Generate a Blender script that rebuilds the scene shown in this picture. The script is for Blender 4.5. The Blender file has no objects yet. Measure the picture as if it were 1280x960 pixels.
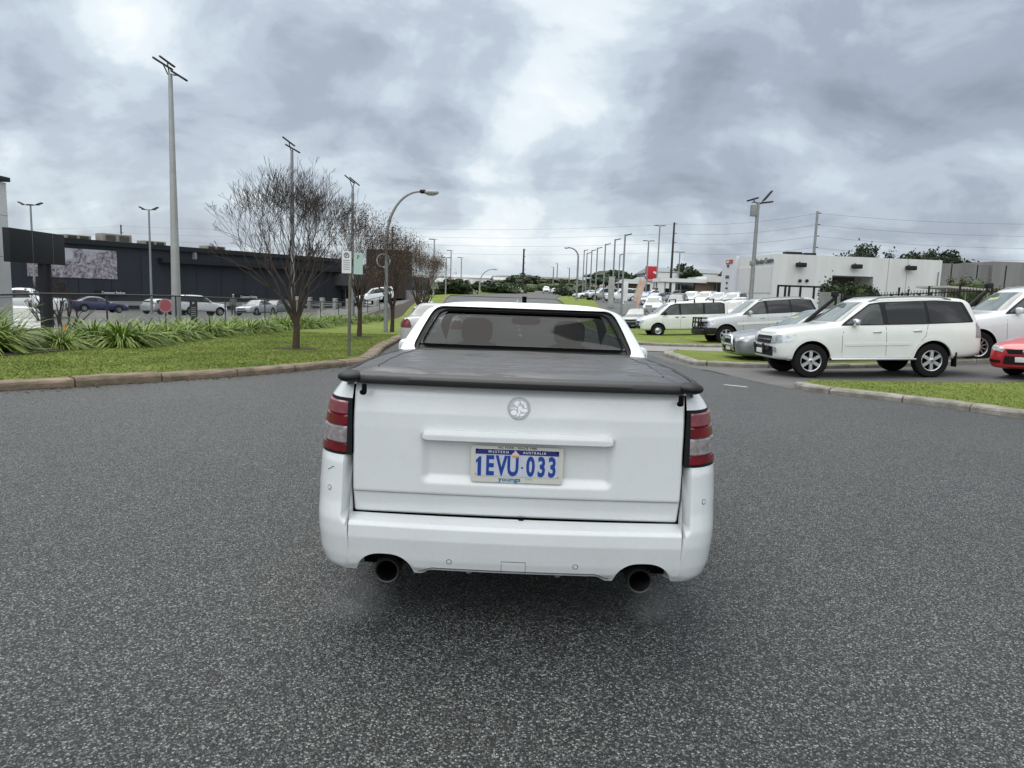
import bpy, bmesh, math, random, bisect
import numpy as np
from mathutils import Vector, Matrix, noise
from mathutils.bvhtree import BVHTree
from mathutils.geometry import delaunay_2d_cdt
R = math.radians
PI = math.pi
random.seed(7)
scene = bpy.context.scene
C = scene.collection

# ------------------------------------------------------------------ camera
F = 888.0; ROLL = R(2.0); PITCH = R(7.4); CH = 1.58
cam_d = bpy.data.cameras.new('camera'); cam = bpy.data.objects.new('camera', cam_d); C.objects.link(cam)
cam_d.sensor_width = 36; cam_d.lens = F / 1280 * 36; cam_d.clip_end = 6000; cam_d.clip_start = 0.05
cam.matrix_world = Matrix.Translation((0, 0, CH)) @ Matrix.Rotation(R(90) - PITCH, 4, 'X') @ Matrix.Rotation(ROLL, 4, 'Z')
scene.camera = cam

def ray(px, py):
    u = px - 640; v = py - 480
    u, v = u * math.cos(ROLL) + v * math.sin(ROLL), -u * math.sin(ROLL) + v * math.cos(ROLL)
    x = u / F; y = -v / F
    d = Vector((x, math.cos(PITCH) + y * math.sin(PITCH), -math.sin(PITCH) + y * math.cos(PITCH)))
    return d / d.y

# ------------------------------------------------------------------ sky
SUN_EL = R(60); SUN_AZ = R(-25)      # azimuth from +y towards +x
w = bpy.data.worlds.new('World'); scene.world = w; w.use_nodes = True
nt = w.node_tree; nt.nodes.clear()
def N(t, typ, **kw):
    n = t.nodes.new(typ)
    for k, v in kw.items():
        if k.startswith('i_'):
            n.inputs[int(k[2:])].default_value = v
        else:
            setattr(n, k, v)
    return n
out = N(nt, 'ShaderNodeOutputWorld'); bg = N(nt, 'ShaderNodeBackground')
sky = N(nt, 'ShaderNodeTexSky', sky_type='NISHITA', sun_disc=False, sun_elevation=SUN_EL, sun_rotation=SUN_AZ)
sky.air_density = 1.0; sky.dust_density = 2.0
tc = N(nt, 'ShaderNodeTexCoord')
sep = N(nt, 'ShaderNodeSeparateXYZ'); nt.links.new(tc.outputs['Generated'], sep.inputs[0])
def M(t, op, a, b=None, c=None, clamp=False):
    n = N(t, 'ShaderNodeMath', operation=op); n.use_clamp = clamp
    for i, q in enumerate((a, b, c)):
        if q is None: continue
        if isinstance(q, (int, float)): n.inputs[i].default_value = q
        else: t.links.new(q, n.inputs[i])
    return n.outputs[0]
zc = M(nt, 'ADD', M(nt, 'MAXIMUM', sep.outputs[2], 0.0), 0.34)
cx = M(nt, 'DIVIDE', sep.outputs[0], zc); cy = M(nt, 'DIVIDE', sep.outputs[1], zc)
comb = N(nt, 'ShaderNodeCombineXYZ'); nt.links.new(cx, comb.inputs[0]); nt.links.new(cy, comb.inputs[1])
def noise_n(t, vec, scale, detail=6, rough=0.55, dist=0.0, off=(0, 0, 0), squash=(1, 1, 1)):
    mp = N(t, 'ShaderNodeMapping'); mp.inputs['Location'].default_value = off; mp.inputs['Scale'].default_value = squash
    t.links.new(vec, mp.inputs['Vector'])
    n = N(t, 'ShaderNodeTexNoise'); n.inputs['Scale'].default_value = scale; n.inputs['Detail'].default_value = detail
    n.inputs['Roughness'].default_value = rough; n.inputs['Distortion'].default_value = dist
    t.links.new(mp.outputs[0], n.inputs['Vector'])
    return n.outputs[0]
n1 = noise_n(nt, comb.outputs[0], 2.2, 9, 0.50, 0.5, (3.1, 1.7, 0), (0.8, 1.1, 1))
n2 = noise_n(nt, comb.outputs[0], 1.2, 4, 0.5, 0.3, (7.3, 4.4, 2))
n3 = noise_n(nt, tc.outputs['Generated'], 6.0, 9, 0.58, 0.5, (0, 0, 0), (1, 1, 1.35))
cl = M(nt, 'ADD', M(nt, 'ADD', M(nt, 'MULTIPLY', n1, 0.78), -0.245), M(nt, 'ADD', M(nt, 'MULTIPLY', n2, 0.30), M(nt, 'MULTIPLY', n3, 0.55)))
# large cloud masses seen in the sky: (image x, y) gives a direction; width and strength follow
BLOBS = [(190, 115, 0.15, 0.07), (60, 90, 0.10, 0.03), (330, 60, 0.14, -0.03), (460, 120, 0.13, -0.16), (600, 60, 0.15, -0.04),
         (590, 190, 0.09, -0.10), (590, 170, 0.05, 0.05), (720, 60, 0.12, 0.25), (640, 175, .07, .10), (860, 20, 0.12, 0.06), (840, 110, 0.14, -0.18), (1120, 150, 0.25, -0.10),
         (230, 220, 0.13, -0.05), (300, 180, 0.06, 0.06), (15, 110, 0.05, -0.15), (100, 285, 0.11, 0.08), (420, 185, 0.06, 0.05), (650, 250, 0.12, 0.05), (700, 330, 0.2, 0.06),
         (900, 200, 0.12, -0.03), (930, 165, 0.06, 0.04), (1180, 200, 0.07, 0.03), (1250, 300, 0.15, -0.03), (640, -300, 0.5, 0.05), (1100, 60, .2, -.03)]
BACK = [(Vector((-.1, -.62, .75)).normalized(), .85, .62), (Vector((-.1, .1, 1)).normalized(), .5, .12)]   # bright sky added unseen behind the camera and overhead to light the ute's rear
acc = cl
nrm = N(nt, 'ShaderNodeVectorMath', operation='NORMALIZE'); nt.links.new(tc.outputs['Generated'], nrm.inputs[0])
wob = N(nt, 'ShaderNodeTexNoise'); wob.inputs['Scale'].default_value = 5.0; wob.inputs['Detail'].default_value = 5
nt.links.new(nrm.outputs[0], wob.inputs['Vector'])
wsub = N(nt, 'ShaderNodeVectorMath', operation='SUBTRACT'); wsub.inputs[1].default_value = (0.5, 0.5, 0.5); nt.links.new(wob.outputs['Color'], wsub.inputs[0])
wsc = N(nt, 'ShaderNodeVectorMath', operation='SCALE'); wsc.inputs['Scale'].default_value = 0.28; nt.links.new(wsub.outputs[0], wsc.inputs[0])
wad = N(nt, 'ShaderNodeVectorMath', operation='ADD'); nt.links.new(nrm.outputs[0], wad.inputs[0]); nt.links.new(wsc.outputs[0], wad.inputs[1])
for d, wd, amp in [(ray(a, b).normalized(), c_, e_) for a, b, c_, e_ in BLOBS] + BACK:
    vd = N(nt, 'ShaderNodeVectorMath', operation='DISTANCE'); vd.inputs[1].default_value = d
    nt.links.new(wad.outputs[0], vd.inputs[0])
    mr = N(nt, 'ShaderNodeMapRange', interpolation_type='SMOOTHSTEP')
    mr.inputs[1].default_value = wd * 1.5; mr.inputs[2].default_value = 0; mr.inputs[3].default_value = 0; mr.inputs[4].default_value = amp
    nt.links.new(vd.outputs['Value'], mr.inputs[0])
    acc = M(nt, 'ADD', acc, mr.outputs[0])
ramp = N(nt, 'ShaderNodeValToRGB'); nt.links.new(acc, ramp.inputs[0])
er = ramp.color_ramp; er.interpolation = 'EASE'
def srgb(r, g, b):
    f = lambda c: c / 12.92 if c <= 0.04045 else ((c + 0.055) / 1.055) ** 2.4
    return (f(r / 255), f(g / 255), f(b / 255), 1)
stops = [(0.28, (132, 140, 153)), (0.44, (154, 163, 177)), (0.54, (174, 184, 196)), (0.63, (192, 204, 213)), (0.74, (219, 227, 232)), (0.86, (236, 240, 243)), (1.0, None)]
er.elements[0].position = stops[0][0]; er.elements[0].color = srgb(*stops[0][1])
er.elements[1].position = 1.0; er.elements[1].color = (1.9, 1.92, 1.95, 1)
for p, c in stops[1:-1]:
    e = er.elements.new(p); e.color = srgb(*c)
CLOUD_GAIN = 6.6
csc = N(nt, 'ShaderNodeVectorMath', operation='SCALE'); csc.inputs['Scale'].default_value = CLOUD_GAIN; nt.links.new(ramp.outputs[0], csc.inputs[0])
mix = N(nt, 'ShaderNodeMix', data_type='RGBA'); mix.inputs[0].default_value = 0.93
nt.links.new(sky.outputs[0], mix.inputs[6]); nt.links.new(csc.outputs[0], mix.inputs[7])
nt.links.new(mix.outputs[2], bg.inputs[0]); bg.inputs[1].default_value = 0.10
nt.links.new(bg.outputs[0], out.inputs[0])

sd = bpy.data.lights.new('sun', 'SUN'); sun = bpy.data.objects.new('sun', sd); C.objects.link(sun)
sd.energy = 1.25; sd.angle = R(55); sd.color = (1.0, 0.96, 0.9)
sv = Vector((math.sin(SUN_AZ) * math.cos(SUN_EL), math.cos(SUN_AZ) * math.cos(SUN_EL), math.sin(SUN_EL)))
sun.rotation_euler = sv.to_track_quat('Z', 'Y').to_euler()
scene.view_settings.view_transform = 'Standard'; scene.view_settings.look = 'None'
scene.view_settings.gamma = 1; scene.view_settings.use_curve_mapping = False
scene.view_settings.exposure = 0.84
scene.render.engine = 'CYCLES'

# ------------------------------------------------------------------ terrain height
KR = [(-60, 0), (0, 0), (9, -0.01), (17, -.18), (28, -.32), (40, -.60), (57, -.9), (70, -.25), (93, .6), (130, 1.0), (185, 1.4), (280, 5), (400, 10), (700, 16), (1500, 20), (3200, 20)]
KL = [(-60, 0), (0, 0), (9, -0.01), (17, -.18), (28, -.32), (40, -.60), (57, -1.25), (75, -1.9), (95, -2.0), (125, -1.2), (185, 1.0), (280, 4), (400, 8), (700, 14), (1500, 20), (3200, 20)]
def _prep(kn):
    xs = [k[0] for k in kn]; zs = [k[1] for k in kn]; n = len(xs)
    d = [(zs[i + 1] - zs[i]) / (xs[i + 1] - xs[i]) for i in range(n - 1)]
    m = [0] * n; m[0] = d[0]; m[-1] = d[-1]
    for i in range(1, n - 1):
        m[i] = 0 if d[i - 1] * d[i] <= 0 else 2 * d[i - 1] * d[i] / (d[i - 1] + d[i])
    return xs, zs, m
PR = _prep(KR); PL = _prep(KL)
def _hz(p, y):
    xs, zs, m = p
    y = min(max(y, xs[0]), xs[-1] - 1e-6)
    i = bisect.bisect_right(xs, y) - 1; h = xs[i + 1] - xs[i]; t = (y - xs[i]) / h
    return (2 * t**3 - 3 * t * t + 1) * zs[i] + (t**3 - 2 * t * t + t) * h * m[i] + (-2 * t**3 + 3 * t * t) * zs[i + 1] + (t**3 - t * t) * h * m[i + 1]
def sst(a, b, x):
    t = min(max((x - a) / (b - a), 0), 1); return t * t * (3 - 2 * t)
def G(x, y):
    wgt = sst(-30, -8, x)
    g = _hz(PL, y) * (1 - wgt) + _hz(PR, y) * wgt
    if x < -14.5: g -= .75 * sst(-14.5, -17.5, x) * sst(15, 19, y) * (1 - sst(34, 52, y))
    q = min(x, 22)
    if q > 6:
        rise = 0.0085 * (q - 6)**2 if q < 10.7 else .188 + .08 * (q - 10.7)
        g += rise * sst(10.5, 15.5, y) * (1 - sst(45, 110, y))
    return g
def gnd(px, py, h=0.0):
    d = ray(px, py); Y = 3.0
    while Y < 2500:
        if CH + d.z * Y - (G(d.x * Y, Y) + h) < 0:
            a = Y / 1.01; b = Y
            for _ in range(25):
                c = (a + b) / 2
                if CH + d.z * c - (G(d.x * c, c) + h) < 0: b = c
                else: a = c
            return Vector((d.x * b, b, G(d.x * b, b)))
        Y *= 1.01
    raise ValueError((px, py))
def pt(px, py, Y):
    d = ray(px, py); return Vector((d.x * Y, Y, CH + d.z * Y))

# ------------------------------------------------------------------ materials
MATS = {}
def mat(name, col, rough=0.6, metal=0.0, spec=0.5, coat=0.0, noise_amt=0.0, nscale=3.0, bump=0.0, bscale=40.0, trans=0.0, col2=None, coords='Object', emit=None):
    if name in MATS: return MATS[name]
    m = bpy.data.materials.new(name); m.use_nodes = True; t = m.node_tree
    b = t.nodes['Principled BSDF']
    b.inputs['Base Color'].default_value = (*col, 1); b.inputs['Roughness'].default_value = rough
    b.inputs['Metallic'].default_value = metal; b.inputs['Specular IOR Level'].default_value = spec
    b.inputs['Coat Weight'].default_value = coat; b.inputs['Coat Roughness'].default_value = 0.05
    if trans: b.inputs['Transmission Weight'].default_value = trans
    co = N(t, 'ShaderNodeTexCoord')
    if noise_amt or col2:
        f = noise_n(t, co.outputs[coords], nscale, 5, 0.6)
        rp = N(t, 'ShaderNodeMapRange'); rp.inputs[1].default_value = 0.3; rp.inputs[2].default_value = 0.7
        t.links.new(f, rp.inputs[0])
        mx = N(t, 'ShaderNodeMix', data_type='RGBA')
        c2 = col2 if col2 else tuple(c * (1 - noise_amt) for c in col)
        mx.inputs[6].default_value = (*col, 1); mx.inputs[7].default_value = (*c2, 1)
        t.links.new(rp.outputs[0], mx.inputs[0]); t.links.new(mx.outputs[2], b.inputs['Base Color'])
    if bump:
        f = noise_n(t, co.outputs[coords], bscale, 4, 0.6)
        bp = N(t, 'ShaderNodeBump'); bp.inputs['Strength'].default_value = bump; bp.inputs['Distance'].default_value = 0.02
        t.links.new(f, bp.inputs['Height']); t.links.new(bp.outputs[0], b.inputs['Normal'])
    MATS[name] = m
    return m

def paint(name, col, dirt=0.06, rough=0.3, metal=0.0):
    if name in MATS: return MATS[name]
    m = mat(name, col, rough, metal, 0.5, 0.9)
    t = m.node_tree; b = t.nodes['Principled BSDF']; co = N(t, 'ShaderNodeTexCoord')
    f = noise_n(t, co.outputs['Object'], 2.3, 6, 0.65)
    f2 = noise_n(t, co.outputs['Object'], 60, 3, 0.7)
    s = M(t, 'ADD', M(t, 'MULTIPLY', f, 0.7), M(t, 'MULTIPLY', f2, 0.3))
    rp = N(t, 'ShaderNodeMapRange'); rp.inputs[1].default_value = 0.4; rp.inputs[2].default_value = 0.75
    t.links.new(s, rp.inputs[0])
    mx = N(t, 'ShaderNodeMix', data_type='RGBA')
    mx.inputs[6].default_value = (*col, 1); mx.inputs[7].default_value = (col[0] * (1 - dirt * 2), col[1] * (1 - dirt * 2.1), col[2] * (1 - dirt * 2.5), 1)
    t.links.new(rp.outputs[0], mx.inputs[0]); t.links.new(mx.outputs[2], b.inputs['Base Color'])
    rr = N(t, 'ShaderNodeMapRange'); rr.inputs[3].default_value = rough; rr.inputs[4].default_value = rough + 0.2
    t.links.new(s, rr.inputs[0]); t.links.new(rr.outputs[0], b.inputs['Roughness'])
    return m

def glass_mat(name, tint, mixf=0.25):
    if name in MATS: return MATS[name]
    m = bpy.data.materials.new(name); m.use_nodes = True; t = m.node_tree; t.nodes.clear()
    o = N(t, 'ShaderNodeOutputMaterial'); tr = N(t, 'ShaderNodeBsdfTransparent'); tr.inputs[0].default_value = (*tint, 1)
    gl = N(t, 'ShaderNodeBsdfGlossy'); gl.inputs['Roughness'].default_value = 0.03; gl.inputs[0].default_value = (1, 1, 1, 1)
    lw = N(t, 'ShaderNodeLayerWeight')
    fr5 = M(t, 'ADD', .04 if mixf < .2 else .018, M(t, 'MULTIPLY', .9, M(t, 'POWER', lw.outputs['Facing'], 5.0)))
    ms = N(t, 'ShaderNodeMixShader')
    t.links.new(M(t, 'ADD', fr5, 0.0), ms.inputs[0]); t.links.new(tr.outputs[0], ms.inputs[1]); t.links.new(gl.outputs[0], ms.inputs[2])
    t.links.new(ms.outputs[0], o.inputs[0]); MATS[name] = m
    return m

W_PAINT = paint('white_paint', (0.76, 0.79, 0.79), 0.05, 0.20)
PEARL = paint('pearl_white_paint', (0.74, 0.76, 0.72), 0.05, 0.28)
SILVER = paint('silver_paint', (0.45, 0.47, 0.48), 0.05, 0.3, 0.5)
GREYP = paint('grey_paint', (0.20, 0.22, 0.23), 0.06, 0.3, 0.5)
DGREY = paint('dark_paint', (0.025, 0.028, 0.032), 0.05, 0.3)
BLUEP = paint('blue_paint', (0.007, 0.011, 0.075), 0.05, 0.3)
LBLUE = paint('bright_blue_paint', (0.05, 0.16, 0.42), 0.05, 0.3)
REDP = paint('red_paint', (0.50, 0.012, 0.018), 0.05, 0.3)
BLACKP = mat('black_plastic', (0.009, 0.0095, 0.010), 0.55, spec=.3, noise_amt=0.2)
RUBBER = mat('rubber', (0.011, 0.011, 0.011), 0.8, spec=.2, bump=0.15, bscale=60)
BLACK = mat('matt_black', (0.004, 0.004, 0.004), 0.95, spec=.1)
GLASSD = mat('dark_window_glass', (0.010, 0.012, 0.014), 0.06, spec=0.5)
GLASSW = mat('windscreen_glass', (0.17, 0.21, 0.21), 0.05, spec=1.0, noise_amt=0.6, nscale=2.5)  # pale base colour imitates sky reflected in the glass
GLASSO = mat('side_window_glass', (0.06, 0.068, 0.068), 0.05, spec=0.5, noise_amt=0.5, nscale=3.0)
CHROME = mat('chrome', (0.72, 0.73, 0.74), 0.14, 1.0)
ALLOY = mat('alloy_rim', (0.62, 0.63, 0.64), 0.3, 0.85)
HEADL = mat('headlight_lens', (0.62, 0.66, 0.68), 0.12, 0.4, spec=0.8, noise_amt=0.5, nscale=9)
REDL = mat('red_lens', (0.20, 0.006, 0.012), 0.15, spec=0.7, noise_amt=0.5, nscale=22)
REDLP = mat('faded_red_lens', (0.30, 0.075, 0.10), 0.2, spec=0.7, noise_amt=0.35, nscale=30)
CLEARL = mat('clear_lens', (0.40, 0.36, 0.36), 0.15, spec=0.8, noise_amt=0.6, nscale=35)
AMBER = mat('amber_lens', (0.7, 0.22, 0.02), 0.2)
GALV = mat('galvanised_steel', (0.30, 0.31, 0.31), 0.5, 0.3, noise_amt=0.25, nscale=2.0)
GALVL = mat('light_galvanised_steel', (0.42, 0.43, 0.41), 0.5, 0.2, noise_amt=0.2, nscale=1.5)
DARKM = mat('dark_metal', (0.014, 0.015, 0.017), 0.6, 0.0, spec=.3)
WOODP = mat('pole_timber', (0.055, 0.05, 0.045), 0.85, noise_amt=0.4, nscale=4)
WHITE = mat('white_board', (0.74, 0.75, 0.74), 0.6)

# ------------------------------------------------------------------ object helpers
def mark(o, label=None, cat=None, group=None, kind=None):
    if label: o['label'] = label
    if cat: o['category'] = cat
    if group: o['group'] = group
    if kind: o['kind'] = kind
    return o
def empty(name, loc=(0, 0, 0), rz=0.0, label=None, cat=None, group=None):
    o = bpy.data.objects.new(name, None); C.objects.link(o); o.empty_display_size = 0.2
    o.location = loc; o.rotation_euler = (0, 0, rz)
    return mark(o, label, cat, group)
def link_mesh(name, me, mats, parent=None, smooth=True):
    if not isinstance(mats, (list, tuple)): mats = [mats]
    for m in mats: me.materials.append(m)
    if smooth:
        me.polygons.foreach_set('use_smooth', [True] * len(me.polygons))
        try: me.set_sharp_from_angle(angle=R(40))
        except Exception: pass
    o = bpy.data.objects.new(name, me); C.objects.link(o)
    if parent is not None: o.parent = parent
    return o
class MB:
    def __init__(s): s.v = []; s.f = []; s.m = []
    def add(s, vs, fs, mi=0, mtx=None):
        n = len(s.v)
        if mtx is not None: vs = [mtx @ Vector(v) for v in vs]
        s.v += [tuple(v) for v in vs]; s.f += [tuple(n + i for i in f) for f in fs]; s.m += [mi] * len(fs)
        return s
    def box(s, c, d, mi=0, mtx=None, bev=0.0):
        x, y, z = c; a, b, h = d[0] / 2, d[1] / 2, d[2] / 2
        if bev <= 0:
            vs = [(x + i * a, y + j * b, z + k * h) for i in (-1, 1) for j in (-1, 1) for k in (-1, 1)]
            fs = [(0, 1, 3, 2), (4, 6, 7, 5), (0, 4, 5, 1), (2, 3, 7, 6), (0, 2, 6, 4), (1, 5, 7, 3)]
            return s.add(vs, fs, mi, mtx)
        bm = bmesh.new(); bmesh.ops.create_cube(bm, size=1)
        for v in bm.verts: v.co = Vector((x + v.co.x * d[0], y + v.co.y * d[1], z + v.co.z * d[2]))
        bmesh.ops.bevel(bm, geom=bm.edges[:], offset=min(bev, a, b, h) * 0.98, segments=3, profile=0.5, affect='EDGES')
        bm.verts.index_update()
        s.add([v.co.copy() for v in bm.verts], [[v.index for v in f.verts] for f in bm.faces], mi, mtx); bm.free()
        return s
    def tube(s, p0, p1, r0, r1=None, n=8, mi=0, caps=True):
        return s.path([p0, p1], [r0, r0 if r1 is None else r1], n, mi, caps)
    def path(s, pts, rad, n=8, mi=0, caps=True):
        pts = [Vector(p) for p in pts]
        if not isinstance(rad, (list, tuple)): rad = [rad] * len(pts)
        vs = []; up = None
        for i, p in enumerate(pts):
            t = (pts[min(i + 1, len(pts) - 1)] - pts[max(i - 1, 0)])
            t = t.normalized() if t.length > 1e-9 else Vector((0, 0, 1))
            if up is None: up = t.orthogonal().normalized()
            up = (up - t * up.dot(t)); up = up.normalized() if up.length > 1e-6 else t.orthogonal().normalized()
            w_ = t.cross(up)
            for k in range(n):
                a = 2 * PI * k / n
                vs.append(p + (up * math.cos(a) + w_ * math.sin(a)) * rad[i])
        fs = []
        for i in range(len(pts) - 1):
            for k in range(n):
                fs.append((i * n + k, i * n + (k + 1) % n, (i + 1) * n + (k + 1) % n, (i + 1) * n + k))
        if caps:
            fs.append(tuple(reversed(range(n)))); fs.append(tuple((len(pts) - 1) * n + k for k in range(n)))
        return s.add(vs, fs, mi)
    def lathe(s, prof, mtx=None, n=24, mi=0):       # profile (r, h) about local z
        vs = []; fs = []
        for r, h in prof:
            for k in range(n):
                a = 2 * PI * k / n; vs.append((r * math.cos(a), r * math.sin(a), h))
        for i in range(len(prof) - 1):
            for k in range(n):
                fs.append((i * n + k, i * n + (k + 1) % n, (i + 1) * n + (k + 1) % n, (i + 1) * n + k))
        return s.add(vs, fs, mi, mtx)
    def prism(s, poly, h0, h1, mtx=None, mi=0):     # polygon in local xy, extruded along z
        n = len(poly)
        vs = [(a, b, h0) for a, b in poly] + [(a, b, h1) for a, b in poly]
        fs = [tuple(reversed(range(n))), tuple(range(n, 2 * n))] + [(i, (i + 1) % n, n + (i + 1) % n, n + i) for i in range(n)]
        return s.add(vs, fs, mi, mtx)
    def sphere(s, c, r, mi=0, nu=14, nv=9, mtx=None, p=1.0):
        vs = []; fs = []
        sg = lambda t: math.copysign(abs(t)**p, t)
        for j in range(nv + 1):
            th = PI * j / nv
            for i in range(nu):
                ph = 2 * PI * i / nu
                vs.append((c[0] + r[0] * sg(math.sin(th)) * sg(math.cos(ph)), c[1] + r[1] * sg(math.sin(th)) * sg(math.sin(ph)), c[2] + r[2] * sg(math.cos(th))))
        for j in range(nv):
            for i in range(nu):
                fs.append((j * nu + i, j * nu + (i + 1) % nu, (j + 1) * nu + (i + 1) % nu, (j + 1) * nu + i))
        return s.add(vs, fs, mi, mtx)
    def grid(s, fn, nu, nv, mi=0, flip=False):
        vs = [fn(i / nu, j / nv) for j in range(nv + 1) for i in range(nu + 1)]
        fs = []
        for j in range(nv):
            for i in range(nu):
                q = (j * (nu + 1) + i, j * (nu + 1) + i + 1, (j + 1) * (nu + 1) + i + 1, (j + 1) * (nu + 1) + i)
                fs.append(tuple(reversed(q)) if flip else q)
        return s.add(vs, fs, mi)
    def mesh(s, name='mesh'):
        me = bpy.data.meshes.new(name); me.from_pydata(s.v, [], s.f); me.polygons.foreach_set('material_index', s.m)
        me.update(); return me
    def build(s, name, mats, parent=None, smooth=True, fix=True):
        me = s.mesh(name)
        if fix and len(s.f) < 60000:
            bm = bmesh.new(); bm.from_mesh(me); bmesh.ops.recalc_face_normals(bm, faces=bm.faces); bm.to_mesh(me); bm.free()
        return link_mesh(name, me, mats, parent, smooth)
def copy_tree(o, parent=None):
    c = o.copy(); C.objects.link(c)
    if parent is not None: c.parent = parent
    for ch in list(o.children): copy_tree(ch, c)
    return c
def text(s, size, m, name, parent, mtx, extr=0.001, bold=0.0, xs=1.0, align='CENTER', space=1.0):
    cu = bpy.data.curves.new('txt', 'FONT'); cu.body = s; cu.size = size; cu.extrude = extr; cu.offset = bold
    cu.align_x = align; cu.align_y = 'CENTER'; cu.space_character = space; cu.resolution_u = 3
    tmp = bpy.data.objects.new('txt', cu); C.objects.link(tmp)
    dg = bpy.context.evaluated_depsgraph_get(); dg.update()
    me = bpy.data.meshes.new_from_object(tmp.evaluated_get(dg)); bpy.data.objects.remove(tmp); bpy.data.curves.remove(cu)
    me.materials.clear()
    me.transform(mtx @ Matrix.Scale(xs, 4, (1, 0, 0)))
    return link_mesh(name, me, m, parent, False)
def round_poly(p, r, n=4):
    o = []; L = len(p)
    for i in range(L):
        a = Vector(p[i - 1]); b = Vector(p[i]); c = Vector(p[(i + 1) % L])
        ab = (a - b); cb = (c - b); d = min(r, ab.length * 0.45, cb.length * 0.45)
        p0 = b + ab.normalized() * d; p1 = b + cb.normalized() * d
        for k in range(n + 1):
            t = k / n; o.append(tuple(p0 * (1 - t)**2 + b * 2 * t * (1 - t) + p1 * t * t))
    return o
def cdt(poly, res):
    pts = []
    L = len(poly)
    for i in range(L):
        a = Vector(poly[i]).to_2d(); b = Vector(poly[(i + 1) % L]).to_2d(); n = max(1, int((b - a).length / res))
        for k in range(n): pts.append(a + (b - a) * k / n)
    nb = len(pts); edges = [(i, (i + 1) % nb) for i in range(nb)]
    xs = [p.x for p in pts]; ys = [p.y for p in pts]
    def inside(x, y):
        c = False; j = nb - 1
        for i in range(nb):
            if (pts[i].y > y) != (pts[j].y > y) and x < (pts[j].x - pts[i].x) * (y - pts[i].y) / (pts[j].y - pts[i].y) + pts[i].x: c = not c
            j = i
        return c
    allp = list(pts); x = min(xs) + res / 2
    cell = {}
    for p in pts: cell.setdefault((int(p.x // res), int(p.y // res)), []).append(p)
    while x < max(xs):
        y = min(ys) + res / 2
        while y < max(ys):
            if inside(x, y):
                ok = True
                for i in (-1, 0, 1):
                    for j in (-1, 0, 1):
                        for p in cell.get((int(x // res) + i, int(y // res) + j), ()):
                            if (p.x - x)**2 + (p.y - y)**2 < (res * 0.35)**2: ok = False
                if ok: allp.append(Vector((x, y)))
            y += res
        x += res
    r = delaunay_2d_cdt(allp, edges, [list(range(nb))], 1, 1e-6)
    return [tuple(v) for v in r[0]], [tuple(f) for f in r[2]]
def patch(name, bvh, poly, view, m, parent=None, off=0.004, res=0.06, skirt=0.012, smooth=True, mb=None, mi=0):
    vs, fs = cdt(poly, res)
    D = {'L': (lambda a, b: Vector((a, 6, b)), Vector((0, -1, 0))), 'R': (lambda a, b: Vector((a, -6, b)), Vector((0, 1, 0))),
         'F': (lambda a, b: Vector((8, a, b)), Vector((-1, 0, 0))), 'B': (lambda a, b: Vector((-8, a, b)), Vector((1, 0, 0))),
         'T': (lambda a, b: Vector((a, b, 6)), Vector((0, 0, -1))), 'Y': (lambda a, b: Vector((a, -8, b)), Vector((0, 1, 0)))}[view]
    hits = []
    for a, b in vs:
        o = D[0](a, b); h = bvh.ray_cast(o, D[1])
        hits.append((h[0], h[1]) if h[0] is not None else None)
    good = [h for h in hits if h]
    if not good: return None
    ax = 1 if view in 'LRY' else (0 if view in 'FB' else 2)
    P = []; Q = []
    for (a, b), h in zip(vs, hits):
        if h is None:
            best = min(((i, (vs[i][0] - a)**2 + (vs[i][1] - b)**2) for i in range(len(vs)) if hits[i]), key=lambda t: t[1])[0]
            q = D[0](a, b); q[ax] = hits[best][0][ax]; n = hits[best][1]
            nn = bvh.find_nearest(q)
            if nn[0] is not None: q = nn[0]; n = nn[1]
        else: q, n = h
        if n.dot(D[1]) > 0: n = -n
        P.append(q + n * off); Q.append(q - n * skirt)
    own = mb is None
    if own: mb = MB()
    cnt = {}
    for f in fs:
        for i in range(len(f)):
            e = (f[i], f[(i + 1) % len(f)]); k = (min(e), max(e)); cnt.setdefault(k, []).append(e)
    bd = [v[0] for v in cnt.values() if len(v) == 1]
    n = len(P); F2 = list(fs) + [(b, a, a + n, b + n) for a, b in bd]
    mb.add(P + Q, F2, mi)
    if own: return mb.build(name, m, parent, smooth)
def strip_poly(pts, wd):
    L = []; Rr = []
    for i, p in enumerate(pts):
        a = Vector(pts[max(i - 1, 0)]); b = Vector(pts[min(i + 1, len(pts) - 1)]); t = (b - a).normalized(); n = Vector((-t.y, t.x)) * wd / 2
        L.append(tuple(Vector(p) + n)); Rr.append(tuple(Vector(p) - n))
    return L + Rr[::-1]
def ev_mesh(o):
    dg = bpy.context.evaluated_depsgraph_get(); dg.update()
    return bpy.data.meshes.new_from_object(o.evaluated_get(dg))
def boolean(o, cutter):
    par = o.parent; o.parent = None; bpy.context.view_layer.update()
    md = o.modifiers.new('b', 'BOOLEAN'); md.operation = 'DIFFERENCE'; md.object = cutter; md.solver = 'EXACT'
    me = ev_mesh(o); o.modifiers.clear(); old = o.data; o.data = me; bpy.data.meshes.remove(old)
    o.parent = par
    cm = cutter.data; bpy.data.objects.remove(cutter); bpy.data.meshes.remove(cm)
def bvh_of(me):
    me.calc_loop_triangles()
    return BVHTree.FromPolygons([v.co.copy() for v in me.vertices], [tuple(t.vertices) for t in me.loop_triangles])
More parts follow.
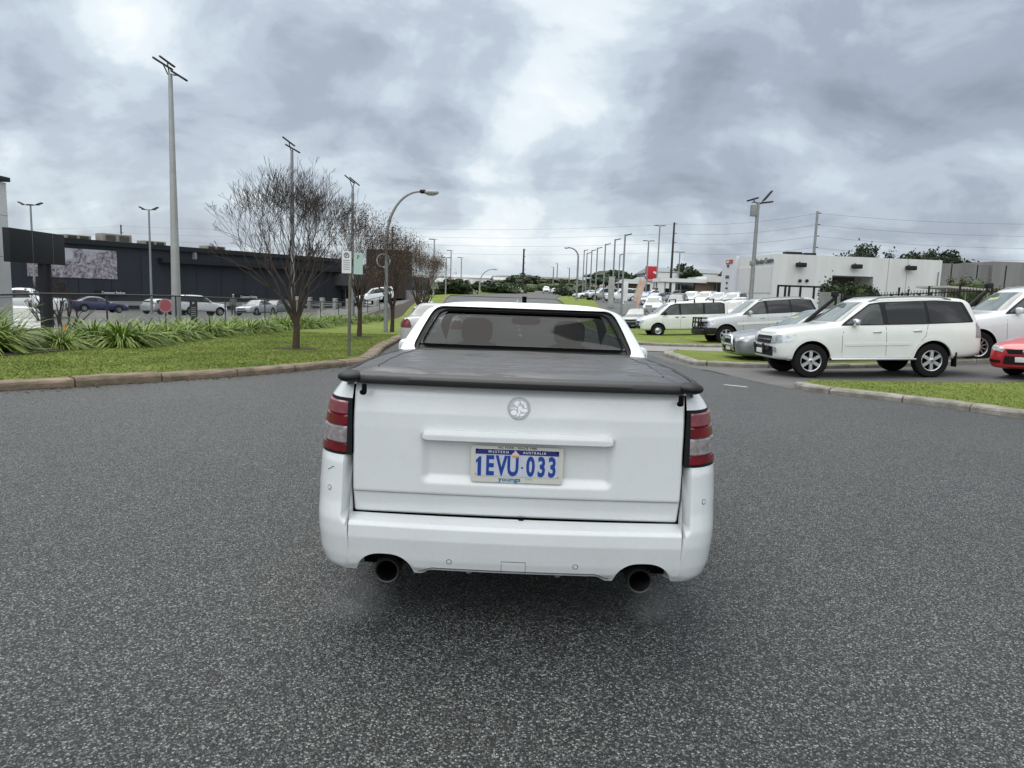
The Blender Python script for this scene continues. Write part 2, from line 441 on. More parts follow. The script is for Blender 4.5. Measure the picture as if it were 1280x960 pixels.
# ------------------------------------------------------------------ car body generator (x forward, y left, z up)
def loft(stations, level=2, mats=None, name='body', parent=None, crease=0.45):
    rings = []
    for (x, hw, z0, zs, zb, wb, zr, wr, zt, sh) in stations:
        P = [(0, z0), (.6 * hw, z0), (.93 * hw, z0 + .005), (.992 * hw, z0 + .09), (hw, (z0 + zs) / 2 + .04), (hw * .99, zs), (wb, zb),
             ((wb + wr) / 2 + .012, (zb + zr) / 2), (wr, zr), (.8 * wr, zt - .18 * (zt - zr)), (.42 * wr, zt), (0, zt)]
        ring = []
        for (y, z) in P: ring.append((x + sh * max(0, (z - zs)) / max(.01, zt - zs), y, z))
        ring += [(a, -b, c) for (a, b, c) in ring[-2:0:-1]]
        rings.append(ring)
    n = 22; vs = [v for r in rings for v in r]; fs = []
    for i in range(len(rings) - 1):
        for k in range(n):
            fs.append((i * n + k, i * n + (k + 1) % n, (i + 1) * n + (k + 1) % n, (i + 1) * n + k))
    for base, rev in ((0, False), ((len(rings) - 1) * n, True)):
        for k in range(11):
            a, b = base + k, base + k + 1; c, d = base + (n - k - 1) % n, base + (n - k) % n
            q = [a, b, c, d] if k > 0 else [a, b, c]
            if k == 10: q = [a, b, d]
            if k == 0: q = [a, b, c]
            fs.append(tuple(q[::-1]) if rev else tuple(q))
    me = bpy.data.meshes.new(name); me.from_pydata(vs, [], fs); me.update()
    bm = bmesh.new(); bm.from_mesh(me); bmesh.ops.recalc_face_normals(bm, faces=bm.faces)
    cl = bm.edges.layers.float.get('crease_edge') or bm.edges.layers.float.new('crease_edge')
    for e in bm.edges:
        a, b = e.verts[0].index, e.verts[1].index
        if a % n == b % n and a % n in (6, 16): e[cl] = crease
        if a % n == b % n and a % n in (8, 14): e[cl] = crease * .6
        if a % n == b % n and a % n in (3, 19): e[cl] = .3
    bm.to_mesh(me); bm.free()
    for m in (mats or []): me.materials.append(m)
    o = bpy.data.objects.new(name, me); C.objects.link(o)
    sb = o.modifiers.new('s', 'SUBSURF'); sb.levels = level; sb.render_levels = level
    m2 = ev_mesh(o); o.modifiers.clear(); o.data = m2; bpy.data.meshes.remove(me)
    if parent is not None: o.parent = parent
    return o
def cyl_cutter(x, z, r, y0, y1):
    mb = MB(); mtx = Matrix.Translation((x, y0, z)) @ Matrix.Rotation(-PI / 2, 4, 'X')
    mb.prism([(r * math.cos(2 * PI * k / 40), r * math.sin(2 * PI * k / 40)) for k in range(40)], 0, y1 - y0, mtx, 0)
    o = mb.build('cutter', [BLACK, BLACK], None, False)
    o.data.polygons.foreach_set('material_index', [1] * len(o.data.polygons))
    return o
def cut_arches(o, xs, z, r, hw, depth=.32):
    for x in xs:
        for s in (-1, 1):
            a, b = (hw - depth, hw + .3) if s > 0 else (-hw - .3, -hw + depth)
            boolean(o, cyl_cutter(x, z, r, a, b))
def finish_body(o):
    me = o.data
    me.polygons.foreach_set('use_smooth', [True] * len(me.polygons)); me.set_sharp_from_angle(angle=R(38)); me.update()

RIMS = {}
def wheel(parent, x, y, r, wd, style, name='wheel', simple=False):
    s = 1 if y > 0 else -1
    key = (round(r, 3), wd, style, s, simple)
    mtx = Matrix.Translation((x, y, r))
    if key in RIMS:
        a, b = RIMS[key]
        o = bpy.data.objects.new(name, a); C.objects.link(o); o.parent = parent; o.location = (x, y, r)
        if b:
            q = bpy.data.objects.new('rim', b); C.objects.link(q); q.parent = o
        return o
    rr = r * (.62 if style != 'steel' else .52); h = wd / 2
    A = Matrix.Rotation(-PI / 2 * s, 4, 'X')          # local z -> outward
    mb = MB()
    prof = [(rr * .97, -h * .8), (rr, -h * .9), (r * .85, -h), (r * .95, -h * .92), (r * .99, -h * .7), (r, -h * .35), (r, h * .35), (r * .99, h * .7), (r * .95, h * .92), (r * .85, h), (rr * 1.02, h * .9), (rr * .98, h * .75)]
    mb.lathe(prof, A, 16 if simple else 36)
    mb.lathe([(rr * .99, h * .25), (0.001, h * .2)], A, 16 if simple else 24, 1)
    mb.lathe([(rr * .99, -h * .8), (0.001, -h * .8)], A, 16, 1)
    o = mb.build(name, [RUBBER, BLACK], parent); o.location = (x, y, r)
    rb = MB()
    ns = 12 if simple else 30
    rb.lathe([(rr * 1.0, h * .3), (rr * 1.0, h * .82), (rr * .97, h * .86), (rr * .91, h * .80), (rr * .90, h * .3)], A, ns)
    if style == 'steel':
        rb.lathe([(rr * .92, h * .75), (rr * .75, h * .45), (rr * .5, h * .6), (rr * .3, h * .75), (rr * .28, h * 1.0), (.001, h * 1.02)], A, ns)
        for k in range(10):
            a = 2 * PI * k / 10
            rb.box((rr * .63 * math.cos(a), rr * .63 * math.sin(a), h * .52), (rr * .12, rr * .12, .02), 1, A @ Matrix.Identity(4))
    else:
        nsp = {'six': 6, 'five': 5, 'ten': 10}[style]
        for k in range(nsp):
            a = 2 * PI * k / nsp + PI / 2
            wi, wo = (rr * .16, rr * .20) if nsp == 6 else ((rr * .16, rr * .15) if nsp == 5 else (rr * .07, rr * .06))
            B = A @ Matrix.Rotation(a, 4, 'Z')
            rb.add([(rr * .15, -wi, h * .55), (rr * .15, wi, h * .55), (rr * .94, wo, h * .60), (rr * .94, -wo, h * .60),
                    (rr * .15, -wi * .8, h * .80), (rr * .15, wi * .8, h * .80), (rr * .93, wo * .75, h * .80), (rr * .93, -wo * .75, h * .80)],
                   [(0, 1, 2, 3), (4, 7, 6, 5), (0, 4, 5, 1), (1, 5, 6, 2), (2, 6, 7, 3), (3, 7, 4, 0)], 0, B)
        rb.lathe([(rr * .26, h * .5), (rr * .25, h * .84), (rr * .16, h * .9), (.001, h * .9)], A, ns)
        rb.lathe([(rr * .08, h * .9), (rr * .08, h * .93), (.001, h * .93)], A, 10, 1)
    q = rb.build('rim', [ALLOY, BLACKP], o)
    RIMS[key] = (o.data, q.data)
    return o
def mirror_part(parent, x, y, z, m, s, w_=.11, h_=.085):
    mb = MB(); mb.sphere((x, y + s * .13, z), (.06, w_, h_), 0, 14, 10, None, .6)
    mb.tube((x, y, z - .05), (x, y + s * .06, z - .03), .022, .03, 8, 1)
    mb.box((x - .055, y + s * .13, z), (.006, w_ * 1.6, h_ * 1.5), 2, None, .003)
    return mb.build('mirror', [m, BLACKP, CHROME], parent)
def plate_part(parent, x, y0, z, face=1, txt=None, w_=.37, h_=.11):
    mb = MB(); mb.box((x, y0, z), (.012, w_, h_), 0, None, .003)
    o = mb.build('number_plate', WHITE, parent)
    if txt:
        mtx = Matrix.Translation((x + .008 * face, y0, z)) @ Matrix(((0, 0, face, 0), (face, 0, 0, 0), (0, 1, 0, 0), (0, 0, 0, 1)))
        text(txt, .09, mat('plate_blue', (.02, .05, .35), .5), 'plate_characters', o, mtx, .001, .002, .9)
    return o

def make_car(name, spec, paint_m, detail=2):
    root = empty(name)
    hw = max(s[1] for s in spec['st'])
    body = loft(spec['st'], 2 if detail > 1 else 1, [paint_m, BLACK], 'body', root, spec.get('crease', .45))
    solid = bvh_of(body.data)
    r = spec['r']; wb2 = spec['wb'] / 2
    cut_arches(body, (-wb2, wb2), r + spec.get('lift', 0.0) * .5, r + spec.get('gap', .055), hw)
    finish_body(body)
    res = .07 if detail > 1 else .16
    low = spec.get('lower')
    for w_ in spec['wheels_x'] if 'wheels_x' in spec else (wb2, -wb2):
        for s in (1, -1):
            wheel(root, w_, s * (hw - .13), r, .24, spec['rim'], 'wheel', detail < 2)
    wins = MB(); 
    for s, V in ((1, 'L'), (-1, 'R')):
        if 'frame' in spec and detail > 0:
            patch('window_trim', solid, round_poly(spec['frame'], .05), V, BLACKP, root, .004, res)
        for i, p in enumerate(spec['side']):
            patch('side_window', solid, round_poly(p, spec.get('wr', .04)), V, spec['glass'][min(i, len(spec['glass']) - 1)], root, .009 if 'frame' in spec else .006, res)
    patch('windscreen', solid, round_poly(spec['ws'], .06), 'F', GLASSW, root, .006, res)
    patch('rear_window', solid, round_poly(spec['rw'], .06), 'B', GLASSD, root, .006, res)
    for nm, key, V, m, off in (('headlight', 'head', 'F', HEADL, .008), ('tail_light', 'tail', 'B', spec.get('tailm', REDL), .01)):
        for s in (1, -1):
            for p in spec.get(key, []):
                q = [(a * s, b) for a, b in p]; q = q if s > 0 else q[::-1]
                patch(nm, solid, round_poly(q, .03), V, m, root, off, res * .7)
    for s, V in ((1, 'L'), (-1, 'R')):
        for p in spec.get('head_side', []): patch('headlight', solid, round_poly(p, .03), V, HEADL, root, .009, res * .7)
        for p in spec.get('tail_side', []): patch('tail_light', solid, round_poly(p, .03), V, spec.get('tailm', REDL), root, .011, res * .7)
    for nm, V, p, m, off in spec.get('patches', []):
        if V == 'S':
            for v2 in 'LR': patch(nm, solid, p, v2, m if m != 'paint' else paint_m, root, off, res)
        else: patch(nm, solid, p, V, m if m != 'paint' else paint_m, root, off, res)
    if detail > 1:
        for V in 'LR':
            mb = MB()
            for ln in spec.get('seams', []): patch('', solid, strip_poly(ln, .009), V, None, None, .0012, .08, .002, True, mb)
            if mb.v: mb.build('door_seams', BLACKP, root)
        mb = MB()
        for ln in spec.get('seams_front', []): patch('', solid, strip_poly(ln, .008), 'F', None, None, .0012, .08, .002, True, mb)
        if mb.v: mb.build('bonnet_seam', BLACKP, root)
    for (hx, hz_) in spec.get('handles', []):
        for s in (1, -1):
            h = solid.ray_cast(Vector((hx, 5 * s, hz_)), Vector((0, -s, 0)))
            mb = MB(); mb.box((hx, h[0].y + s * .018, hz_), (.19, .03, .035), 0, None, .012)
            mb.build('door_handle', spec.get('handle_m', paint_m) if spec.get('handle_m') else paint_m, root)
    if 'mirror' in spec:
        mx_, mz_ = spec['mirror']
        for s in (1, -1):
            h = solid.ray_cast(Vector((mx_, 5 * s, mz_)), Vector((0, -s, 0)))
            mirror_part(root, mx_, h[0].y if h[0] is not None else s * hw * .9, mz_, spec.get('mirror_m', paint_m) or paint_m, s)
    if 'rails' in spec:
        x0, x1, yy, zz = spec['rails']
        for s in (1, -1):
            pts = [Vector((x0 + (x1 - x0) * k / 8, s * yy, 0)) for k in range(9)]
            for k, p in enumerate(pts):
                h = solid.ray_cast(Vector((p.x, p.y, 5)), Vector((0, 0, -1))); p.z = h[0].z + (.055 if 0 < k < 8 else .0)
            MB().path(pts, .02, 8).build('roof_rail', spec.get('rail_m', GALV), root)
    return root, solid, body
def scale_pts(p, dx=0, dz=0): return [(a + dx, b + dz) for a, b in p]

# ---- shapes: x, half width, sill z, shoulder z, belt z, belt w, roof edge z, roof edge w, top z, shear
SUV = dict(
    st=[(2.20, .74, .47, .72, .90, .70, .95, .5, .965, -.05), (2.12, .86, .42, .78, 1.00, .80, 1.06, .6, 1.08, -.04), (1.95, .915, .40, .88, 1.07, .84, 1.12, .64, 1.15, 0), (1.4, .93, .40, .97, 1.12, .86, 1.17, .66, 1.20, 0),
        (.86, .935, .40, 1.02, 1.17, .87, 1.23, .70, 1.26, 0), (.74, .935, .40, 1.03, 1.18, .87, 1.26, .71, 1.30, 0), (.12, .935, .40, 1.05, 1.20, .865, 1.70, .69, 1.785, 0), (-.1, .935, .40, 1.06, 1.20, .865, 1.75, .685, 1.84, 0), (-.9, .935, .40, 1.06, 1.21, .865, 1.79, .685, 1.875, 0),
        (-1.8, .935, .42, 1.06, 1.22, .86, 1.78, .67, 1.86, 0), (-2.32, .925, .46, 1.05, 1.22, .845, 1.74, .65, 1.83, .04), (-2.50, .89, .50, 1.02, 1.20, .82, 1.68, .63, 1.76, .16), (-2.56, .80, .55, 1.0, 1.15, .76, 1.60, .58, 1.68, .18)],
    r=.395, wb=2.78, rim='six', gap=.06, lift=.03, wr=.05,
    frame=[(.72, 1.20), (.02, 1.70), (-.25, 1.74), (-1.5, 1.775), (-2.16, 1.735), (-2.35, 1.27), (-1.2, 1.23)],
    side=[[(.60, 1.235), (.02, 1.665), (-.20, 1.70), (-.26, 1.225)], [(-.36, 1.235), (-.33, 1.71), (-1.22, 1.745), (-1.26, 1.245)], [(-1.33, 1.25), (-1.29, 1.745), (-2.08, 1.71), (-2.26, 1.285)]],
    glass=[GLASSO, GLASSD, GLASSD],
    ws=[(-.74, 1.29), (-.60, 1.735), (.60, 1.735), (.74, 1.29)], rw=[(-.62, 1.28), (-.54, 1.68), (.54, 1.68), (.62, 1.28)],
    head=[[(.50, .78), (.52, .97), (.84, 1.00), (.90, .82)]], head_side=[[(1.80, .86), (1.72, 1.02), (2.08, .96), (2.14, .80)]],
    tail=[[(.74, .95), (.72, 1.28), (.86, 1.25), (.90, .95)]], tail_side=[[(-2.36, .95), (-2.40, 1.30), (-2.55, 1.25), (-2.6, .95)]],
    patches=[('grille', 'F', round_poly([(-.46, .78), (-.47, .96), (.47, .96), (.46, .78)], .03), BLACKP, .012),
             ('grille_bar', 'F', round_poly([(-.45, .855), (-.45, .885), (.45, .885), (.45, .855)], .01), CHROME, .03),
             ('front_bumper', 'F', round_poly([(-.62, .50), (-.62, .72), (.62, .72), (.62, .50)], .05), BLACKP, .02),
             ('rear_bumper_step', 'B', round_poly([(-.55, .50), (-.55, .60), (.55, .60), (.55, .50)], .03), BLACKP, .02)],
    seams=[[(.66, 1.16), (.70, .95), (.70, .5), (.62, .43)], [(-.31, 1.20), (-.31, .43)], [(-1.28, 1.22), (-1.20, .95), (-.98, .72), (-.90, .46)], [(.66, .45), (-.88, .45)]],
    seams_front=[[(-.62, 1.06), (-.4, 1.02), (.4, 1.02), (.62, 1.06)]],
    handles=[(-.10, 1.06), (-1.02, 1.08)], mirror=(.42, 1.28), rails=(.0, -1.9, .62, 1.86))

SEDAN = dict(
    st=[(2.42, .66, .30, .48, .60, .62, .64, .5, .66, 0), (2.36, .80, .24, .52, .68, .76, .72, .55, .735, -.03), (2.15, .90, .21, .60, .77, .83, .82, .6, .845, 0), (1.5, .935, .20, .70, .84, .85, .89, .62, .92, 0),
        (.98, .94, .20, .76, .90, .85, .94, .64, .965, 0), (.84, .94, .20, .78, .92, .845, .97, .66, 1.0, 0), (.12, .94, .20, .80, .93, .83, 1.32, .60, 1.39, 0), (-.1, .94, .20, .80, .93, .83, 1.37, .59, 1.435, 0), (-.7, .94, .20, .81, .94, .83, 1.38, .58, 1.45, 0),
        (-1.15, .94, .20, .83, .96, .825, 1.34, .57, 1.41, 0), (-1.78, .935, .21, .86, 1.0, .82, 1.06, .60, 1.09, 0), (-1.95, .93, .21, .87, 1.0, .81, 1.04, .62, 1.06, 0), (-2.35, .90, .24, .85, .98, .78, 1.02, .60, 1.045, 0), (-2.44, .80, .28, .78, .90, .72, .95, .55, .97, .05)],
    r=.335, wb=2.9, rim='ten', gap=.05, wr=.05,
    frame=[(.78, .955), (.0, 1.345), (-.35, 1.375), (-.95, 1.35), (-1.60, 1.03), (-1.45, .985)],
    side=[[(.62, .97), (-.02, 1.315), (-.26, 1.335), (-.30, .975)], [(-.37, .98), (-.33, 1.335), (-.88, 1.315), (-1.38, 1.04), (-1.32, 1.0)]],
    glass=[GLASSO, GLASSD], ws=[(-.70, .99), (-.52, 1.355), (.52, 1.355), (.70, .99)], rw=[(-.58, 1.09), (-.47, 1.36), (.47, 1.36), (.58, 1.09)],
    head=[[(.46, .60), (.44, .68), (.74, .74), (.82, .66)]], head_side=[[(2.22, .60), (1.92, .76), (2.05, .78), (2.36, .66)]],
    tail=[[(.46, .78), (.46, .92), (.76, .94), (.85, .78)]], tail_side=[[(-2.15, .82), (-2.15, .95), (-2.38, .92), (-2.42, .78)]],
    patches=[('grille', 'F', round_poly([(-.36, .56), (-.40, .66), (.40, .66), (.36, .56)], .02), BLACKP, .01),
             ('lower_grille', 'F', round_poly([(-.50, .32), (-.46, .46), (.46, .46), (.50, .32)], .03), BLACKP, .01)],
    seams=[[(.80, .90), (.86, .7), (.84, .35), (.78, .24)], [(-.33, .95), (-.33, .24)], [(-1.38, .98), (-1.30, .75), (-1.12, .52), (-1.08, .30)]],
    handles=[(-.14, .86), (-1.14, .88)], mirror=(.58, 1.0))

HATCH = dict(SEDAN)
HATCH['st'] = SEDAN['st'][:8] + [(-.9, .93, .22, .82, .96, .83, 1.38, .60, 1.45, 0), (-1.5, .93, .23, .86, 1.0, .82, 1.35, .59, 1.42, 0), (-2.0, .92, .26, .88, 1.02, .80, 1.24, .58, 1.31, .1), (-2.18, .88, .30, .86, 1.0, .76, 1.12, .56, 1.18, .2), (-2.24, .78, .34, .8, .92, .7, 1.0, .5, 1.05, .2)]
HATCH['frame'] = [(.78, .955), (.0, 1.345), (-.35, 1.375), (-1.3, 1.36), (-1.95, 1.18), (-1.8, 1.03)]
HATCH['side'] = [[(.62, .97), (-.02, 1.315), (-.26, 1.335), (-.30, .975)], [(-.37, .98), (-.33, 1.335), (-1.10, 1.33), (-1.20, 1.01)], [(-1.27, 1.02), (-1.17, 1.325), (-1.35, 1.31), (-1.80, 1.15), (-1.7, 1.05)]]
HATCH['tail'] = [[(.60, .90), (.60, 1.05), (.80, 1.08), (.88, .90)]]; HATCH['tail_side'] = [[(-2.0, .95), (-2.02, 1.08), (-2.2, 1.05), (-2.26, .9)]]
HATCH['rw'] = [(-.58, 1.08), (-.50, 1.32), (.50, 1.32), (.58, 1.08)]

VAN = dict(SUV)
VAN['st'] = [(2.30, .70, .42, .64, .78, .68, .82, .5, .84, 0), (2.22, .82, .37, .70, .88, .76, .95, .58, .98, -.05), (2.0, .86, .35, .82, .99, .80, 1.06, .63, 1.09, 0), (1.62, .865, .35, .90, 1.06, .81, 1.13, .66, 1.17, 0),
             (1.5, .865, .35, .92, 1.08, .81, 1.2, .67, 1.25, 0), (.78, .87, .35, 1.0, 1.12, .81, 1.70, .69, 1.78, 0), (.5, .87, .35, 1.0, 1.12, .81, 1.76, .69, 1.85, 0), (-.8, .87, .35, 1.0, 1.13, .81, 1.80, .69, 1.885, 0), (-1.9, .87, .36, 1.0, 1.13, .81, 1.79, .68, 1.87, 0),
             (-2.22, .86, .38, 1.0, 1.13, .80, 1.76, .67, 1.84, .02), (-2.36, .82, .42, .98, 1.1, .77, 1.68, .62, 1.76, .06), (-2.4, .72, .46, .95, 1.05, .70, 1.6, .55, 1.66, .08)]
VAN['r'] = .35; VAN['rim'] = 'steel'; VAN['gap'] = .05; VAN['lift'] = .04
VAN['frame'] = [(1.30, 1.14), (.72, 1.66), (.4, 1.73), (-1.9, 1.77), (-2.14, 1.70), (-2.14, 1.17)]
VAN['side'] = [[(1.18, 1.17), (.68, 1.63), (.30, 1.69), (.26, 1.16)], [(.16, 1.17), (.19, 1.70), (-.98, 1.735), (-.98, 1.18)], [(-1.08, 1.18), (-1.08, 1.735), (-1.85, 1.73), (-2.06, 1.66), (-2.06, 1.2)]]
VAN['ws'] = [(-.70, 1.20), (-.60, 1.71), (.60, 1.71), (.70, 1.20)]
VAN['head'] = [[(.40, .72), (.40, .86), (.74, .88), (.80, .74)]]; VAN['head_side'] = [[(2.0, .80), (2.0, .92), (2.18, .90), (2.24, .76)]]
VAN['tail'] = [[(.66, .9), (.66, 1.2), (.78, 1.2), (.80, .9)]]; VAN['tail_side'] = [[(-2.25, .9), (-2.22, 1.2), (-2.35, 1.2), (-2.38, .9)]]
VAN['patches'] = [('grille', 'F', round_poly([(-.38, .74), (-.38, .84), (.38, .84), (.38, .74)], .02), BLACKP, .01), ('bumper_insert', 'F', round_poly([(-.55, .45), (-.55, .60), (.55, .60), (.55, .45)], .03), BLACKP, .02)]
VAN['seams'] = [[(1.12, 1.12), (1.16, .8), (1.02, .45)], [(.22, 1.14), (.22, .40)], [(-1.02, 1.14), (-1.02, .42)], [(.2, 1.02), (-2.2, 1.02)]]
VAN['handles'] = [(.40, 1.03), (.06, 1.03)]; VAN['handle_m'] = BLACKP; VAN['mirror'] = (1.02, 1.24); VAN['mirror_m'] = BLACKP; VAN.pop('rails'); VAN['glass'] = [GLASSO]; VAN['seams_front'] = []

UTE = dict(SUV)
UTE['st'] = SUV['st'][:8] + [(-.75, .93, .42, 1.05, 1.19, .86, 1.74, .68, 1.82, 0), (-1.05, .93, .42, 1.05, 1.19, .86, 1.66, .66, 1.74, 0), (-1.3, .93, .44, 1.05, 1.19, .86, 1.21, .70, 1.225, 0), (-2.4, .93, .46, 1.05, 1.18, .86, 1.2, .70, 1.21, 0), (-2.7, .92, .5, 1.04, 1.16, .85, 1.18, .70, 1.19, 0), (-2.76, .85, .55, 1.0, 1.1, .8, 1.12, .65, 1.13, 0)]
UTE['wb'] = 3.05; UTE['frame'] = [(.72, 1.20), (.02, 1.68), (-.25, 1.71), (-.9, 1.69), (-1.12, 1.27)]
UTE['side'] = [[(.60, 1.235), (.02, 1.64), (-.12, 1.67), (-.16, 1.225)], [(-.24, 1.235), (-.22, 1.68), (-.84, 1.66), (-1.02, 1.27)]]
UTE['rw'] = [(-.6, 1.3), (-.5, 1.64), (.5, 1.64), (.6, 1.3)]; UTE.pop('rails'); UTE['tail'] = [[(.74, .8), (.74, 1.08), (.86, 1.06), (.88, .8)]]; UTE['tail_side'] = [[(-2.6, .85), (-2.6, 1.08), (-2.72, 1.06), (-2.74, .85)]]
UTE['seams'] = [[(.66, 1.16), (.70, .95), (.70, .5)], [(-.2, 1.20), (-.2, .46)], [(-1.1, 1.2), (-1.0, .46)]]; UTE['handles'] = [(-.02, 1.06), (-.9, 1.07)]
def place(o, p, heading, pitch_len=2.8):
    """heading: direction the nose points, degrees, 0 = +x, 90 = away from the camera"""
    h = R(heading); d = Vector((math.cos(h), math.sin(h), 0)); l = Vector((-d.y, d.x, 0))
    z0 = lambda q: G(q.x, q.y)
    P = Vector((p[0], p[1], 0)); f = P + d * 1.4; b = P - d * 1.4; a = P + l * .8; c = P - l * .8
    fx = Vector((d.x * 2.8, d.y * 2.8, z0(f) - z0(b))).normalized(); fy = Vector((l.x * 1.6, l.y * 1.6, z0(a) - z0(c))).normalized()
    fz = fx.cross(fy).normalized(); fy = fz.cross(fx)
    zz = (z0(f) + z0(b)) / 2
    m = Matrix(((fx.x, fy.x, fz.x, P.x), (fx.y, fy.y, fz.y, P.y), (fx.z, fy.z, fz.z, zz), (0, 0, 0, 1)))
    sc = o.scale.copy(); o.matrix_world = m @ Matrix.Diagonal((*sc, 1))
    return o
def recolor(root, old, new):
    for ch in root.children_recursive:
        for sl in ch.material_slots:
            if sl.material == old:
                sl.link = 'OBJECT'; sl.material = new
# ------------------------------------------------------------------ the white ute in front (x right, y forward, z up; tailgate at y = 0)
def interp(x, xs, ys): return float(np.interp(x, xs, ys))
ZW = [.27, .29, .35, .5, .66, .815, .95, 1.075, 1.17]
WW = [.905, .925, .941, .950, .952, .945, .928, .900, .835]
def W_(z): return interp(z, ZW, WW)
def yr_gate(x, z):
    y = interp(z, [.54, .56, .645, .655, .95, 1.02, 1.10, 1.15, 1.18], [.03, .026, .006, .0, .0, .004, .02, .04, .06])
    return y + .02 * (x / .75)**2
X0 = .70
def shell(u, z, yr, sgn, off=0.0, yend=.55):
    W = W_(z) + off; c = .30; n = 2.5
    a0 = math.asin(min(1, ((.757 - X0) / (W - X0))**(n / 2)))
    if u < .8:
        a = a0 + (PI / 2 - a0) * (u / .8)
        x = X0 + (W - X0) * math.sin(a)**(2 / n); y = c * (1 - max(0, math.cos(a))**(2 / n))
    else:
        x = W; y = c + (yend - c) * (u - .8) / .2
    return (sgn * x, yr + y - off * (1 - min(1, u / .8)), z)
def build_ute():
    root = empty('ute', (.035, 3.15, 0), -R(.9), 'white two-door ute in the middle of the road, black cover over its tray', 'ute')
    def car(o):
        if o is not None: o.rotation_euler = (0, 0, PI / 2)
        return o
    st = [(5.02, .66, .30, .46, .58, .62, .62, .5, .64, 0), (4.93, .84, .22, .52, .68, .76, .72, .55, .74, 0), (4.65, .91, .20, .62, .77, .84, .83, .62, .86, 0), (4.1, .94, .20, .72, .86, .86, .92, .64, .95, 0),
          (3.60, .945, .20, .78, .93, .87, .98, .68, 1.0, 0), (3.45, .945, .20, .80, .95, .87, 1.0, .70, 1.03, 0), (2.80, .945, .20, .85, 1.0, .90, 1.37, .76, 1.45, 0), (2.62, .945, .20, .86, 1.02, .92, 1.42, .80, 1.50, 0),
          (2.56, .945, .20, .86, 1.03, .925, 1.42, .80, 1.498, 0), (2.16, .945, .20, .90, 1.05, .955, 1.115, .95, 1.12, 0), (2.02, .94, .20, .90, 1.03, .925, 1.075, .86, 1.08, 0), (1.13, .945, .22, .90, 1.04, .90, 1.09, .82, 1.095, 0),
          (.60, .945, .26, .88, 1.05, .895, 1.12, .77, 1.125, 0), (.42, .942, .30, .87, 1.05, .885, 1.12, .76, 1.125, 0)]
    body = loft(st, 3, [W_PAINT, BLACK], 'body', root, .5)
    solid = bvh_of(body.data)
    cut_arches(body, (1.13, 4.14), .345, .385, .945, .3)
    def cutter(poly, h0, h1, mtx):
        o = MB().prism(poly, h0, h1, mtx).build('cutter', [BLACK, BLACK], None, False)
        o.data.polygons.foreach_set('material_index', [1] * len(o.data.polygons)); return o
    AY = Matrix(((1, 0, 0, 0), (0, 0, 1, 0), (0, 1, 0, 0), (0, 0, 0, 1)))       # polygon (x, z), extrude y
    AX = Matrix(((0, 0, 1, 0), (1, 0, 0, 0), (0, 1, 0, 0), (0, 0, 0, 1)))       # polygon (y, z), extrude x
    boolean(body, cutter([(2.30, .45), (2.30, 1.12), (2.62, 1.43), (2.80, 1.40), (3.36, 1.0), (3.36, .45)], -.74, .74, AY))
    RW = round_poly([(-.835, 1.125), (-.775, 1.30), (-.705, 1.450), (.705, 1.450), (.775, 1.30), (.835, 1.125)], .07, 6)
    boolean(body, cutter(RW, 2.0, 2.75, AX))
    WS = round_poly([(-.72, 1.06), (-.60, 1.37), (.60, 1.37), (.72, 1.06)], .06)
    boolean(body, cutter(WS, 2.70, 3.8, AX))
    SW = round_poly([(2.50, 1.09), (2.62, 1.35), (2.82, 1.36), (3.36, 1.06)], .05)
    boolean(body, cutter(SW, -1.2, 1.2, AY))
    finish_body(body); car(body)
    def sc(poly, k, dz=0):
        cxm = sum(p[0] for p in poly) / len(poly); cym = sum(p[1] for p in poly) / len(poly)
        return [(cxm + (a - cxm) * k[0], cym + (b - cym) * k[1] + dz) for a, b in poly]
    def halves(l):
        h = len(l) // 4; n_ = len(l); l2 = l + l
        return [l2[k * h:(k + 1) * h + 1] for k in range(3)] + [l2[3 * h:n_ + 1]]
    tint = glass_mat('tinted_rear_glass', (.17, .185, .19), .3); tl = glass_mat('clear_windscreen_glass', (.80, .84, .83), .1)
    rw = car(patch('rear_window', solid, sc(RW, (1.015, 1.03)), 'B', tint, root, -.022, .05, .003))
    mb = MB(); loop = sc(RW, (.985, .955)); [patch('', solid, strip_poly(lp, .034), 'B', None, None, -.016, .05, .02, True, mb) for lp in halves(loop)]
    band = [(-.79, 1.135), (-.78, 1.178), (.78, 1.178), (.79, 1.135)]
    patch('', solid, band, 'B', None, None, -.017, .05, .01, True, mb)
    f = car(mb.build('window_border', BLACKP, root))
    loop = sc(RW, (.925, .80), .008); mb = MB(); [patch('', solid, strip_poly(lp, .005), 'B', None, None, -.019, .05, .003, True, mb) for lp in halves(loop)]
    car(mb.build('glass_edge_line', DARKM, root))
    car(patch('windscreen', solid, sc(WS, (1.01, 1.02)), 'F', tl, root, -.02, .08, .003))
    for V in 'LR': car(patch('side_window', solid, sc(SW, (1.01, 1.02)), V, tl, root, -.01, .08, .003))
    # interior
    upholstery = mat('dark_seat_fabric', (.012, .012, .014), .9)
    for s in (-1, 1):
        mb = MB(); mb.sphere((s * .37, 2.55, .82), (.25, .12, .36), 0, 20, 14, None, .6); mb.box((s * .37, 2.85, .50), (.48, .52, .14), 0, None, .05)
        seat = mb.build('seat', upholstery, root)
        mb = MB(); mb.sphere((s * .37, 2.55, 1.265), (.125, .055, .10), 0, 18, 12, None, .6)
        mb.tube((s * .37 - .05, 2.55, 1.1), (s * .37 - .05, 2.55, 1.2), .008); mb.tube((s * .37 + .05, 2.55, 1.1), (s * .37 + .05, 2.55, 1.2), .008)
        mb.build('headrest', upholstery, seat)
    MB().sphere((0, 3.25, .93), (.64, .17, .10), 0, 20, 10, None, .6).build('dashboard', upholstery, root)
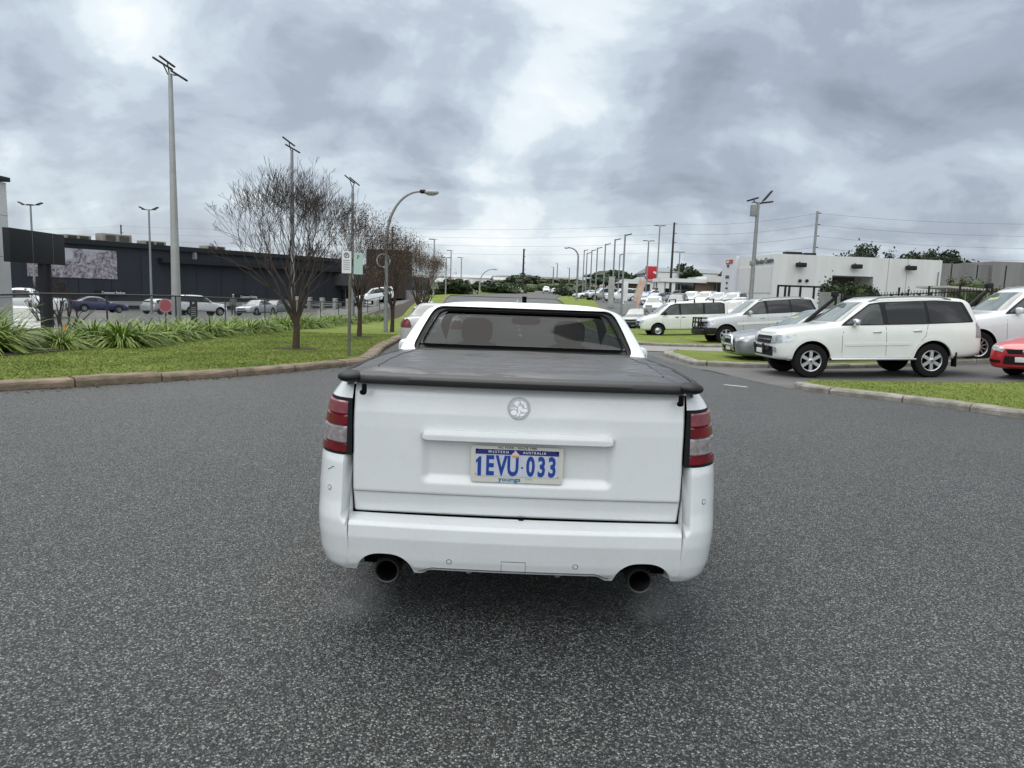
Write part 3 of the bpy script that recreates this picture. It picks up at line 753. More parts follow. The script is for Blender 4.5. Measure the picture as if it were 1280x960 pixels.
    mb = MB(); mb.sphere((.02, 2.98, 1.335), (.125, .025, .035), 0, 20, 10, None, .6); mb.tube((.02, 2.98, 1.34), (.02, 2.90, 1.40), .012)
    mb.build('rear_view_mirror', BLACKP, root)
    mb = MB(); mb.path([(.37 + .17 * math.cos(a), 3.02 + .06 * math.sin(a), .98 + .16 * math.sin(a)) for a in [2 * PI * k / 20 for k in range(21)]], .013, 8); mb.build('steering_wheel', BLACKP, root)
    # black backing sheet; its colour puts the shade into the gaps
    mb = MB(); mb.grid(lambda u, v: ((u * 2 - 1) * .80, .06 + .03 * abs(u * 2 - 1)**3, .30 + .835 * v), 10, 6); mb.build('gap_backing', BLACK, root)
    # tailgate
    def gate(u, v):
        z = 1.150 - .607 * v; x = (u * 2 - 1) * interp(z, [.54, .8, 1.15], [.752, .753, .748])
        y = yr_gate(x, z)
        # number plate recess, rounded
        dx = abs(x) - .40; dz = max(.738 - z, z - .90); q = math.hypot(max(dx, 0), max(dz, 0)) if (dx > 0 or dz > 0) else max(dx, dz)
        y += .024 * (1 - sst(-.004, .045, q))
        e = max(0, abs(x) - .742) / .010; y += .012 * min(1, e)**2
        ez = max(0, .552 - z) / .01; y += .01 * min(1, ez)
        return (x, y, z)
    mb = MB(); mb.grid(gate, 220, 110)
    n = len(mb.v)
    gt = mb.build('tailgate', W_PAINT, root)
    for zc_, hw_, nm in ((.648, .744, 'crease_line'),):
        pts = [(x, yr_gate(x, zc_) - .0015, zc_) for x in np.linspace(-hw_, hw_, 30)]
        MB().path(pts, .0022, 6).build(nm, GREYP, gt)
    mb = MB()
    def hb(u, v):
        x = (u * 2 - 1) * .439; e = max(0, abs(x) - .40) / .039; hh = .028 - .011 * e * e
        a = (v * 2 - 1); z = .930 + hh * a + (0 if a < 0 else -.012 * e * e); y = yr_gate(x, z) - .030 * (1 - .35 * max(0, a)) * max(0, 1 - e**4)**.5 - .003
        if v in (0, 1): y = yr_gate(x, z) + .03
        return (x, y, z)
    mb.grid(hb, 60, 10); bar = mb.build('tailgate_grip_bar', W_PAINT, gt)
    # badge: a chrome disc with a lion and stone in relief
    bc = Vector((0, yr_gate(0, 1.06), 1.06)); br = .0505
    tilt = Matrix.Rotation(R(-10), 4, 'X')
    BM = Matrix.Translation(bc) @ tilt @ Matrix(((1, 0, 0, 0), (0, 0, -1, 0), (0, 1, 0, 0), (0, 0, 0, 1)))
    mb = MB(); mb.lathe([(br, -.006), (br * 1.02, .002), (br * .98, .006), (br * .90, .006), (br * .87, .002), (.001, .002)], BM, 48)
    badge = mb.build('badge', mat('badge_chrome', (.42, .44, .46), .3, .8), gt)
    mb = MB(); sr = lambda p: [(a * br * .92, b * br * .92) for a, b in p]
    shapes = [[(-.50, .38), (-.42, .58), (-.2, .70), (.05, .66), (.02, .42), (-.12, .18), (-.30, .16), (-.34, .30)],
              [(.10, .68), (.30, .74), (.50, .58), (.34, .30), (.24, .42)], [(.40, .66), (.58, .60), (.76, .18), (.70, -.02), (.52, .12), (.46, .34)],
              [(-.10, .08), (.08, .30), (.26, .16), (.36, -.02), (.82, -.06), (.84, -.30), (.62, -.40), (.26, -.34), (.16, -.12), (.16, -.42), (-.02, -.74), (-.26, -.88), (-.18, -.60), (-.04, -.36), (-.06, -.12)],
              [(.20, -.52), (.62, -.50), (.50, -.68), (.12, -.80), (.06, -.70)], [(-.84, .02), (-.40, .06), (-.16, -.06), (-.24, -.14), (-.44, -.04), (-.82, -.08)],
              [(-.48 + .30 * math.cos(a), -.44 + .27 * math.sin(a)) for a in [2 * PI * k / 14 for k in range(14)]]]
    for p in shapes: mb.prism(sr(p), .002, .0075, BM)
    mb.build('badge_lion', mat('badge_relief', (.86, .88, .88), .35, .2), badge, False)
    # number plate with its dealer frame
    py_ = yr_gate(0, .80) + .008; PM = Matrix.Translation((0, py_, .802)) @ Matrix(((1, 0, 0, 0), (0, 0, -1, 0), (0, 1, 0, 0), (0, 0, 0, 1)))
    cream = mat('plate_frame_cream', (.62, .62, .54), .45); pblue = mat('plate_lettering_blue', (.010, .055, .30), .4); pwhite = mat('plate_pale_blue_white', (.58, .61, .68), .4, noise_amt=.08, nscale=30)
    navy = mat('plate_navy_band', (.018, .025, .16), .4)
    mb = MB(); mb.prism(round_poly([(-.209, -.084), (.209, -.084), (.209, .084), (-.209, .084)], .014), 0, .010, PM); fr = mb.build('number_plate_frame', cream, gt, False)
    mb = MB(); mb.prism(round_poly([(-.190, -.055), (.190, -.055), (.190, .070), (-.190, .070)], .006), .0102, .0125, PM); pl = mb.build('number_plate', pwhite, gt, False)
    mb = MB(); mb.prism([(-.189, .046), (.189, .046), (.189, .069), (-.189, .069)], .0126, .0130, PM); mb.build('plate_band', navy, pl, False)
    T = lambda x, y, z=.0132: PM @ Matrix.Translation((x, y, z))
    MB().prism([(-.178, -.054), (-.162, -.054), (-.162, .034), (-.172, .034), (-.177, .026), (-.186, .018), (-.186, .004), (-.178, .010)], .0130, .0138, PM).build('plate_characters', pblue, pl, False)
    for ch, xx in (('E', -.123), ('V', -.070), ('U', -.018), ('0', .062), ('3', .112), ('3', .160)): text(ch, .125, pblue, 'plate_characters', pl, T(xx, -.010), .0006, .0042, .62)
    mb = MB(); mb.sphere((.024, -.012, .0135), (.005, .005, .001), 0, 10, 6, PM); mb.build('plate_dot', pblue, pl)
    text('WESTERN', .0155, WHITE, 'plate_heading', pl, T(-.085, .0575), .0004, .0003, 1, 'CENTER', 1.5)
    text('AUSTRALIA', .0155, WHITE, 'plate_heading', pl, T(.078, .0575), .0004, .0003, 1, 'CENTER', 1.4)
    mb = MB(); mb.prism([(.018 * math.cos(a) - .008, .044 + .013 * math.sin(a)) for a in [2 * PI * k / 20 for k in range(20)]], .0131, .0136, PM)
    mb.prism([(-.024, .046), (.008, .046), (-.008, .068)], .0137, .0141, PM); ce = mb.build('plate_crest', mat('crest_white', (.7, .6, .6), .5), pl, False)
    mb = MB(); mb.prism([(-.020, .034), (.004, .034), (.007, .043), (-.023, .043)], .0142, .0146, PM); mb.build('crest_base', mat('crest_gold', (.62, .34, .08), .5), pl, False)
    ink = mat('frame_black_ink', (.01, .03, .03), .5)
    text('VIC PARK - SINCE 1980', .0145, ink, 'frame_lettering', fr, T(0, .0772, .0102), .0004, .0003, 1.15, 'CENTER', 1.05)
    text('youngs', .0275, mat('frame_teal_ink', (.0, .14, .30), .5), 'frame_lettering', fr, T(-.032, -.0695, .0102), .0004, .0008, 1.25, 'CENTER', 1.05)
    text('CARS', .011, mat('frame_cyan_ink', (.08, .50, .50), .5), 'frame_lettering', fr, T(.056, -.066, .0102), .0004, .0002, 1.1, 'CENTER', 1.2)
    for bx_, bz_ in ((-.182, .066), (.182, .062), (-.187, -.047), (.187, -.052), (-.11, .066), (.11, .066)): mb = MB(); mb.sphere((bx_, bz_, .013), (.0045, .0045, .003) if bz_ > 0 else (.0025, .0025, .002), 0, 10, 6, PM); mb.build('plate_screw', BLACK, pl)
    # rear corners: upper quarter, lamp, bumper
    for s in (-1, 1):
        mb = MB(); mb.grid(lambda u, v: shell(u * 1.0, 1.168 - .093 * v, .02 + interp(1.168 - .093 * v, [1.07, 1.17], [.0, .045]), s, 0, .60), 26, 8)
        mb.build('rear_quarter_panel', W_PAINT, root)
        mb = MB(); mb.grid(lambda u, v: shell(u * .84, 1.077 - .264 * v, .018, s, .0, .60), 24, 6); lamp = mb.build('tail_light', BLACKP, root)
        for (za, zb, m, nm) in ((1.062, .998, REDLP, 'faded_red_lens'), (.998, .946, REDL, 'red_lens'), (.946, .864, CLEARL, 'clear_lens'), (.864, .822, REDL, 'red_lens')):
            def ln(u, v):
                z = za + (zb - za) * v; e = min(u, 1 - u, v, 1 - v) / .06
                o_ = .009 * min(1, max(0, e)**.5)
                uu = .055 + .65 * u
                return shell(uu, z, .018, s, o_ - .001, .60)
            q = MB().grid(ln, 26, 10).build(nm, m, lamp)
        # lower quarter behind the bumper corner
        mb = MB(); mb.grid(lambda u, v: shell(.55 + .45 * u, .83 - .52 * v, .03, s, -.004, .74), 12, 10); mb.build('rear_quarter_panel', W_PAINT, root)
    SX = [0, .745, .760, .775]
    def bz_bot(x):
        a = abs(x); z = .301 - .027 * sst(.375, .43, a) + .003 * sst(.47, .75, a) + .025 * sst(.84, .97, a)
        q = abs(a - .592) / .132
        if q < 1: z = max(z, .276 + .098 * (1 - q**2.6)**.55)
        return z
    def bump(u, v):
        # u 0..1 across: left side, corner, centre, corner, right side
        t = abs(u * 2 - 1); s = -1 if u < .5 else 1
        k = sst(.60, .635, t)
        if t < .60: x = t / .60 * .748; yb = 0
        else: x = None
        if x is not None:
            zb = bz_bot(x); zt = .537
            vv = min(v, .96) / .96; z = zt - (zt - zb) * vv**1.35
            y = interp(z, [.26, .29, .31, .35, .45, .505, .522, .531, .540, .545], [-.010, -.028, -.046, -.058, -.074, -.070, -.058, -.02, .045, .05]) + .03 * (x / .75)**2
            if v > .96: y += .10; z += .004
            q = abs(x - .592) / .16                     # pressed flare around the exhaust cut-out
            if q < 1: y += .0
            return (s * x, y, z)
        uu = (t - .60) / .40
        x_a = shell(uu, .6, 0, 1)[0]
        zb = bz_bot(min(x_a, .92)); zt = .537 + (.812 - .537) * sst(0.0, .018, uu)
        vv = min(v, .96) / .96; z = zt - (zt - zb) * (vv**1.35 if uu < .02 else vv**1.1)
        yc = interp(z, [.26, .29, .31, .35, .45, .505, .522, .531, .540, .545], [-.010, -.028, -.046, -.058, -.074, -.070, -.058, -.02, .045, .05]) + .03
        yk = interp(z, [.26, .30, .35, .45, .52, .60, .70, .78, .81], [.02, -.012, -.026, -.042, -.040, -.018, -.004, .004, .016])
        y0 = yc + (yk - yc) * sst(0, .09, uu)
        P = shell(uu, z, y0, s, .004, .72)
        if v > .96: return (P[0] * (1 - .08), P[1] + .05, P[2] + .004)
        return P
    mb = MB(); mb.grid(bump, 300, 48); bp = mb.build('rear_bumper', W_PAINT, root)
    bpb = bvh_of(bp.data)
    # lower valance lip line
    mb = MB(); patch('', bpb, strip_poly([(x, bz_bot(x) + .013) for x in np.linspace(-.44, .44, 40)], .005), 'Y', None, None, .0015, .02, .001, True, mb)
    mb.build('valance_line', GREYP, bp)
    mb = MB()
    ring = mat('sensor_ring', (.08, .08, .08), .5)
    for sx, sz in ((-.862, .655), (-.293, .352), (.282, .352), (.862, .655)):
        h = bpb.find_nearest(Vector((sx, -.2, sz))) if abs(sx) > .8 else bpb.ray_cast(Vector((sx, -2, sz)), Vector((0, 1, 0)))
        if abs(sx) > .8: h = bpb.ray_cast(Vector((sx, -2, sz)), Vector((0, 1, 0)))
        mt = h[1].to_track_quat('Z', 'Y').to_matrix().to_4x4(); 
        if h[1].y > 0: mt = (-h[1]).to_track_quat('Z', 'Y').to_matrix().to_4x4()
        mt = Matrix.Translation(h[0]) @ mt
        mbr = MB(); mbd = MB(); mbr.lathe([(.0125, -.002), (.0125, .0012), (.0098, .0012)], mt, 24); mbd.lathe([(.0098, .0004), (.009, .0022), (.001, .0026)], mt, 24); q_ = mbd.build('parking_sensor', W_PAINT, bp); q_.location = (0, 0, 0); mbr.build('sensor_ring', ring, bp)
    mb = MB(); 
    patch('', bpb, strip_poly([(-.055, .306), (-.055, .365), (.055, .365), (.055, .306)], .0028), 'Y', None, None, .0012, .02, .001, True, mb)
    mb.build('tow_eye_cover', GREYP, bp)
    mb = MB(); patch('', bpb, strip_poly([(-.875, .735), (-.862, .742), (-.85, .752), (-.84, .754)], .004), 'Y', None, None, .001, .02, .001, True, mb); mb.build('paint_scratch', GREYP, bp)
    MB().box((.028, yr_gate(0, .545) - .006, .538), (.024, .02, .016), 0, None, .004).build('tailgate_stop', BLACK, gt)
    # black underside
    mb = MB(); mb.box((0, .28, .38), (1.5, .36, .12)); mb.box((0, 1.6, .28), (1.3, 2.2, .12)); mb.box((0, 3.7, .30), (1.4, 1.6, .2)); mb.tube((-.8, 1.13, .34), (.8, 1.13, .34), .05)
    mb.box((0, .25, .335), (.9, .35, .09), 0, None, .03); mb.box((0, .45, .9), (1.60, .5, .3)); mb.box((0, .22, .42), (1.62, .22, .16)); [mb.box((q_ * .592, .34, .32), (.34, .06, .26)) for q_ in (-1, 1)]
    mb.build('underbody', BLACK, root)
    for x in (-.205, .205): mb = MB(); mb.sphere((x, -.005, .296), (.018, .01, .018)); mb.build('bumper_stud', GALV, bp)
    for s in (-1, 1):
        mb = MB(); e = Matrix.Translation((s * .592, .03, .262)) @ Matrix.Rotation(-PI / 2, 4, 'X')
        mb.lathe([(.050, 0), (.057, -.003), (.060, .004), (.060, .22), (.03, .3)], e, 30); mb.lathe([(.050, 0), (.048, .02), (.048, .20), (.001, .21)], e, 30, 1)
        mb.build('exhaust_tip', [mat('sooty_exhaust', (.05, .05, .048), .45, .6), BLACK], root)
        mb = MB(); mb.sphere((s * .60, .42, .32), (.16, .26, .09), 0, 20, 10, None, .7); mb.build('muffler', mat('muffler_steel', (.03, .03, .03), .7), root)
    for y in (1.13, 4.14):
        for s in (-1, 1):
            o = wheel(root, s * .80, y, .335, .24, 'five'); 
            # wheel() spins about y; turn it to spin about x
            o.rotation_euler = (0, 0, -PI / 2)
    for o in [c for c in root.children if c.name.startswith('wheel')]:
        x, y, z = o.location
        # outward side must match: meshes were made for +y / -y sides
    # tonneau cover
    vinyl = mat('tonneau_vinyl', (.050, .050, .054), .36, spec=.6, noise_amt=.3, nscale=5)
    t = vinyl.node_tree; b = t.nodes['Principled BSDF']; co = N(t, 'ShaderNodeTexCoord')
    f1 = noise_n(t, co.outputs['Object'], 2.2, 4, .6, 1.5, (3, 2, 0), (1, 2.2, 1)); f2 = noise_n(t, co.outputs['Object'], 160, 2, .6)
    rr = N(t, 'ShaderNodeMapRange'); rr.inputs[1].default_value = .44; rr.inputs[2].default_value = .56; rr.inputs[3].default_value = .30; rr.inputs[4].default_value = .62
    t.links.new(f1, rr.inputs[0]); t.links.new(rr.outputs[0], b.inputs['Roughness'])
    bp2 = N(t, 'ShaderNodeBump'); bp2.inputs['Strength'].default_value = .35; bp2.inputs['Distance'].default_value = .012
    t.links.new(M(t, 'ADD', f1, M(t, 'MULTIPLY', f2, .05)), bp2.inputs['Height']); t.links.new(bp2.outputs[0], b.inputs['Normal'])
    def cov(u, v):
        y = .0 + 2.20 * v; e = interp(y, [0, .25, 1.1, 2.2], [.775, .84, .905, .905]); t_ = (u * 2 - 1); x = e * t_
        z = interp(y, [0, .3, 2.2], [1.184, 1.176, 1.124])
        d = min((1 - abs(t_)) * e, y + .02); bev = .16
        z += interp(y, [0, .5, 2.2], [.030, .026, .010]) * sst(0, bev, d)
        z += .004 * math.sin(x * 9 + y * 5) * math.sin(y * 7 + 1) * sst(0, .2, d) + .005 * noise.noise(Vector((x * 3, y * 3, 1)))
        z += 0
        if abs(t_) > .985: z -= .05
        return (x, y, z)
    mb = MB(); mb.grid(cov, 90, 80); cv = mb.build('tonneau_cover', vinyl, root)
    for s in (-1, 1):   # welded seams
        pts = []
        for k in range(30):
            y = .14 + 2.0 * k / 29; e = interp(y, [0, .25, 1.1, 2.2], [.775, .84, .905, .905]); x = s * (e - .15)
            q = cov((x / e + 1) / 2, y / 2.2); pts.append((q[0], q[1], q[2] + .001))
        MB().path(pts, .004, 6).build('cover_seam', vinyl, cv)
    def edge(x):
        a = abs(x); y = -.022 + .03 * (x / .75)**2 + (.03 * sst(.70, .80, a)); return (x, y, 1.170 + .006 * sst(.7, .78, a))
    xs = np.linspace(-.735, .735, 60)
    bm = MB(); n = 14
    prof = [(-.006, -.024), (-.014, -.010), (-.014, .008), (-.004, .022), (.02, .030), (.07, .030), (.07, -.01), (.02, -.026)]
    vs = []
    for x in xs:
        q = edge(x)
        for a, b_ in prof: vs.append((x, q[1] + a, q[2] + b_ * .85))
    m = len(prof); fs = [(i * m + k, i * m + (k + 1) % m, (i + 1) * m + (k + 1) % m, (i + 1) * m + k) for i in range(len(xs) - 1) for k in range(m)]
    bm.add(vs, fs); bm.build('rear_cover_rail', mat('rail_rubber', (.022, .022, .023), .5, bump=.1), cv)
    for s in (-1, 1):
        mb = MB(); mb.sphere((s * .765, .035, 1.176), (.060, .080, .027), 0, 24, 14, Matrix.Translation((0, 0, 0)))
        mb.build('rail_end_cap', BLACKP, cv)
        mb = MB(); mb.box((s * .706 + .012, -.018, 1.128), (.022, .018, .045), 0, Matrix.Translation((0, 0, 0)), .006); mb.sphere((s * .706 + .008, -.024, 1.112), (.016, .012, .012)); mb.build('cover_clip', BLACK, cv)
    for s in (-1, 1):   # side rails of the cover
        pts = [(s * (interp(y, [0, .25, 1.1, 2.2], [.775, .84, .905, .905]) - .002), y, interp(y, [0, .3, 2.2], [1.174, 1.168, 1.110])) for y in np.linspace(.03, 2.2, 24)]
        MB().path(pts, .016, 8).build('side_cover_rail', BLACKP, cv)
    mb = MB(); mb.prism([(0, 0), (.10, 0), (.015, .05), (0, .05)], -.018, .018, Matrix.Translation((0, 2.66, 1.495)) @ Matrix(((0, 0, 1, 0), (1, 0, 0, 0), (0, 1, 0, 0), (0, 0, 0, 1)))); mb.build('roof_aerial', BLACK, root)
    # front end, seen only from elsewhere
    for s in (-1, 1):
        car(patch('headlight', solid, round_poly([(s * .46, .62), (s * .46, .70), (s * .74, .76), (s * .80, .66)] if s > 0 else [(-.80, .66), (-.74, .76), (-.46, .70), (-.46, .62)], .03), 'F', HEADL, root, .01, .06))
    car(patch('grille', solid, [(-.38, .54), (-.4, .66), (.4, .66), (.38, .54)], 'F', BLACKP, root, .01, .08))
    for s, V in ((1, 'L'), (-1, 'R')):
        mb = MB(); 
        for ln_ in ([(3.38, 1.0), (3.40, .8), (3.40, .3)], [(2.35, 1.08), (2.30, .8), (2.36, .3)]): patch('', solid, strip_poly(ln_, .009), V, None, None, .0012, .08, .002, True, mb)
        car(mb.build('door_seam', BLACKP, root))
        o = mirror_part(root, 3.18, s * .87, 1.05, W_PAINT, s); car(o)
        mb = MB(); mb.box((2.52, s * .955, .92), (.2, .03, .035), 0, None, .012); car(mb.build('door_handle', W_PAINT, root))
    return root
UTE_MAIN = build_ute()
# exhaust vapour drifting from the two tailpipes
def smoke(cx_, cy_, cz_, r_, dens, lab):
    mb = MB(); mb.sphere((0, 0, 0), (1, 1, 1), 0, 20, 12)
    m = bpy.data.materials.new('vapour'); m.use_nodes = True; t = m.node_tree; t.nodes.clear()
    o = N(t, 'ShaderNodeOutputMaterial'); pv = N(t, 'ShaderNodeVolumePrincipled'); co = N(t, 'ShaderNodeTexCoord')
    ln = N(t, 'ShaderNodeVectorMath', operation='LENGTH'); t.links.new(co.outputs['Object'], ln.inputs[0])
    fo = N(t, 'ShaderNodeMapRange', interpolation_type='SMOOTHSTEP'); fo.inputs[1].default_value = 1.0; fo.inputs[2].default_value = .15
    t.links.new(ln.outputs['Value'], fo.inputs[0])
    nn = noise_n(t, co.outputs['Object'], 1.6, 3, .5, .2)
    nm = N(t, 'ShaderNodeMapRange'); nm.inputs[1].default_value = .45; nm.inputs[2].default_value = .7; nm.inputs[3].default_value = .35; t.links.new(nn, nm.inputs[0])
    t.links.new(M(t, 'MULTIPLY', M(t, 'MULTIPLY', fo.outputs[0], nm.outputs[0]), dens), pv.inputs['Density'])
    pv.inputs['Color'].default_value = (.95, .95, .95, 1)
    t.links.new(pv.outputs[0], o.inputs['Volume'])
    ob = mb.build('exhaust_vapour', m); ob.location = (cx_, cy_, cz_); ob.scale = r_
    mark(ob, lab, 'vapour', None, 'stuff')
smoke(-.66, 2.98, .20, (.24, .16, .15) , 1.3, 'thin grey vapour drifting from the left exhaust pipe')
smoke(.66, 3.0, .22, (.16, .14, .13) , 1.2, 'thin grey vapour drifting from the right exhaust pipe')
# ------------------------------------------------------------------ ground, roads, verges
def asphalt(name, base, chips, chip_col, scale=130, rough=.62):
    m = bpy.data.materials.new(name); m.use_nodes = True; t = m.node_tree; b = t.nodes['Principled BSDF']
    co = N(t, 'ShaderNodeTexCoord'); mp = N(t, 'ShaderNodeMapping'); t.links.new(co.outputs['Object'], mp.inputs[0]); mp.inputs['Scale'].default_value = (1, 1, .3)
    v = N(t, 'ShaderNodeTexVoronoi'); v.inputs['Scale'].default_value = scale; t.links.new(mp.outputs[0], v.inputs['Vector'])
    sp = N(t, 'ShaderNodeSeparateColor'); t.links.new(v.outputs['Color'], sp.inputs[0])
    # each chip has its own tone; few are pale quartz
    cr = N(t, 'ShaderNodeValToRGB'); t.links.new(sp.outputs[0], cr.inputs[0]); e = cr.color_ramp; e.interpolation = 'LINEAR'
    e.elements[0].position = 0; e.elements[0].color = (base * .35, base * .36, base * .36, 1)
    e.elements[1].position = 1; e.elements[1].color = (*chip_col, 1)
    a = e.elements.new(.5); a.color = (base, base * 1.06, base * 1.02, 1)
    a = e.elements.new(.74); a.color = (base * 2.6, base * 2.7, base * 2.65, 1)
    a = e.elements.new(.26); a.color = (base * .55, base * .57, base * .56, 1)
    a = e.elements.new(1 - chips); a.color = (base * 3.6, base * 3.7, base * 3.6, 1)
    a = e.elements.new(1 - chips * .45); a.color = tuple(c * .62 for c in chip_col) + (1,)
    edge = N(t, 'ShaderNodeMapRange'); edge.inputs[1].default_value = .25; edge.inputs[2].default_value = .65; edge.inputs[3].default_value = 1; edge.inputs[4].default_value = .45
    t.links.new(v.outputs['Distance'], edge.inputs[0])
    big = noise_n(t, co.outputs['Object'], .35, 5, .6, .4); mid = noise_n(t, co.outputs['Object'], 4.0, 4, .65)
    stn = noise_n(t, co.outputs['Object'], 1.1, 6, .7, 1.2, (5, 9, 0)); st2 = N(t, 'ShaderNodeMapRange'); st2.inputs[1].default_value = .60; st2.inputs[2].default_value = .72; st2.inputs[3].default_value = 0; st2.inputs[4].default_value = -.22; t.links.new(stn, st2.inputs[0])
    tone = M(t, 'ADD', M(t, 'ADD', .62, st2.outputs[0]), M(t, 'ADD', M(t, 'MULTIPLY', big, .50), M(t, 'MULTIPLY', mid, .28)))
    mul = N(t, 'ShaderNodeVectorMath', operation='SCALE'); t.links.new(cr.outputs[0], mul.inputs[0]); t.links.new(M(t, 'MULTIPLY', edge.outputs[0], tone), mul.inputs['Scale'])
    t.links.new(mul.outputs[0], b.inputs['Base Color']); b.inputs['Specular IOR Level'].default_value = .45
    rr = N(t, 'ShaderNodeMapRange'); rr.inputs[3].default_value = rough - .22; rr.inputs[4].default_value = rough + .08; t.links.new(sp.outputs[1], rr.inputs[0]); t.links.new(rr.outputs[0], b.inputs['Roughness'])
    bp = N(t, 'ShaderNodeBump'); bp.inputs['Strength'].default_value = .9; bp.inputs['Distance'].default_value = .007
    hgt = M(t, 'ADD', M(t, 'MULTIPLY', v.outputs['Distance'], -1.0), M(t, 'MULTIPLY', sp.outputs[2], .8))
    t.links.new(hgt, bp.inputs['Height']); t.links.new(bp.outputs[0], b.inputs['Normal'])
    MATS[name] = m
    return m
ROAD = asphalt('chip_seal_asphalt', .052, .16, (.42, .45, .42))
LOT = mat('yard_asphalt', (.105, .105, .102), .8, noise_amt=.3, nscale=.6, bump=.3, bscale=60)
CONC = mat('concrete', (.30, .29, .27), .85, noise_amt=.3, nscale=1.2, bump=.2, bscale=50)
def grass_mat(name, a, b_, c_):
    m = bpy.data.materials.new(name); m.use_nodes = True; t = m.node_tree; b = t.nodes['Principled BSDF']; co = N(t, 'ShaderNodeTexCoord')
    n1 = noise_n(t, co.outputs['Object'], .7, 5, .6, .5); n2 = noise_n(t, co.outputs['Object'], 12, 5, .7); n3 = noise_n(t, co.outputs['Object'], 90, 3, .7)
    f = M(t, 'ADD', M(t, 'MULTIPLY', n1, .5), M(t, 'ADD', M(t, 'MULTIPLY', n2, .3), M(t, 'MULTIPLY', n3, .3)))
    cr = N(t, 'ShaderNodeValToRGB'); t.links.new(f, cr.inputs[0]); e = cr.color_ramp
    e.elements[0].position = .38; e.elements[0].color = (*a, 1); e.elements[1].position = .72; e.elements[1].color = (*c_, 1)
    q = e.elements.new(.53); q.color = (*b_, 1)
    t.links.new(cr.outputs[0], b.inputs['Base Color']); b.inputs['Roughness'].default_value = .9; b.inputs['Specular IOR Level'].default_value = .2
    bp = N(t, 'ShaderNodeBump'); bp.inputs['Strength'].default_value = .8; bp.inputs['Distance'].default_value = .03
    t.links.new(M(t, 'ADD', n2, n3), bp.inputs['Height']); t.links.new(bp.outputs[0], b.inputs['Normal'])
    MATS[name] = m; return m
GRASS = grass_mat('lawn', (.080, .125, .020), (.16, .21, .038), (.25, .285, .075))
SOIL = mat('garden_soil', (.055, .035, .022), .95, noise_amt=.5, nscale=9, bump=.8, bscale=25, col2=(.022, .015, .010))
# base sheet
xs = sorted(set([-2500, -1500, -900, -500, -300, -200, -150] + list(range(-120, 121, 6)) + [x * 2 for x in range(-20, 21)] + [150, 200, 300, 500, 900, 1500, 2500]))
ys = sorted(set([-60, -30, -10] + [y * 1.5 for y in range(0, 40)] + list(range(60, 200, 5)) + list(range(200, 420, 20)) + [450, 500, 600, 700, 900, 1100, 1500, 2000, 3000]))
def ground_mat():
    m = bpy.data.materials.new('terrain'); m.use_nodes = True; t = m.node_tree; b = t.nodes['Principled BSDF']; co = N(t, 'ShaderNodeTexCoord')
    n1 = noise_n(t, co.outputs['Object'], .03, 6, .6); n2 = noise_n(t, co.outputs['Object'], .8, 5, .7)
    cr = N(t, 'ShaderNodeValToRGB'); t.links.new(n1, cr.inputs[0]); e = cr.color_ramp
    e.elements[0].position = .35; e.elements[0].color = (.05, .06, .028, 1); e.elements[1].position = .62; e.elements[1].color = (.20, .17, .12, 1)
    sep_ = N(t, 'ShaderNodeSeparateXYZ'); t.links.new(co.outputs['Object'], sep_.inputs[0])
    far = N(t, 'ShaderNodeMapRange', interpolation_type='SMOOTHSTEP'); far.inputs[1].default_value = 112; far.inputs[2].default_value = 125; t.links.new(sep_.outputs[1], far.inputs[0])
    mx = N(t, 'ShaderNodeMix', data_type='RGBA'); t.links.new(far.outputs[0], mx.inputs[0])
    cr2 = N(t, 'ShaderNodeValToRGB'); t.links.new(n2, cr2.inputs[0]); e = cr2.color_ramp; e.elements[0].position = .3; e.elements[0].color = (.075, .077, .077, 1); e.elements[1].position = .7; e.elements[1].color = (.125, .125, .12, 1)
    t.links.new(cr2.outputs[0], mx.inputs[6]); t.links.new(cr.outputs[0], mx.inputs[7]); t.links.new(mx.outputs[2], b.inputs['Base Color']); b.inputs['Roughness'].default_value = .8
    bp = N(t, 'ShaderNodeBump'); bp.inputs['Strength'].default_value = .3; bp.inputs['Distance'].default_value = .02; f = noise_n(t, co.outputs['Object'], 50, 3, .7)
    t.links.new(f, bp.inputs['Height']); t.links.new(bp.outputs[0], b.inputs['Normal'])
    return m
mb = MB(); nx, ny = len(xs), len(ys)
vs = [(x, y, G(x, y) - .012) for y in ys for x in xs]; fs = [(j * nx + i, j * nx + i + 1, (j + 1) * nx + i + 1, (j + 1) * nx + i) for j in range(ny - 1) for i in range(nx - 1)]
mb.add(vs, fs); mark(mb.build('ground', ground_mat()), kind='structure')
def catmull(pts, closed=False, n=8):
    P = [Vector(p).to_2d() for p in pts]; o = []; L = len(P)
    for i in range(L if closed else L - 1):
        p0 = P[(i - 1) % L] if closed or i > 0 else P[0]; p1 = P[i]; p2 = P[(i + 1) % L]; p3 = P[(i + 2) % L] if closed or i + 2 < L else P[-1]
        for k in range(n):
            t = k / n
            o.append(0.5 * ((2 * p1) + (-p0 + p2) * t + (2 * p0 - 5 * p1 + 4 * p2 - p3) * t * t + (-p0 + 3 * p1 - 3 * p2 + p3) * t**3))
    if not closed: o.append(P[-1])
    return o
def sheet(name, poly, off, m, res, kind='structure', **kw):
    vs, fs = cdt([tuple(p) for p in poly], res)
    mb = MB(); mb.add([(x, y, G(x, y) + off) for x, y in vs], fs)
    o = mb.build(name, m, None, True)
    for p in o.data.polygons:
        pass
    return mark(o, kind=kind)
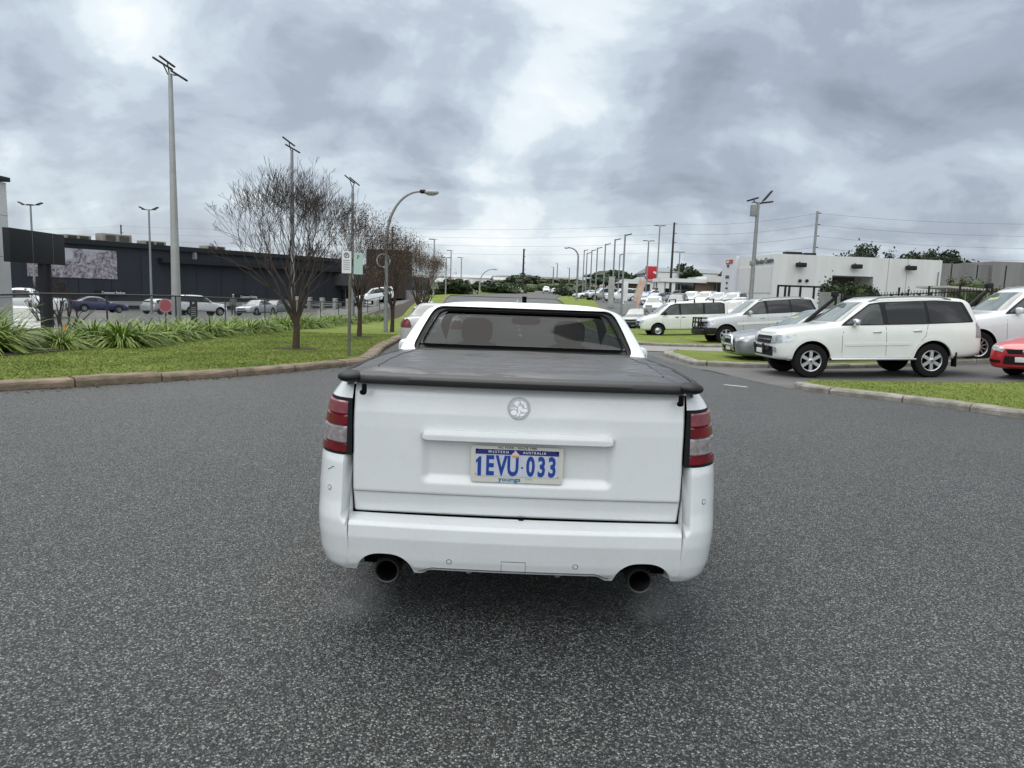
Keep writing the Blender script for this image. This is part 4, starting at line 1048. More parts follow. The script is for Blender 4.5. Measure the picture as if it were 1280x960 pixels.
def kerb(name, path, wd, hg, m, side=1, seg=1.3, seed=1):
    """blocks laid along a path; side=+1 puts the block to the left of the travel direction"""
    rnd = random.Random(seed); P = path; mb = MB()
    L = [0]
    for i in range(1, len(P)): L.append(L[-1] + (P[i] - P[i - 1]).length)
    def at_(s):
        s = max(0, min(L[-1], s)); i = min(bisect.bisect_right(L, s) - 1, len(P) - 2); t = (s - L[i]) / max(1e-6, L[i + 1] - L[i])
        d = (P[i + 1] - P[i]).normalized(); return P[i] + (P[i + 1] - P[i]) * t, Vector((-d.y, d.x)) * side
    s = 0
    while s < L[-1] - .05:
        ln = seg * rnd.uniform(.65, 1.3); e = min(L[-1], s + ln); gap = .012; k = max(2, int((e - s) / .25)); dz = rnd.uniform(-.012, .012); dn = rnd.uniform(-.008, .008)
        prof = [(0, -.05), (0, hg * .62), (.018, hg * .85), (.05, hg), (wd * .8, hg + .006), (wd, hg), (wd, -.05)]
        vs = []
        for j in range(k + 1):
            q, nn = at_(s + gap + (e - s - 2 * gap) * j / k)
            for a, b in prof:
                jit = rnd.uniform(-.006, .006)
                x, y = q.x + nn.x * (a + dn + jit), q.y + nn.y * (a + dn + jit); vs.append((x, y, G(x, y) + b + dz + (rnd.uniform(-.006, .006) if b > 0 else 0)))
        n = len(prof); fs = [(j * n + i, j * n + i + 1, (j + 1) * n + i + 1, (j + 1) * n + i) for j in range(k) for i in range(n - 1)]
        fs += [tuple(range(n)), tuple(k * n + i for i in range(n))[::-1]]
        mb.add(vs, fs); s = e
    return mark(mb.build(name, m, None, False), kind='structure')
KERBM = mat('weathered_kerb_concrete', (.30, .22, .16), .9, nscale=3.2, bump=.9, bscale=26, col2=(.10, .092, .055))
KERBG = mat('pale_kerb_concrete', (.36, .34, .30), .9, nscale=4.0, bump=.8, bscale=30, col2=(.16, .15, .115))
def g2(px, py):
    v = gnd(px, py); return Vector((v.x, v.y))
# left kerb: road edge
KL_pts = [Vector((-13.5, 3.6)), Vector((-10.2, 6.6))] + [g2(*p) for p in ((-5, 489), (90, 484), (230, 475), (330, 468), (430, 458))] + [Vector((-3.30, 16.6)), Vector((-3.75, 21)), Vector((-4.2, 30)), Vector((-5.0, 50)), Vector((-7.5, 75)), Vector((-9, 100))]
KLc = catmull(KL_pts, n=8)
kerb('kerb', KLc, .30, .13, KERBM, 1, 1.5, 3)
def offset(path, d):
    o = []
    for i, p in enumerate(path):
        a = path[max(i - 1, 0)]; b = path[min(i + 1, len(path) - 1)]; t = (b - a).normalized(); o.append(p + Vector((-t.y, t.x)) * d)
    return o
inner = offset(KLc, .27)
bed_front = [Vector((-24, 4.0)), Vector((-15, 9.5)), Vector((-11.2, 12.6))] + [g2(*p) for p in ((0, 453), (60, 448), (130, 441), (210, 436), (270, 426))] + [Vector((-8.75, 26)), Vector((-8.7, 38)), Vector((-8.9, 52)), Vector((-10.5, 75)), Vector((-12, 100))]
bfc = catmull(bed_front, n=5)
lawn = [p for p in inner] + list(reversed(bfc))
sheet('verge_grass', lawn, .125, GRASS, .8)
bed_back = [Vector((-12.9, 100)), Vector((-11.7, 75)), Vector((-13.2, 52)), Vector((-14.0, 38)), Vector((-13.9, 26)), Vector((-13.9, 17)), Vector((-17, 12)), Vector((-26, 8))]
sheet('garden_bed', [p + Vector((0, 0)) for p in bfc] + bed_back, .14, SOIL, .9)
# the road: roundabout sheet and the street leading away
road_poly = [Vector((-30, -30)), Vector((30, -30)), Vector((30, 5.5)), Vector((12.5, 7.2))] + [g2(*p) for p in ((1280, 524), (1180, 509), (1060, 494), (995, 485))] + \
            [Vector((5.25, 15.2)), Vector((4.75, 17.4)), Vector((4.40, 20.5)), Vector((4.25, 24)), Vector((4.2, 30)), Vector((4.5, 45)), Vector((5, 70)), Vector((5.5, 100))] + \
            [Vector((-9, 100)), Vector((-7.5, 75)), Vector((-5, 50)), Vector((-4.2, 30))] + list(reversed(KLc[:56])) + [Vector((-30, -8))]
road_poly = [Vector((-30, -30)), Vector((30, -30)), Vector((30, 5.5)), Vector((12.5, 7.2))] + [g2(*p) for p in ((1280, 524), (1180, 509), (1060, 494), (995, 485))] + \
            [Vector((5.25, 15.2)), Vector((4.75, 17.4)), Vector((4.40, 20.5)), Vector((4.25, 24)), Vector((4.2, 30)), Vector((4.5, 45)), Vector((5, 70)), Vector((5.5, 100))] + \
            [p for p in reversed(KLc)] + [Vector((-30, -2))]
sheet('road', road_poly, .0, ROAD, 1.2)
# street far ahead, climbing the hill
far = [(-9.2, 100, 5.6), (-3, 140, 9), (4, 185, 16), (14, 250, 25), (30, 330, 42), (55, 430, 68), (80, 560, 92), (100, 690, 112)]
fc1 = catmull([(a, b) for a, b, c in far], n=10); fc2 = catmull([(c, b) for a, b, c in far], n=10)
mb = MB(); vs = []; fs = []
for i, (a, b) in enumerate(zip(fc1, fc2)):
    for k in range(5):
        q = a.lerp(b, k / 4); vs.append((q.x, q.y, G(q.x, q.y) + .06))
    if i: fs += [((i - 1) * 5 + k, (i - 1) * 5 + k + 1, i * 5 + k + 1, i * 5 + k) for k in range(4)]
mb.add(vs, fs); mark(mb.build('far_road', LOT), kind='structure')
# right-hand island in front of the four-wheel drive
isl = [g2(*p) for p in ((992, 484), (1010, 489), (1060, 495), (1120, 502), (1180, 509), (1280, 524))] + [Vector((8.6, 8.7)), Vector((11.5, 7.0))]
islc = catmull(isl, n=6)
kerb('kerb', islc, .28, .11, KERBG, 1, 1.1, 5)
back = [Vector((14, 8)), Vector((15.5, 12.6)), Vector((11, 14.2)), Vector((7.2, 14.75)), Vector((6.05, 14.6))]
sheet('island_grass', [p for p in offset(islc, .25)] + back, .105, GRASS, .5)
# driveway apron in concrete-grey
apron = [g2(*p) for p in ((988, 486), (940, 476), (890, 464), (864, 460))] + [Vector((5.4, 18.3)), Vector((7.6, 18.5)), Vector((15.5, 18.6)), Vector((16, 15.2)), Vector((7.4, 14.9))]
sheet('driveway', apron, .004, mat('driveway_asphalt', (.13, .128, .122), .8, noise_amt=.3, nscale=.9, bump=.3, bscale=70), .7)
# second island
i2 = catmull([g2(*p) for p in ((905, 458), (880, 457), (862, 455), (843, 449), (829, 444))] + [Vector((5.3, 24.1))], n=6)
i2 = [Vector((16, 19.2)), Vector((11, 18.95)), Vector((7.5, 18.85))] + i2
kerb('kerb', i2, .30, .11, KERBG, -1, 1.4, 8)
sheet('island_grass', [p for p in offset(i2, -.27)] + [Vector((8.4, 23.6)), Vector((15, 23.6)), Vector((16.3, 19.6))], .10, GRASS, .6)
# path between the islands and the lawn under the van
sheet('path', [Vector((4.35, 24.2)), Vector((8, 24.2)), Vector((20, 24.4)), Vector((20, 28)), Vector((9, 27.2)), Vector((4.3, 27.5))], .008, CONC, 1.0)
i3 = catmull([Vector((22, 28.6)), Vector((12, 28.0)), Vector((7.5, 27.6)), Vector((5.6, 27.8)), Vector((4.75, 29.6)), Vector((4.8, 36)), Vector((5.1, 50)), Vector((5.6, 70))], n=6)
kerb('kerb', i3, .2, .10, KERBG, -1, 1.6, 9)
sheet('lawn_strip', [p for p in offset(i3, -.18)] + [Vector((7.2, 70)), Vector((8.0, 50)), Vector((10, 46)), Vector((20, 45)), Vector((22, 30))], .09, GRASS, 1.2)
# verge and hedge line along the far road on both sides
sheet('far_verge_grass', [Vector((5.7, 100)), Vector((9.0, 130)), Vector((16.2, 185)), Vector((22, 185)), Vector((18, 140)), Vector((11, 100)), Vector((8.5, 70)), Vector((5.7, 70))], .10, GRASS, 4)
sheet('far_verge_grass', [Vector((-9.3, 100)), Vector((-3.2, 140)), Vector((3.8, 185)), Vector((-6, 190)), Vector((-14, 150)), Vector((-20, 100))], .10, GRASS, 4)
# lane marks
paintm = mat('road_paint', (.62, .62, .60), .7, noise_amt=.4, nscale=14)
for a, b in (((905, 481), (934, 484)),):
    p, q = g2(*a), g2(*b); d = (q - p).normalized(); nrm_ = Vector((-d.y, d.x)) * .06
    sheet('lane_marking', [p - nrm_, q - nrm_, q + nrm_, p + nrm_], .005, paintm, .3)
for y in range(32, 100, 9):
    sheet('lane_marking', [Vector((.25, y)), Vector((.37, y)), Vector((.37, y + 3)), Vector((.25, y + 3))], .007, paintm, .8)
# mown grass blades on the near lawns
def blades(name, regions, n, seed, hmin=.012, hmax=.03, m=GRASS):
    rnd = np.random.RandomState(seed); V = []; 
    for (poly, cnt, off) in regions:
        P = np.array([(p[0], p[1]) for p in poly]); lo = P.min(0); hi = P.max(0); got = 0
        while got < cnt:
            q = rnd.uniform(lo, hi, (4000, 2)); ins = np.zeros(len(q), bool); j = len(P) - 1
            for i in range(len(P)):
                c = ((P[i, 1] > q[:, 1]) != (P[j, 1] > q[:, 1])) & (q[:, 0] < (P[j, 0] - P[i, 0]) * (q[:, 1] - P[i, 1]) / (P[j, 1] - P[i, 1] + 1e-12) + P[i, 0]); ins ^= c; j = i
            q = q[ins][:cnt - got]; got += len(q)
            for x, y in q:
                a = rnd.uniform(0, 6.28); h = rnd.uniform(hmin, hmax); wd = .006 + .004 * rnd.rand(); l = rnd.uniform(-.045, .045, 2); z = G(x, y) + off
                V += [(x - wd * math.cos(a), y - wd * math.sin(a), z), (x + wd * math.cos(a), y + wd * math.sin(a), z), (x + l[0], y + l[1], z + h)]
    me = bpy.data.meshes.new(name); me.from_pydata(V, [], [(i, i + 1, i + 2) for i in range(0, len(V), 3)]); me.update()
    o = link_mesh(name, me, m, None, False); mark(o, kind='stuff'); return o
near = [p for p in inner if p.y < 27 and p.x > -11] ; nb = [p for p in bfc if p.y < 27 and p.x > -14]
g_ = blades('grass_blades', [([tuple(p) for p in near] + [tuple(p) for p in reversed(nb)], 70000, .125), ([tuple(p) for p in offset(islc, .25)] + [tuple(p) for p in back], 16000, .105)], 0, 3)
mark(g_, 'short mown grass blades on the verge and the kerbed island', 'grass')

# leaf litter and grit in the left gutter
rnd_ = random.Random(12); LV = []
for p_, q_ in zip(KLc[8:52], KLc[9:53]):
    for k in range(16):
        t_ = rnd_.random(); c_ = p_.lerp(q_, t_); d_ = (q_ - p_).normalized(); o_ = rnd_.expovariate(9) + .01
        x_, y_ = c_.x + d_.y * o_, c_.y - d_.x * o_; s_ = rnd_.uniform(.008, .028); a_ = rnd_.uniform(0, 6.28); z_ = G(x_, y_) + .004
        LV += [(x_ + s_ * math.cos(a_), y_ + s_ * math.sin(a_), z_), (x_ - s_ * .4 * math.sin(a_), y_ + s_ * .4 * math.cos(a_), z_ + s_ * .4), (x_ - s_ * math.cos(a_), y_ - s_ * math.sin(a_), z_), (x_ + s_ * .4 * math.sin(a_), y_ - s_ * .4 * math.cos(a_), z_ + .002)]
me_ = bpy.data.meshes.new('leaf_litter'); me_.from_pydata(LV, [], [(i, i + 1, i + 2, i + 3) for i in range(0, len(LV), 4)]); me_.update()
mark(link_mesh('leaf_litter', me_, mat('litter_brown', (.10, .065, .035), .9, nscale=3, col2=(.03, .022, .015)), None, False), 'scattered leaf litter and grit along the left gutter', 'litter', None, 'stuff')
# ------------------------------------------------------------------ vegetation helpers
def leaf_mat(name, a, b_, c_, sc=1.5):
    m = bpy.data.materials.new(name); m.use_nodes = True; t = m.node_tree; b = t.nodes['Principled BSDF']; co = N(t, 'ShaderNodeTexCoord')
    n1 = noise_n(t, co.outputs['Object'], sc, 4, .6); n2 = noise_n(t, co.outputs['Object'], 30, 2, .6)
    cr = N(t, 'ShaderNodeValToRGB'); t.links.new(M(t, 'ADD', M(t, 'MULTIPLY', n1, .55), M(t, 'MULTIPLY', n2, .45)), cr.inputs[0]); e = cr.color_ramp
    e.elements[0].position = .36; e.elements[0].color = (*a, 1); e.elements[1].position = .68; e.elements[1].color = (*c_, 1); q = e.elements.new(.52); q.color = (*b_, 1)
    t.links.new(cr.outputs[0], b.inputs['Base Color']); b.inputs['Roughness'].default_value = .6; b.inputs['Specular IOR Level'].default_value = .3
    MATS[name] = m; return m
STRAP = leaf_mat('strap_leaves', (.06, .11, .018), (.19, .28, .05), (.45, .50, .15), 3)
DGREEN = leaf_mat('dark_foliage', (.012, .024, .009), (.024, .042, .014), (.045, .068, .024), .8)
MGREEN = leaf_mat('mid_foliage', (.022, .040, .012), (.042, .066, .018), (.08, .105, .035), .8)
OLIVE = leaf_mat('olive_foliage', (.045, .05, .018), (.08, .085, .028), (.13, .12, .045), .8)
TAN = leaf_mat('dry_brown_leaves', (.06, .035, .018), (.10, .058, .026), (.15, .09, .04), 2)
BARK = mat('bark', (.085, .052, .034), .9, nscale=8, bump=.6, bscale=30, col2=(.038, .026, .020))
BARKG = mat('grey_twig_bark', (.078, .054, .040), .9, nscale=5, col2=(.035, .026, .022))

def clump_mesh(seed, n=430, L=.80):
    rnd = random.Random(seed); V = []; Fc = []
    for i in range(n):
        a = rnd.uniform(0, 2 * PI); r0 = rnd.uniform(0, .24); lean = rnd.uniform(.32, 1.4); ln = L * rnd.uniform(.6, 1.15); wd = rnd.uniform(.008, .016)
        p = Vector((r0 * math.cos(a), r0 * math.sin(a), 0)); d = Vector((math.cos(a) * lean * .6, math.sin(a) * lean * .6, 1)).normalized(); s = Vector((-math.sin(a), math.cos(a), rnd.uniform(-.3, .3)))
        base = len(V); seg = 6
        for k in range(seg + 1):
            t = k / seg; w_ = wd * (1 - t**2.2) + .002
            V += [tuple(p - s * w_), tuple(p + s * w_)]
            p = p + d * (ln / seg); d = (d + Vector((math.cos(a) * .20 * lean, math.sin(a) * .20 * lean, -.36 * lean - .06))).normalized()
            if p.z < .03: p.z = .03
        Fc += [(base + 2 * k, base + 2 * k + 1, base + 2 * k + 3, base + 2 * k + 2) for k in range(seg)]
    me = bpy.data.meshes.new('clump'); me.from_pydata(V, [], Fc); me.update(); me.materials.append(STRAP)
    return me
CL = [clump_mesh(s) for s in range(5)]
bed_c = []
rnd = random.Random(5)
def clump(x, y, sc_, label, k=None, group='strap-leaf clumps along the garden bed'):
    o = bpy.data.objects.new('strap_leaf_plant', CL[(len(bed_c) if k is None else k) % 5]); C.objects.link(o); o.location = (x, y, G(x, y) + .12)
    o.rotation_euler = (0, 0, rnd.uniform(0, 6)); o.scale = (sc_[0], sc_[0], sc_[1]); bed_c.append(o)
    mark(o, label, 'plant', group); return o
ORD = ['first', 'second', 'third', 'fourth', 'fifth', 'sixth', 'seventh', 'eighth', 'ninth', 'tenth', 'eleventh', 'twelfth', 'thirteenth', 'fourteenth', 'fifteenth', 'sixteenth', 'seventeenth', 'eighteenth', 'nineteenth', 'twentieth']
# near big mass at the left edge of the photograph
for i, (x, y, s_) in enumerate([(-11.9, 13.6, 1.45), (-11.4, 14.7, 1.4), (-10.7, 14.2, 1.5), (-10.9, 15.1, 1.2), (-12.1, 15.8, 1.4)]):
    clump(x, y, (s_ * 1.05, s_), ['big bright green strap-leaf clump cut by the left edge of the photo', 'strap-leaf clump behind the one at the left photo edge', 'big arching strap-leaf clump nearest the kerb, left of the sign post', 'outer strap-leaf clump beside the bare soil under the sign post', 'rear strap-leaf clump against the fence near the white pillar'][i])
xs_ = [(104, 437, .78, 1.0), (150, 432, 1.0, 1.15), (178, 434, 1.12, 1.3), (205, 431, 1.0, 1.2), (232, 427, .95, 1.15), (256, 424, .95, 1.1), (283, 421, .95, 1.15), (306, 419, .85, 1.0), (330, 417, .95, 1.2), (350, 415, .9, 1.1), (372, 413, .9, 1.1), (392, 411, 1.0, 1.2), (410, 410, 1.0, 1.2), (428, 408, .95, 1.2), (444, 406, .9, 1.1), (458, 405, .9, 1.1), (470, 403, .9, 1.1), (484, 402, .9, 1.1)]
for i, (px, py, a, b) in enumerate(xs_):
    p = gnd(px, py, .12)
    lab = 'small yellow-green strap-leaf clump standing alone beside the bare soil patch' if i == 0 else '%s strap-leaf clump of the bed counted from the lone small one' % ORD[i - 1] + (', behind the lawn' if i < 9 else ', past the bare tree')
    o = clump(p.x - .5, p.y, (a * 1.18, a * .98 * rnd.uniform(.88, 1.12)), lab)
    if i > 0 and i % 3 != 1:
        q = clump(p.x - 1.5, p.y + .5, (a * 1.15, a * .92), '%s clump of the rear row in the strap-leaf bed, nearer the fence' % ORD[i - 1])

tmin = .0030
def tree_skel(mb, twigs, p, d, ln, r, depth, rnd, spread, up, env, sides):
    seg = 3; pts = [p]; rr = [r]; q = p.copy(); dd = d.copy()
    for k in range(seg):
        dd = (dd + Vector((rnd.uniform(-1, 1), rnd.uniform(-1, 1), rnd.uniform(-.5, 1))) * .10 + Vector((0, 0, up))).normalized()
        q = q + dd * ln / seg; pts.append(q.copy()); rr.append(max(tmin, r * (1 - .30 * (k + 1) / seg)))
    mb.path(pts, rr, sides if depth > 2 else 3, 0, False)
    if depth <= 0: twigs.append(q); return
    nchild = 3 if depth > 5 and rnd.random() < .5 or rnd.random() < .10 else 2
    for i in range(nchild):
        ax = dd.orthogonal().normalized(); ax.rotate(Matrix.Rotation(rnd.uniform(0, 2 * PI), 3, dd) if False else __import__('mathutils').Quaternion(dd, rnd.uniform(0, 2 * PI)))
        nd = (dd + ax * rnd.uniform(spread * .5, spread)).normalized()
        e = (q - env[0]); e = Vector((e.x / env[1], e.y / env[1], e.z / env[2]))
        k_ = 1.0 if e.length < .8 else .6
        st = q if i else q
        tree_skel(mb, twigs, st, nd, ln * rnd.uniform(.70, .92) * k_, rr[-1] * (.80 if i == 0 else .68), depth - 1, rnd, spread, up, env, sides)
def bare_tree(x, y, h, cw, seed, label, leaves=0, base_r=.085, fork=1.15, depth=7):
    z = G(x, y) + .12
    root = empty('bare_tree', (x, y, z), 0, label, 'tree', 'bare street trees on the verge')
    rnd = random.Random(seed); T = MB()
    T.path([(0, 0, -.1), (0, 0, .05), (.015, .01, .5), (.02, .0, fork)], [base_r * 1.35, base_r * 1.1, base_r * .95, base_r * .95], 12)
    T.build('trunk', BARK, root)
    mb = MB(); tw = []
    for i in range(10):
        a = 2 * PI * i / 10 + rnd.uniform(-.3, .3); sp = rnd.uniform(.2, .80) if i else .05
        d = Vector((math.cos(a) * sp, math.sin(a) * sp, 1)).normalized()
        tree_skel(mb, tw, Vector((math.cos(a) * base_r * .4, math.sin(a) * base_r * .4, fork - .05 - rnd.uniform(0, .25))), d, h * .165, base_r * .42, depth, rnd, .58, .038, (Vector((0, 0, h * .62)), cw / 2, h * .40), 5)
    me = mb.mesh('crown')
    zs = [v.co.z for v in me.vertices]; rs = [math.hypot(v.co.x, v.co.y) for v in me.vertices]
    zs.sort(); rs.sort(); kz = (h - fork) / (zs[int(len(zs) * .999)] - fork); kr = cw / 2 / rs[int(len(rs) * .97)]
    for v in me.vertices:
        v.co.x *= kr; v.co.y *= kr; v.co.z = fork + (v.co.z - fork) * kz if v.co.z > fork else v.co.z
    cr = link_mesh('crown', me, BARKG, root, True)
    if leaves:
        V = []
        for q in tw:
            for k in range(leaves):
                c = Vector((q.x * kr, q.y * kr, fork + (q.z - fork) * kz)) + Vector([rnd.gauss(0, .10) for _ in range(3)]); u = Vector([rnd.uniform(-1, 1) for _ in range(3)]).normalized() * .028; w2 = u.orthogonal().normalized() * .02
                V += [tuple(c - u), tuple(c + w2), tuple(c + u), tuple(c - w2)]
        lm = bpy.data.meshes.new('leaves'); lm.from_pydata(V, [], [(i, i + 1, i + 2, i + 3) for i in range(0, len(V), 4)]); lm.update()
        link_mesh('leaves', lm, TAN, cr, False)
    return root
def gp(px, py, h=.12): 
    v = gnd(px, py, h); return v.x, v.y
p = gp(370, 436); bare_tree(p[0], p[1], 4.6, 3.9, 11, 'largest bare tree with a vase-shaped crown of fine twigs, nearest on the lawn', 0, .085, .95, 7)
p = gp(449, 421); bare_tree(p[0], p[1], 4.5, 2.9, 12, 'bare tree behind the parking sign post, second along the verge', 1, .08, 1.2, 6)
p = gp(490, 415); bare_tree(p[0], p[1], 4.2, 2.9, 13, 'brownish bare tree right beside the curved street lamp', 2, .08, 1.1, 6)
bare_tree(-5.6, 42, 4.8, 4.0, 14, 'brown-leaved tree just past the curved street lamp', 4, .1, 1.2, 6)
bare_tree(-6.2, 50, 4.6, 3.6, 15, 'farthest brown-leaved tree before the white warehouse', 4, .1, 1.2, 6)
p = gnd(70, 412, 0)
o = bare_tree(-17.6, 27.5, 2.5, 3.0, 16, 'low many-stemmed bare shrub in front of the dark blue car', 0, .05, .25, 6); o.name = 'bare_shrub'; o['group'] = 'shrubs in the left yard'; o['category'] = 'shrub'
# mulch rings
for px, py in ((370, 436), (449, 421)):
    x, y = gp(px, py); poly = [(x + .55 * math.cos(a), y + .45 * math.sin(a)) for a in [2 * PI * k / 20 for k in range(20)]]
    sheet('tree_mulch', [Vector(q) for q in poly], .137, SOIL, .3)

def leafy(name, blobs, n, size, m, parent=None, seed=0, core=.78):
    rnd = np.random.RandomState(seed); V = []; Fc = []
    tot = sum(b[3] * b[4] * b[5] for b in blobs)
    mb = MB()
    for b in blobs:
        c = np.array(b[:3]); r = np.array(b[3:6]); k = max(20, int(n * (b[3] * b[4] * b[5]) / tot))
        # sub-clumps give an uneven outline
        nc = max(6, k // 60); cd = rnd.normal(size=(nc, 3)); cd /= np.linalg.norm(cd, axis=1)[:, None]; cc = cd * rnd.uniform(.55, 1.0, (nc, 1))
        idx = rnd.randint(0, nc, k); p_ = cc[idx] + rnd.normal(size=(k, 3)) * .16
        P = c + p_ * r; P[:, 2] = np.maximum(P[:, 2], c[2] - r[2] * .98)
        u = rnd.normal(size=(k, 3)); u /= np.linalg.norm(u, axis=1)[:, None]; v = rnd.normal(size=(k, 3)); v -= (v * u).sum(1)[:, None] * u; v /= np.linalg.norm(v, axis=1)[:, None]
        s = size * rnd.uniform(.6, 1.3, (k, 1)); q = np.stack([P - u * s, P + v * s * .6, P + u * s, P - v * s * .6], 1).reshape(-1, 3)
        n0 = len(mb.v); mb.v += [tuple(t) for t in q.tolist()]; mb.f += [(n0 + i, n0 + i + 1, n0 + i + 2, n0 + i + 3) for i in range(0, len(q), 4)]; mb.m += [0] * k
        if core:
            n0 = len(mb.v); nu, nv = 14, 9
            for j in range(nv + 1):
                th = PI * j / nv
                for i in range(nu):
                    ph = 2 * PI * i / nu; d = Vector((math.sin(th) * math.cos(ph), math.sin(th) * math.sin(ph), math.cos(th)))
                    f = core * (.86 + .28 * noise.noise(d * 2.2 + Vector((seed, b[0], b[1])))); mb.v.append(tuple(Vector(c.tolist()) + Vector((d.x * r[0], d.y * r[1], d.z * r[2])) * f))
            for j in range(nv):
                for i in range(nu): mb.f.append((n0 + j * nu + i, n0 + j * nu + (i + 1) % nu, n0 + (j + 1) * nu + (i + 1) % nu, n0 + (j + 1) * nu + i)); mb.m.append(0)
    return mb.build(name, m, parent, False, False)
def green_tree(x, y, z0, h, w_, m, seed, label, cat='tree', group='trees along the far street', name='green_tree', leaf=.35, n=1400, trunk=.25, zb=None):
    root = empty(name, (x, y, z0), 0, label, cat, group); rnd = random.Random(seed)
    T = MB(); T.path([(0, 0, -.3), (.1, 0, h * .25), (-.1, .1, h * .6)], [trunk, trunk * .75, trunk * .3], 8)
    for k in range(5):
        a = rnd.uniform(0, 6.28); T.path([(0, 0, h * .28), (math.cos(a) * w_ * .18, math.sin(a) * w_ * .18, h * .5), (math.cos(a) * w_ * .32, math.sin(a) * w_ * .32, h * .68)], [trunk * .45, trunk * .3, trunk * .12], 6)
    T.build('trunk', BARK, root)
    bl = []
    for k in range(6):
        a = 2 * PI * k / 6 + rnd.uniform(-.4, .4); rr = w_ * rnd.uniform(.18, .30); bl.append((math.cos(a) * rr, math.sin(a) * rr, h * rnd.uniform(.48, .70), w_ * .27, w_ * .27, h * rnd.uniform(.18, .26)))
    bl.append((0, 0, h * .76, w_ * .28, w_ * .28, h * .24))
    leafy('crown', bl, n, leaf, m, root, seed, .7)
    return root

# ------------------------------------------------------------------ poles and lamps
def aim(d):                 # matrix whose x axis runs along direction d (in plan)
    return Matrix.Rotation(math.atan2(d[1], d[0]), 4, 'Z')
def flood_pole(x, y, ztop, label, heads, r0=.13, r1=.06, m=GALVL, group='tall floodlight poles of the left yard', name='floodlight_pole', z0=None, arm=1.2):
    z = G(x, y) if z0 is None else z0; root = empty(name, (x, y, z), 0, label, 'light pole', group); H = ztop - z
    MB().path([(0, 0, 0), (0, 0, H * .5), (0, 0, H)], [r0, (r0 + r1) / 2, r1], 14).build('pole', m, root)
    mb = MB(); mb.box((0, 0, .02), (r0 * 4, r0 * 4, .04)); mb.build('base_plate', m, root)
    if arm:
        mb = MB(); mb.tube((-arm / 2, 0, H), (arm / 2, 0, H), .04); mb.build('cross_arm', m, root)
    for (ox, oy, oz, tilt, yaw, sx, sy) in heads:
        mb = MB(); Mx = Matrix.Translation((ox, oy, H + oz)) @ Matrix.Rotation(R(yaw), 4, 'Z') @ Matrix.Rotation(R(tilt), 4, 'Y')
        mb.box((0, 0, 0), (sx, sy, .09), 0, Mx, .02)
        mb.box((0, 0, -.05), (sx * .86, sy * .8, .012), 1, Mx)
        mb.tube(Mx @ Vector((0, 0, 0)), (ox * .3, oy * .3, H - .05), .03)
        mb.build('floodlight', [DARKM, mat('lamp_glass', (.42, .40, .42), .2, spec=.8)], root)
    return root
p1 = pt(221, 404, 35.5)
flood_pole(p1.x, 35.5, pt(212, 92, 35.5).z, 'tallest pale grey tapered pole with tilted floodlights, rising behind the strap-leaf bed',
           [(-.35, 0, .45, 30, 0, .95, .34), (-.25, .25, .62, 34, 0, .75, .34), (.42, 0, -.08, 30, 0, .80, .30)], .24, .095, GALVL, arm=0)
p2 = pt(366, 404, 47)
flood_pole(p2.x, 47, pt(363, 188, 47).z, 'floodlight pole rising behind the largest bare tree', [(-.2, 0, .55, 35, 0, .9, .3), (.05, 0, .12, 28, 0, 1.0, .3)], .17, .09, GALV, arm=0)
p3 = pt(440, 396, 60)
flood_pole(p3.x, 60, pt(437, 232, 60).z, 'floodlight pole standing in line behind the parking sign', [(-.25, 0, .5, 38, 0, 1.0, .35), (.15, 0, .35, 38, 0, 1.0, .35)], .17, .09, GALV, arm=0)
q = pt(186, 262, 60); flood_pole(q.x, 60, q.z, 'thin floodlight pole with two lamps before the dark wall', [(-.55, 0, .1, 25, 0, .5, .3), (.55, 0, .1, -25, 0, .5, .3)], .10, .07, GALV)
q = pt(38, 256, 60); flood_pole(q.x, 60, q.z, 'thin floodlight pole with three lamps behind the black sign board', [(-.75, 0, .1, 25, 0, .5, .3), (0, 0, .0, 0, 0, .5, .3), (.75, 0, .1, -20, 0, .5, .3)], .10, .07, GALV, arm=1.5)
# curved street lamp
def curved_lamp(x, y, top, reach, label, m=GALV, r=.075, group='curved street lamps', rise=None):
    z = G(x, y) + .1; root = empty('street_lamp', (x, y, z), 0, label, 'street lamp', group); H = top - z; rise = rise or abs(reach) * 1.05
    pts = [(0, 0, 0), (0, 0, 1.2), (0, 0, H - rise)] + [(reach * (1 - math.cos(a)), 0, H - rise + rise * math.sin(a)) for a in [PI / 2 * k / 12 for k in range(1, 13)]]
    MB().path(pts, [r * 1.35, r * 1.2, r] + [r * (.95 - .35 * k / 12) for k in range(12)], 12).build('pole', m, root)
    s = 1 if reach > 0 else -1
    mb = MB(); mb.box((reach + s * .10, 0, H), (.26, .20, .14), 0, None, .05); mb.build('lamp_housing', DARKM, root)
    mb = MB(); mb.sphere((reach + s * .42, 0, H - .02), (.30, .15, .09), 0, 16, 10, None, .8); mb.build('lamp_head', GALVL, root)
    mb = MB(); mb.sphere((reach + s * .42, 0, H - .075), (.22, .12, .075), 0, 14, 8); mb.build('lamp_glass', HEADL, root)
    return root
xl, yl = gp(482, 416, .1); curved_lamp(xl, yl, pt(515, 239, yl).z, 1.30, 'curved-arm street lamp with patched grey steel pole on the verge', GALV, .062, rise=1.9)
q = pt(599, 380, 130); curved_lamp(q.x, 130, pt(601, 336, 130).z, 2.4, 'small distant curved street lamp before the white warehouse', GALVL, .12)
q = pt(720, 384, 95); curved_lamp(q.x, 95, pt(720, 310, 95).z, -1.2, 'distant curved street lamp left of the row of straight poles', GALV, .12)
q = pt(750, 380, 110)
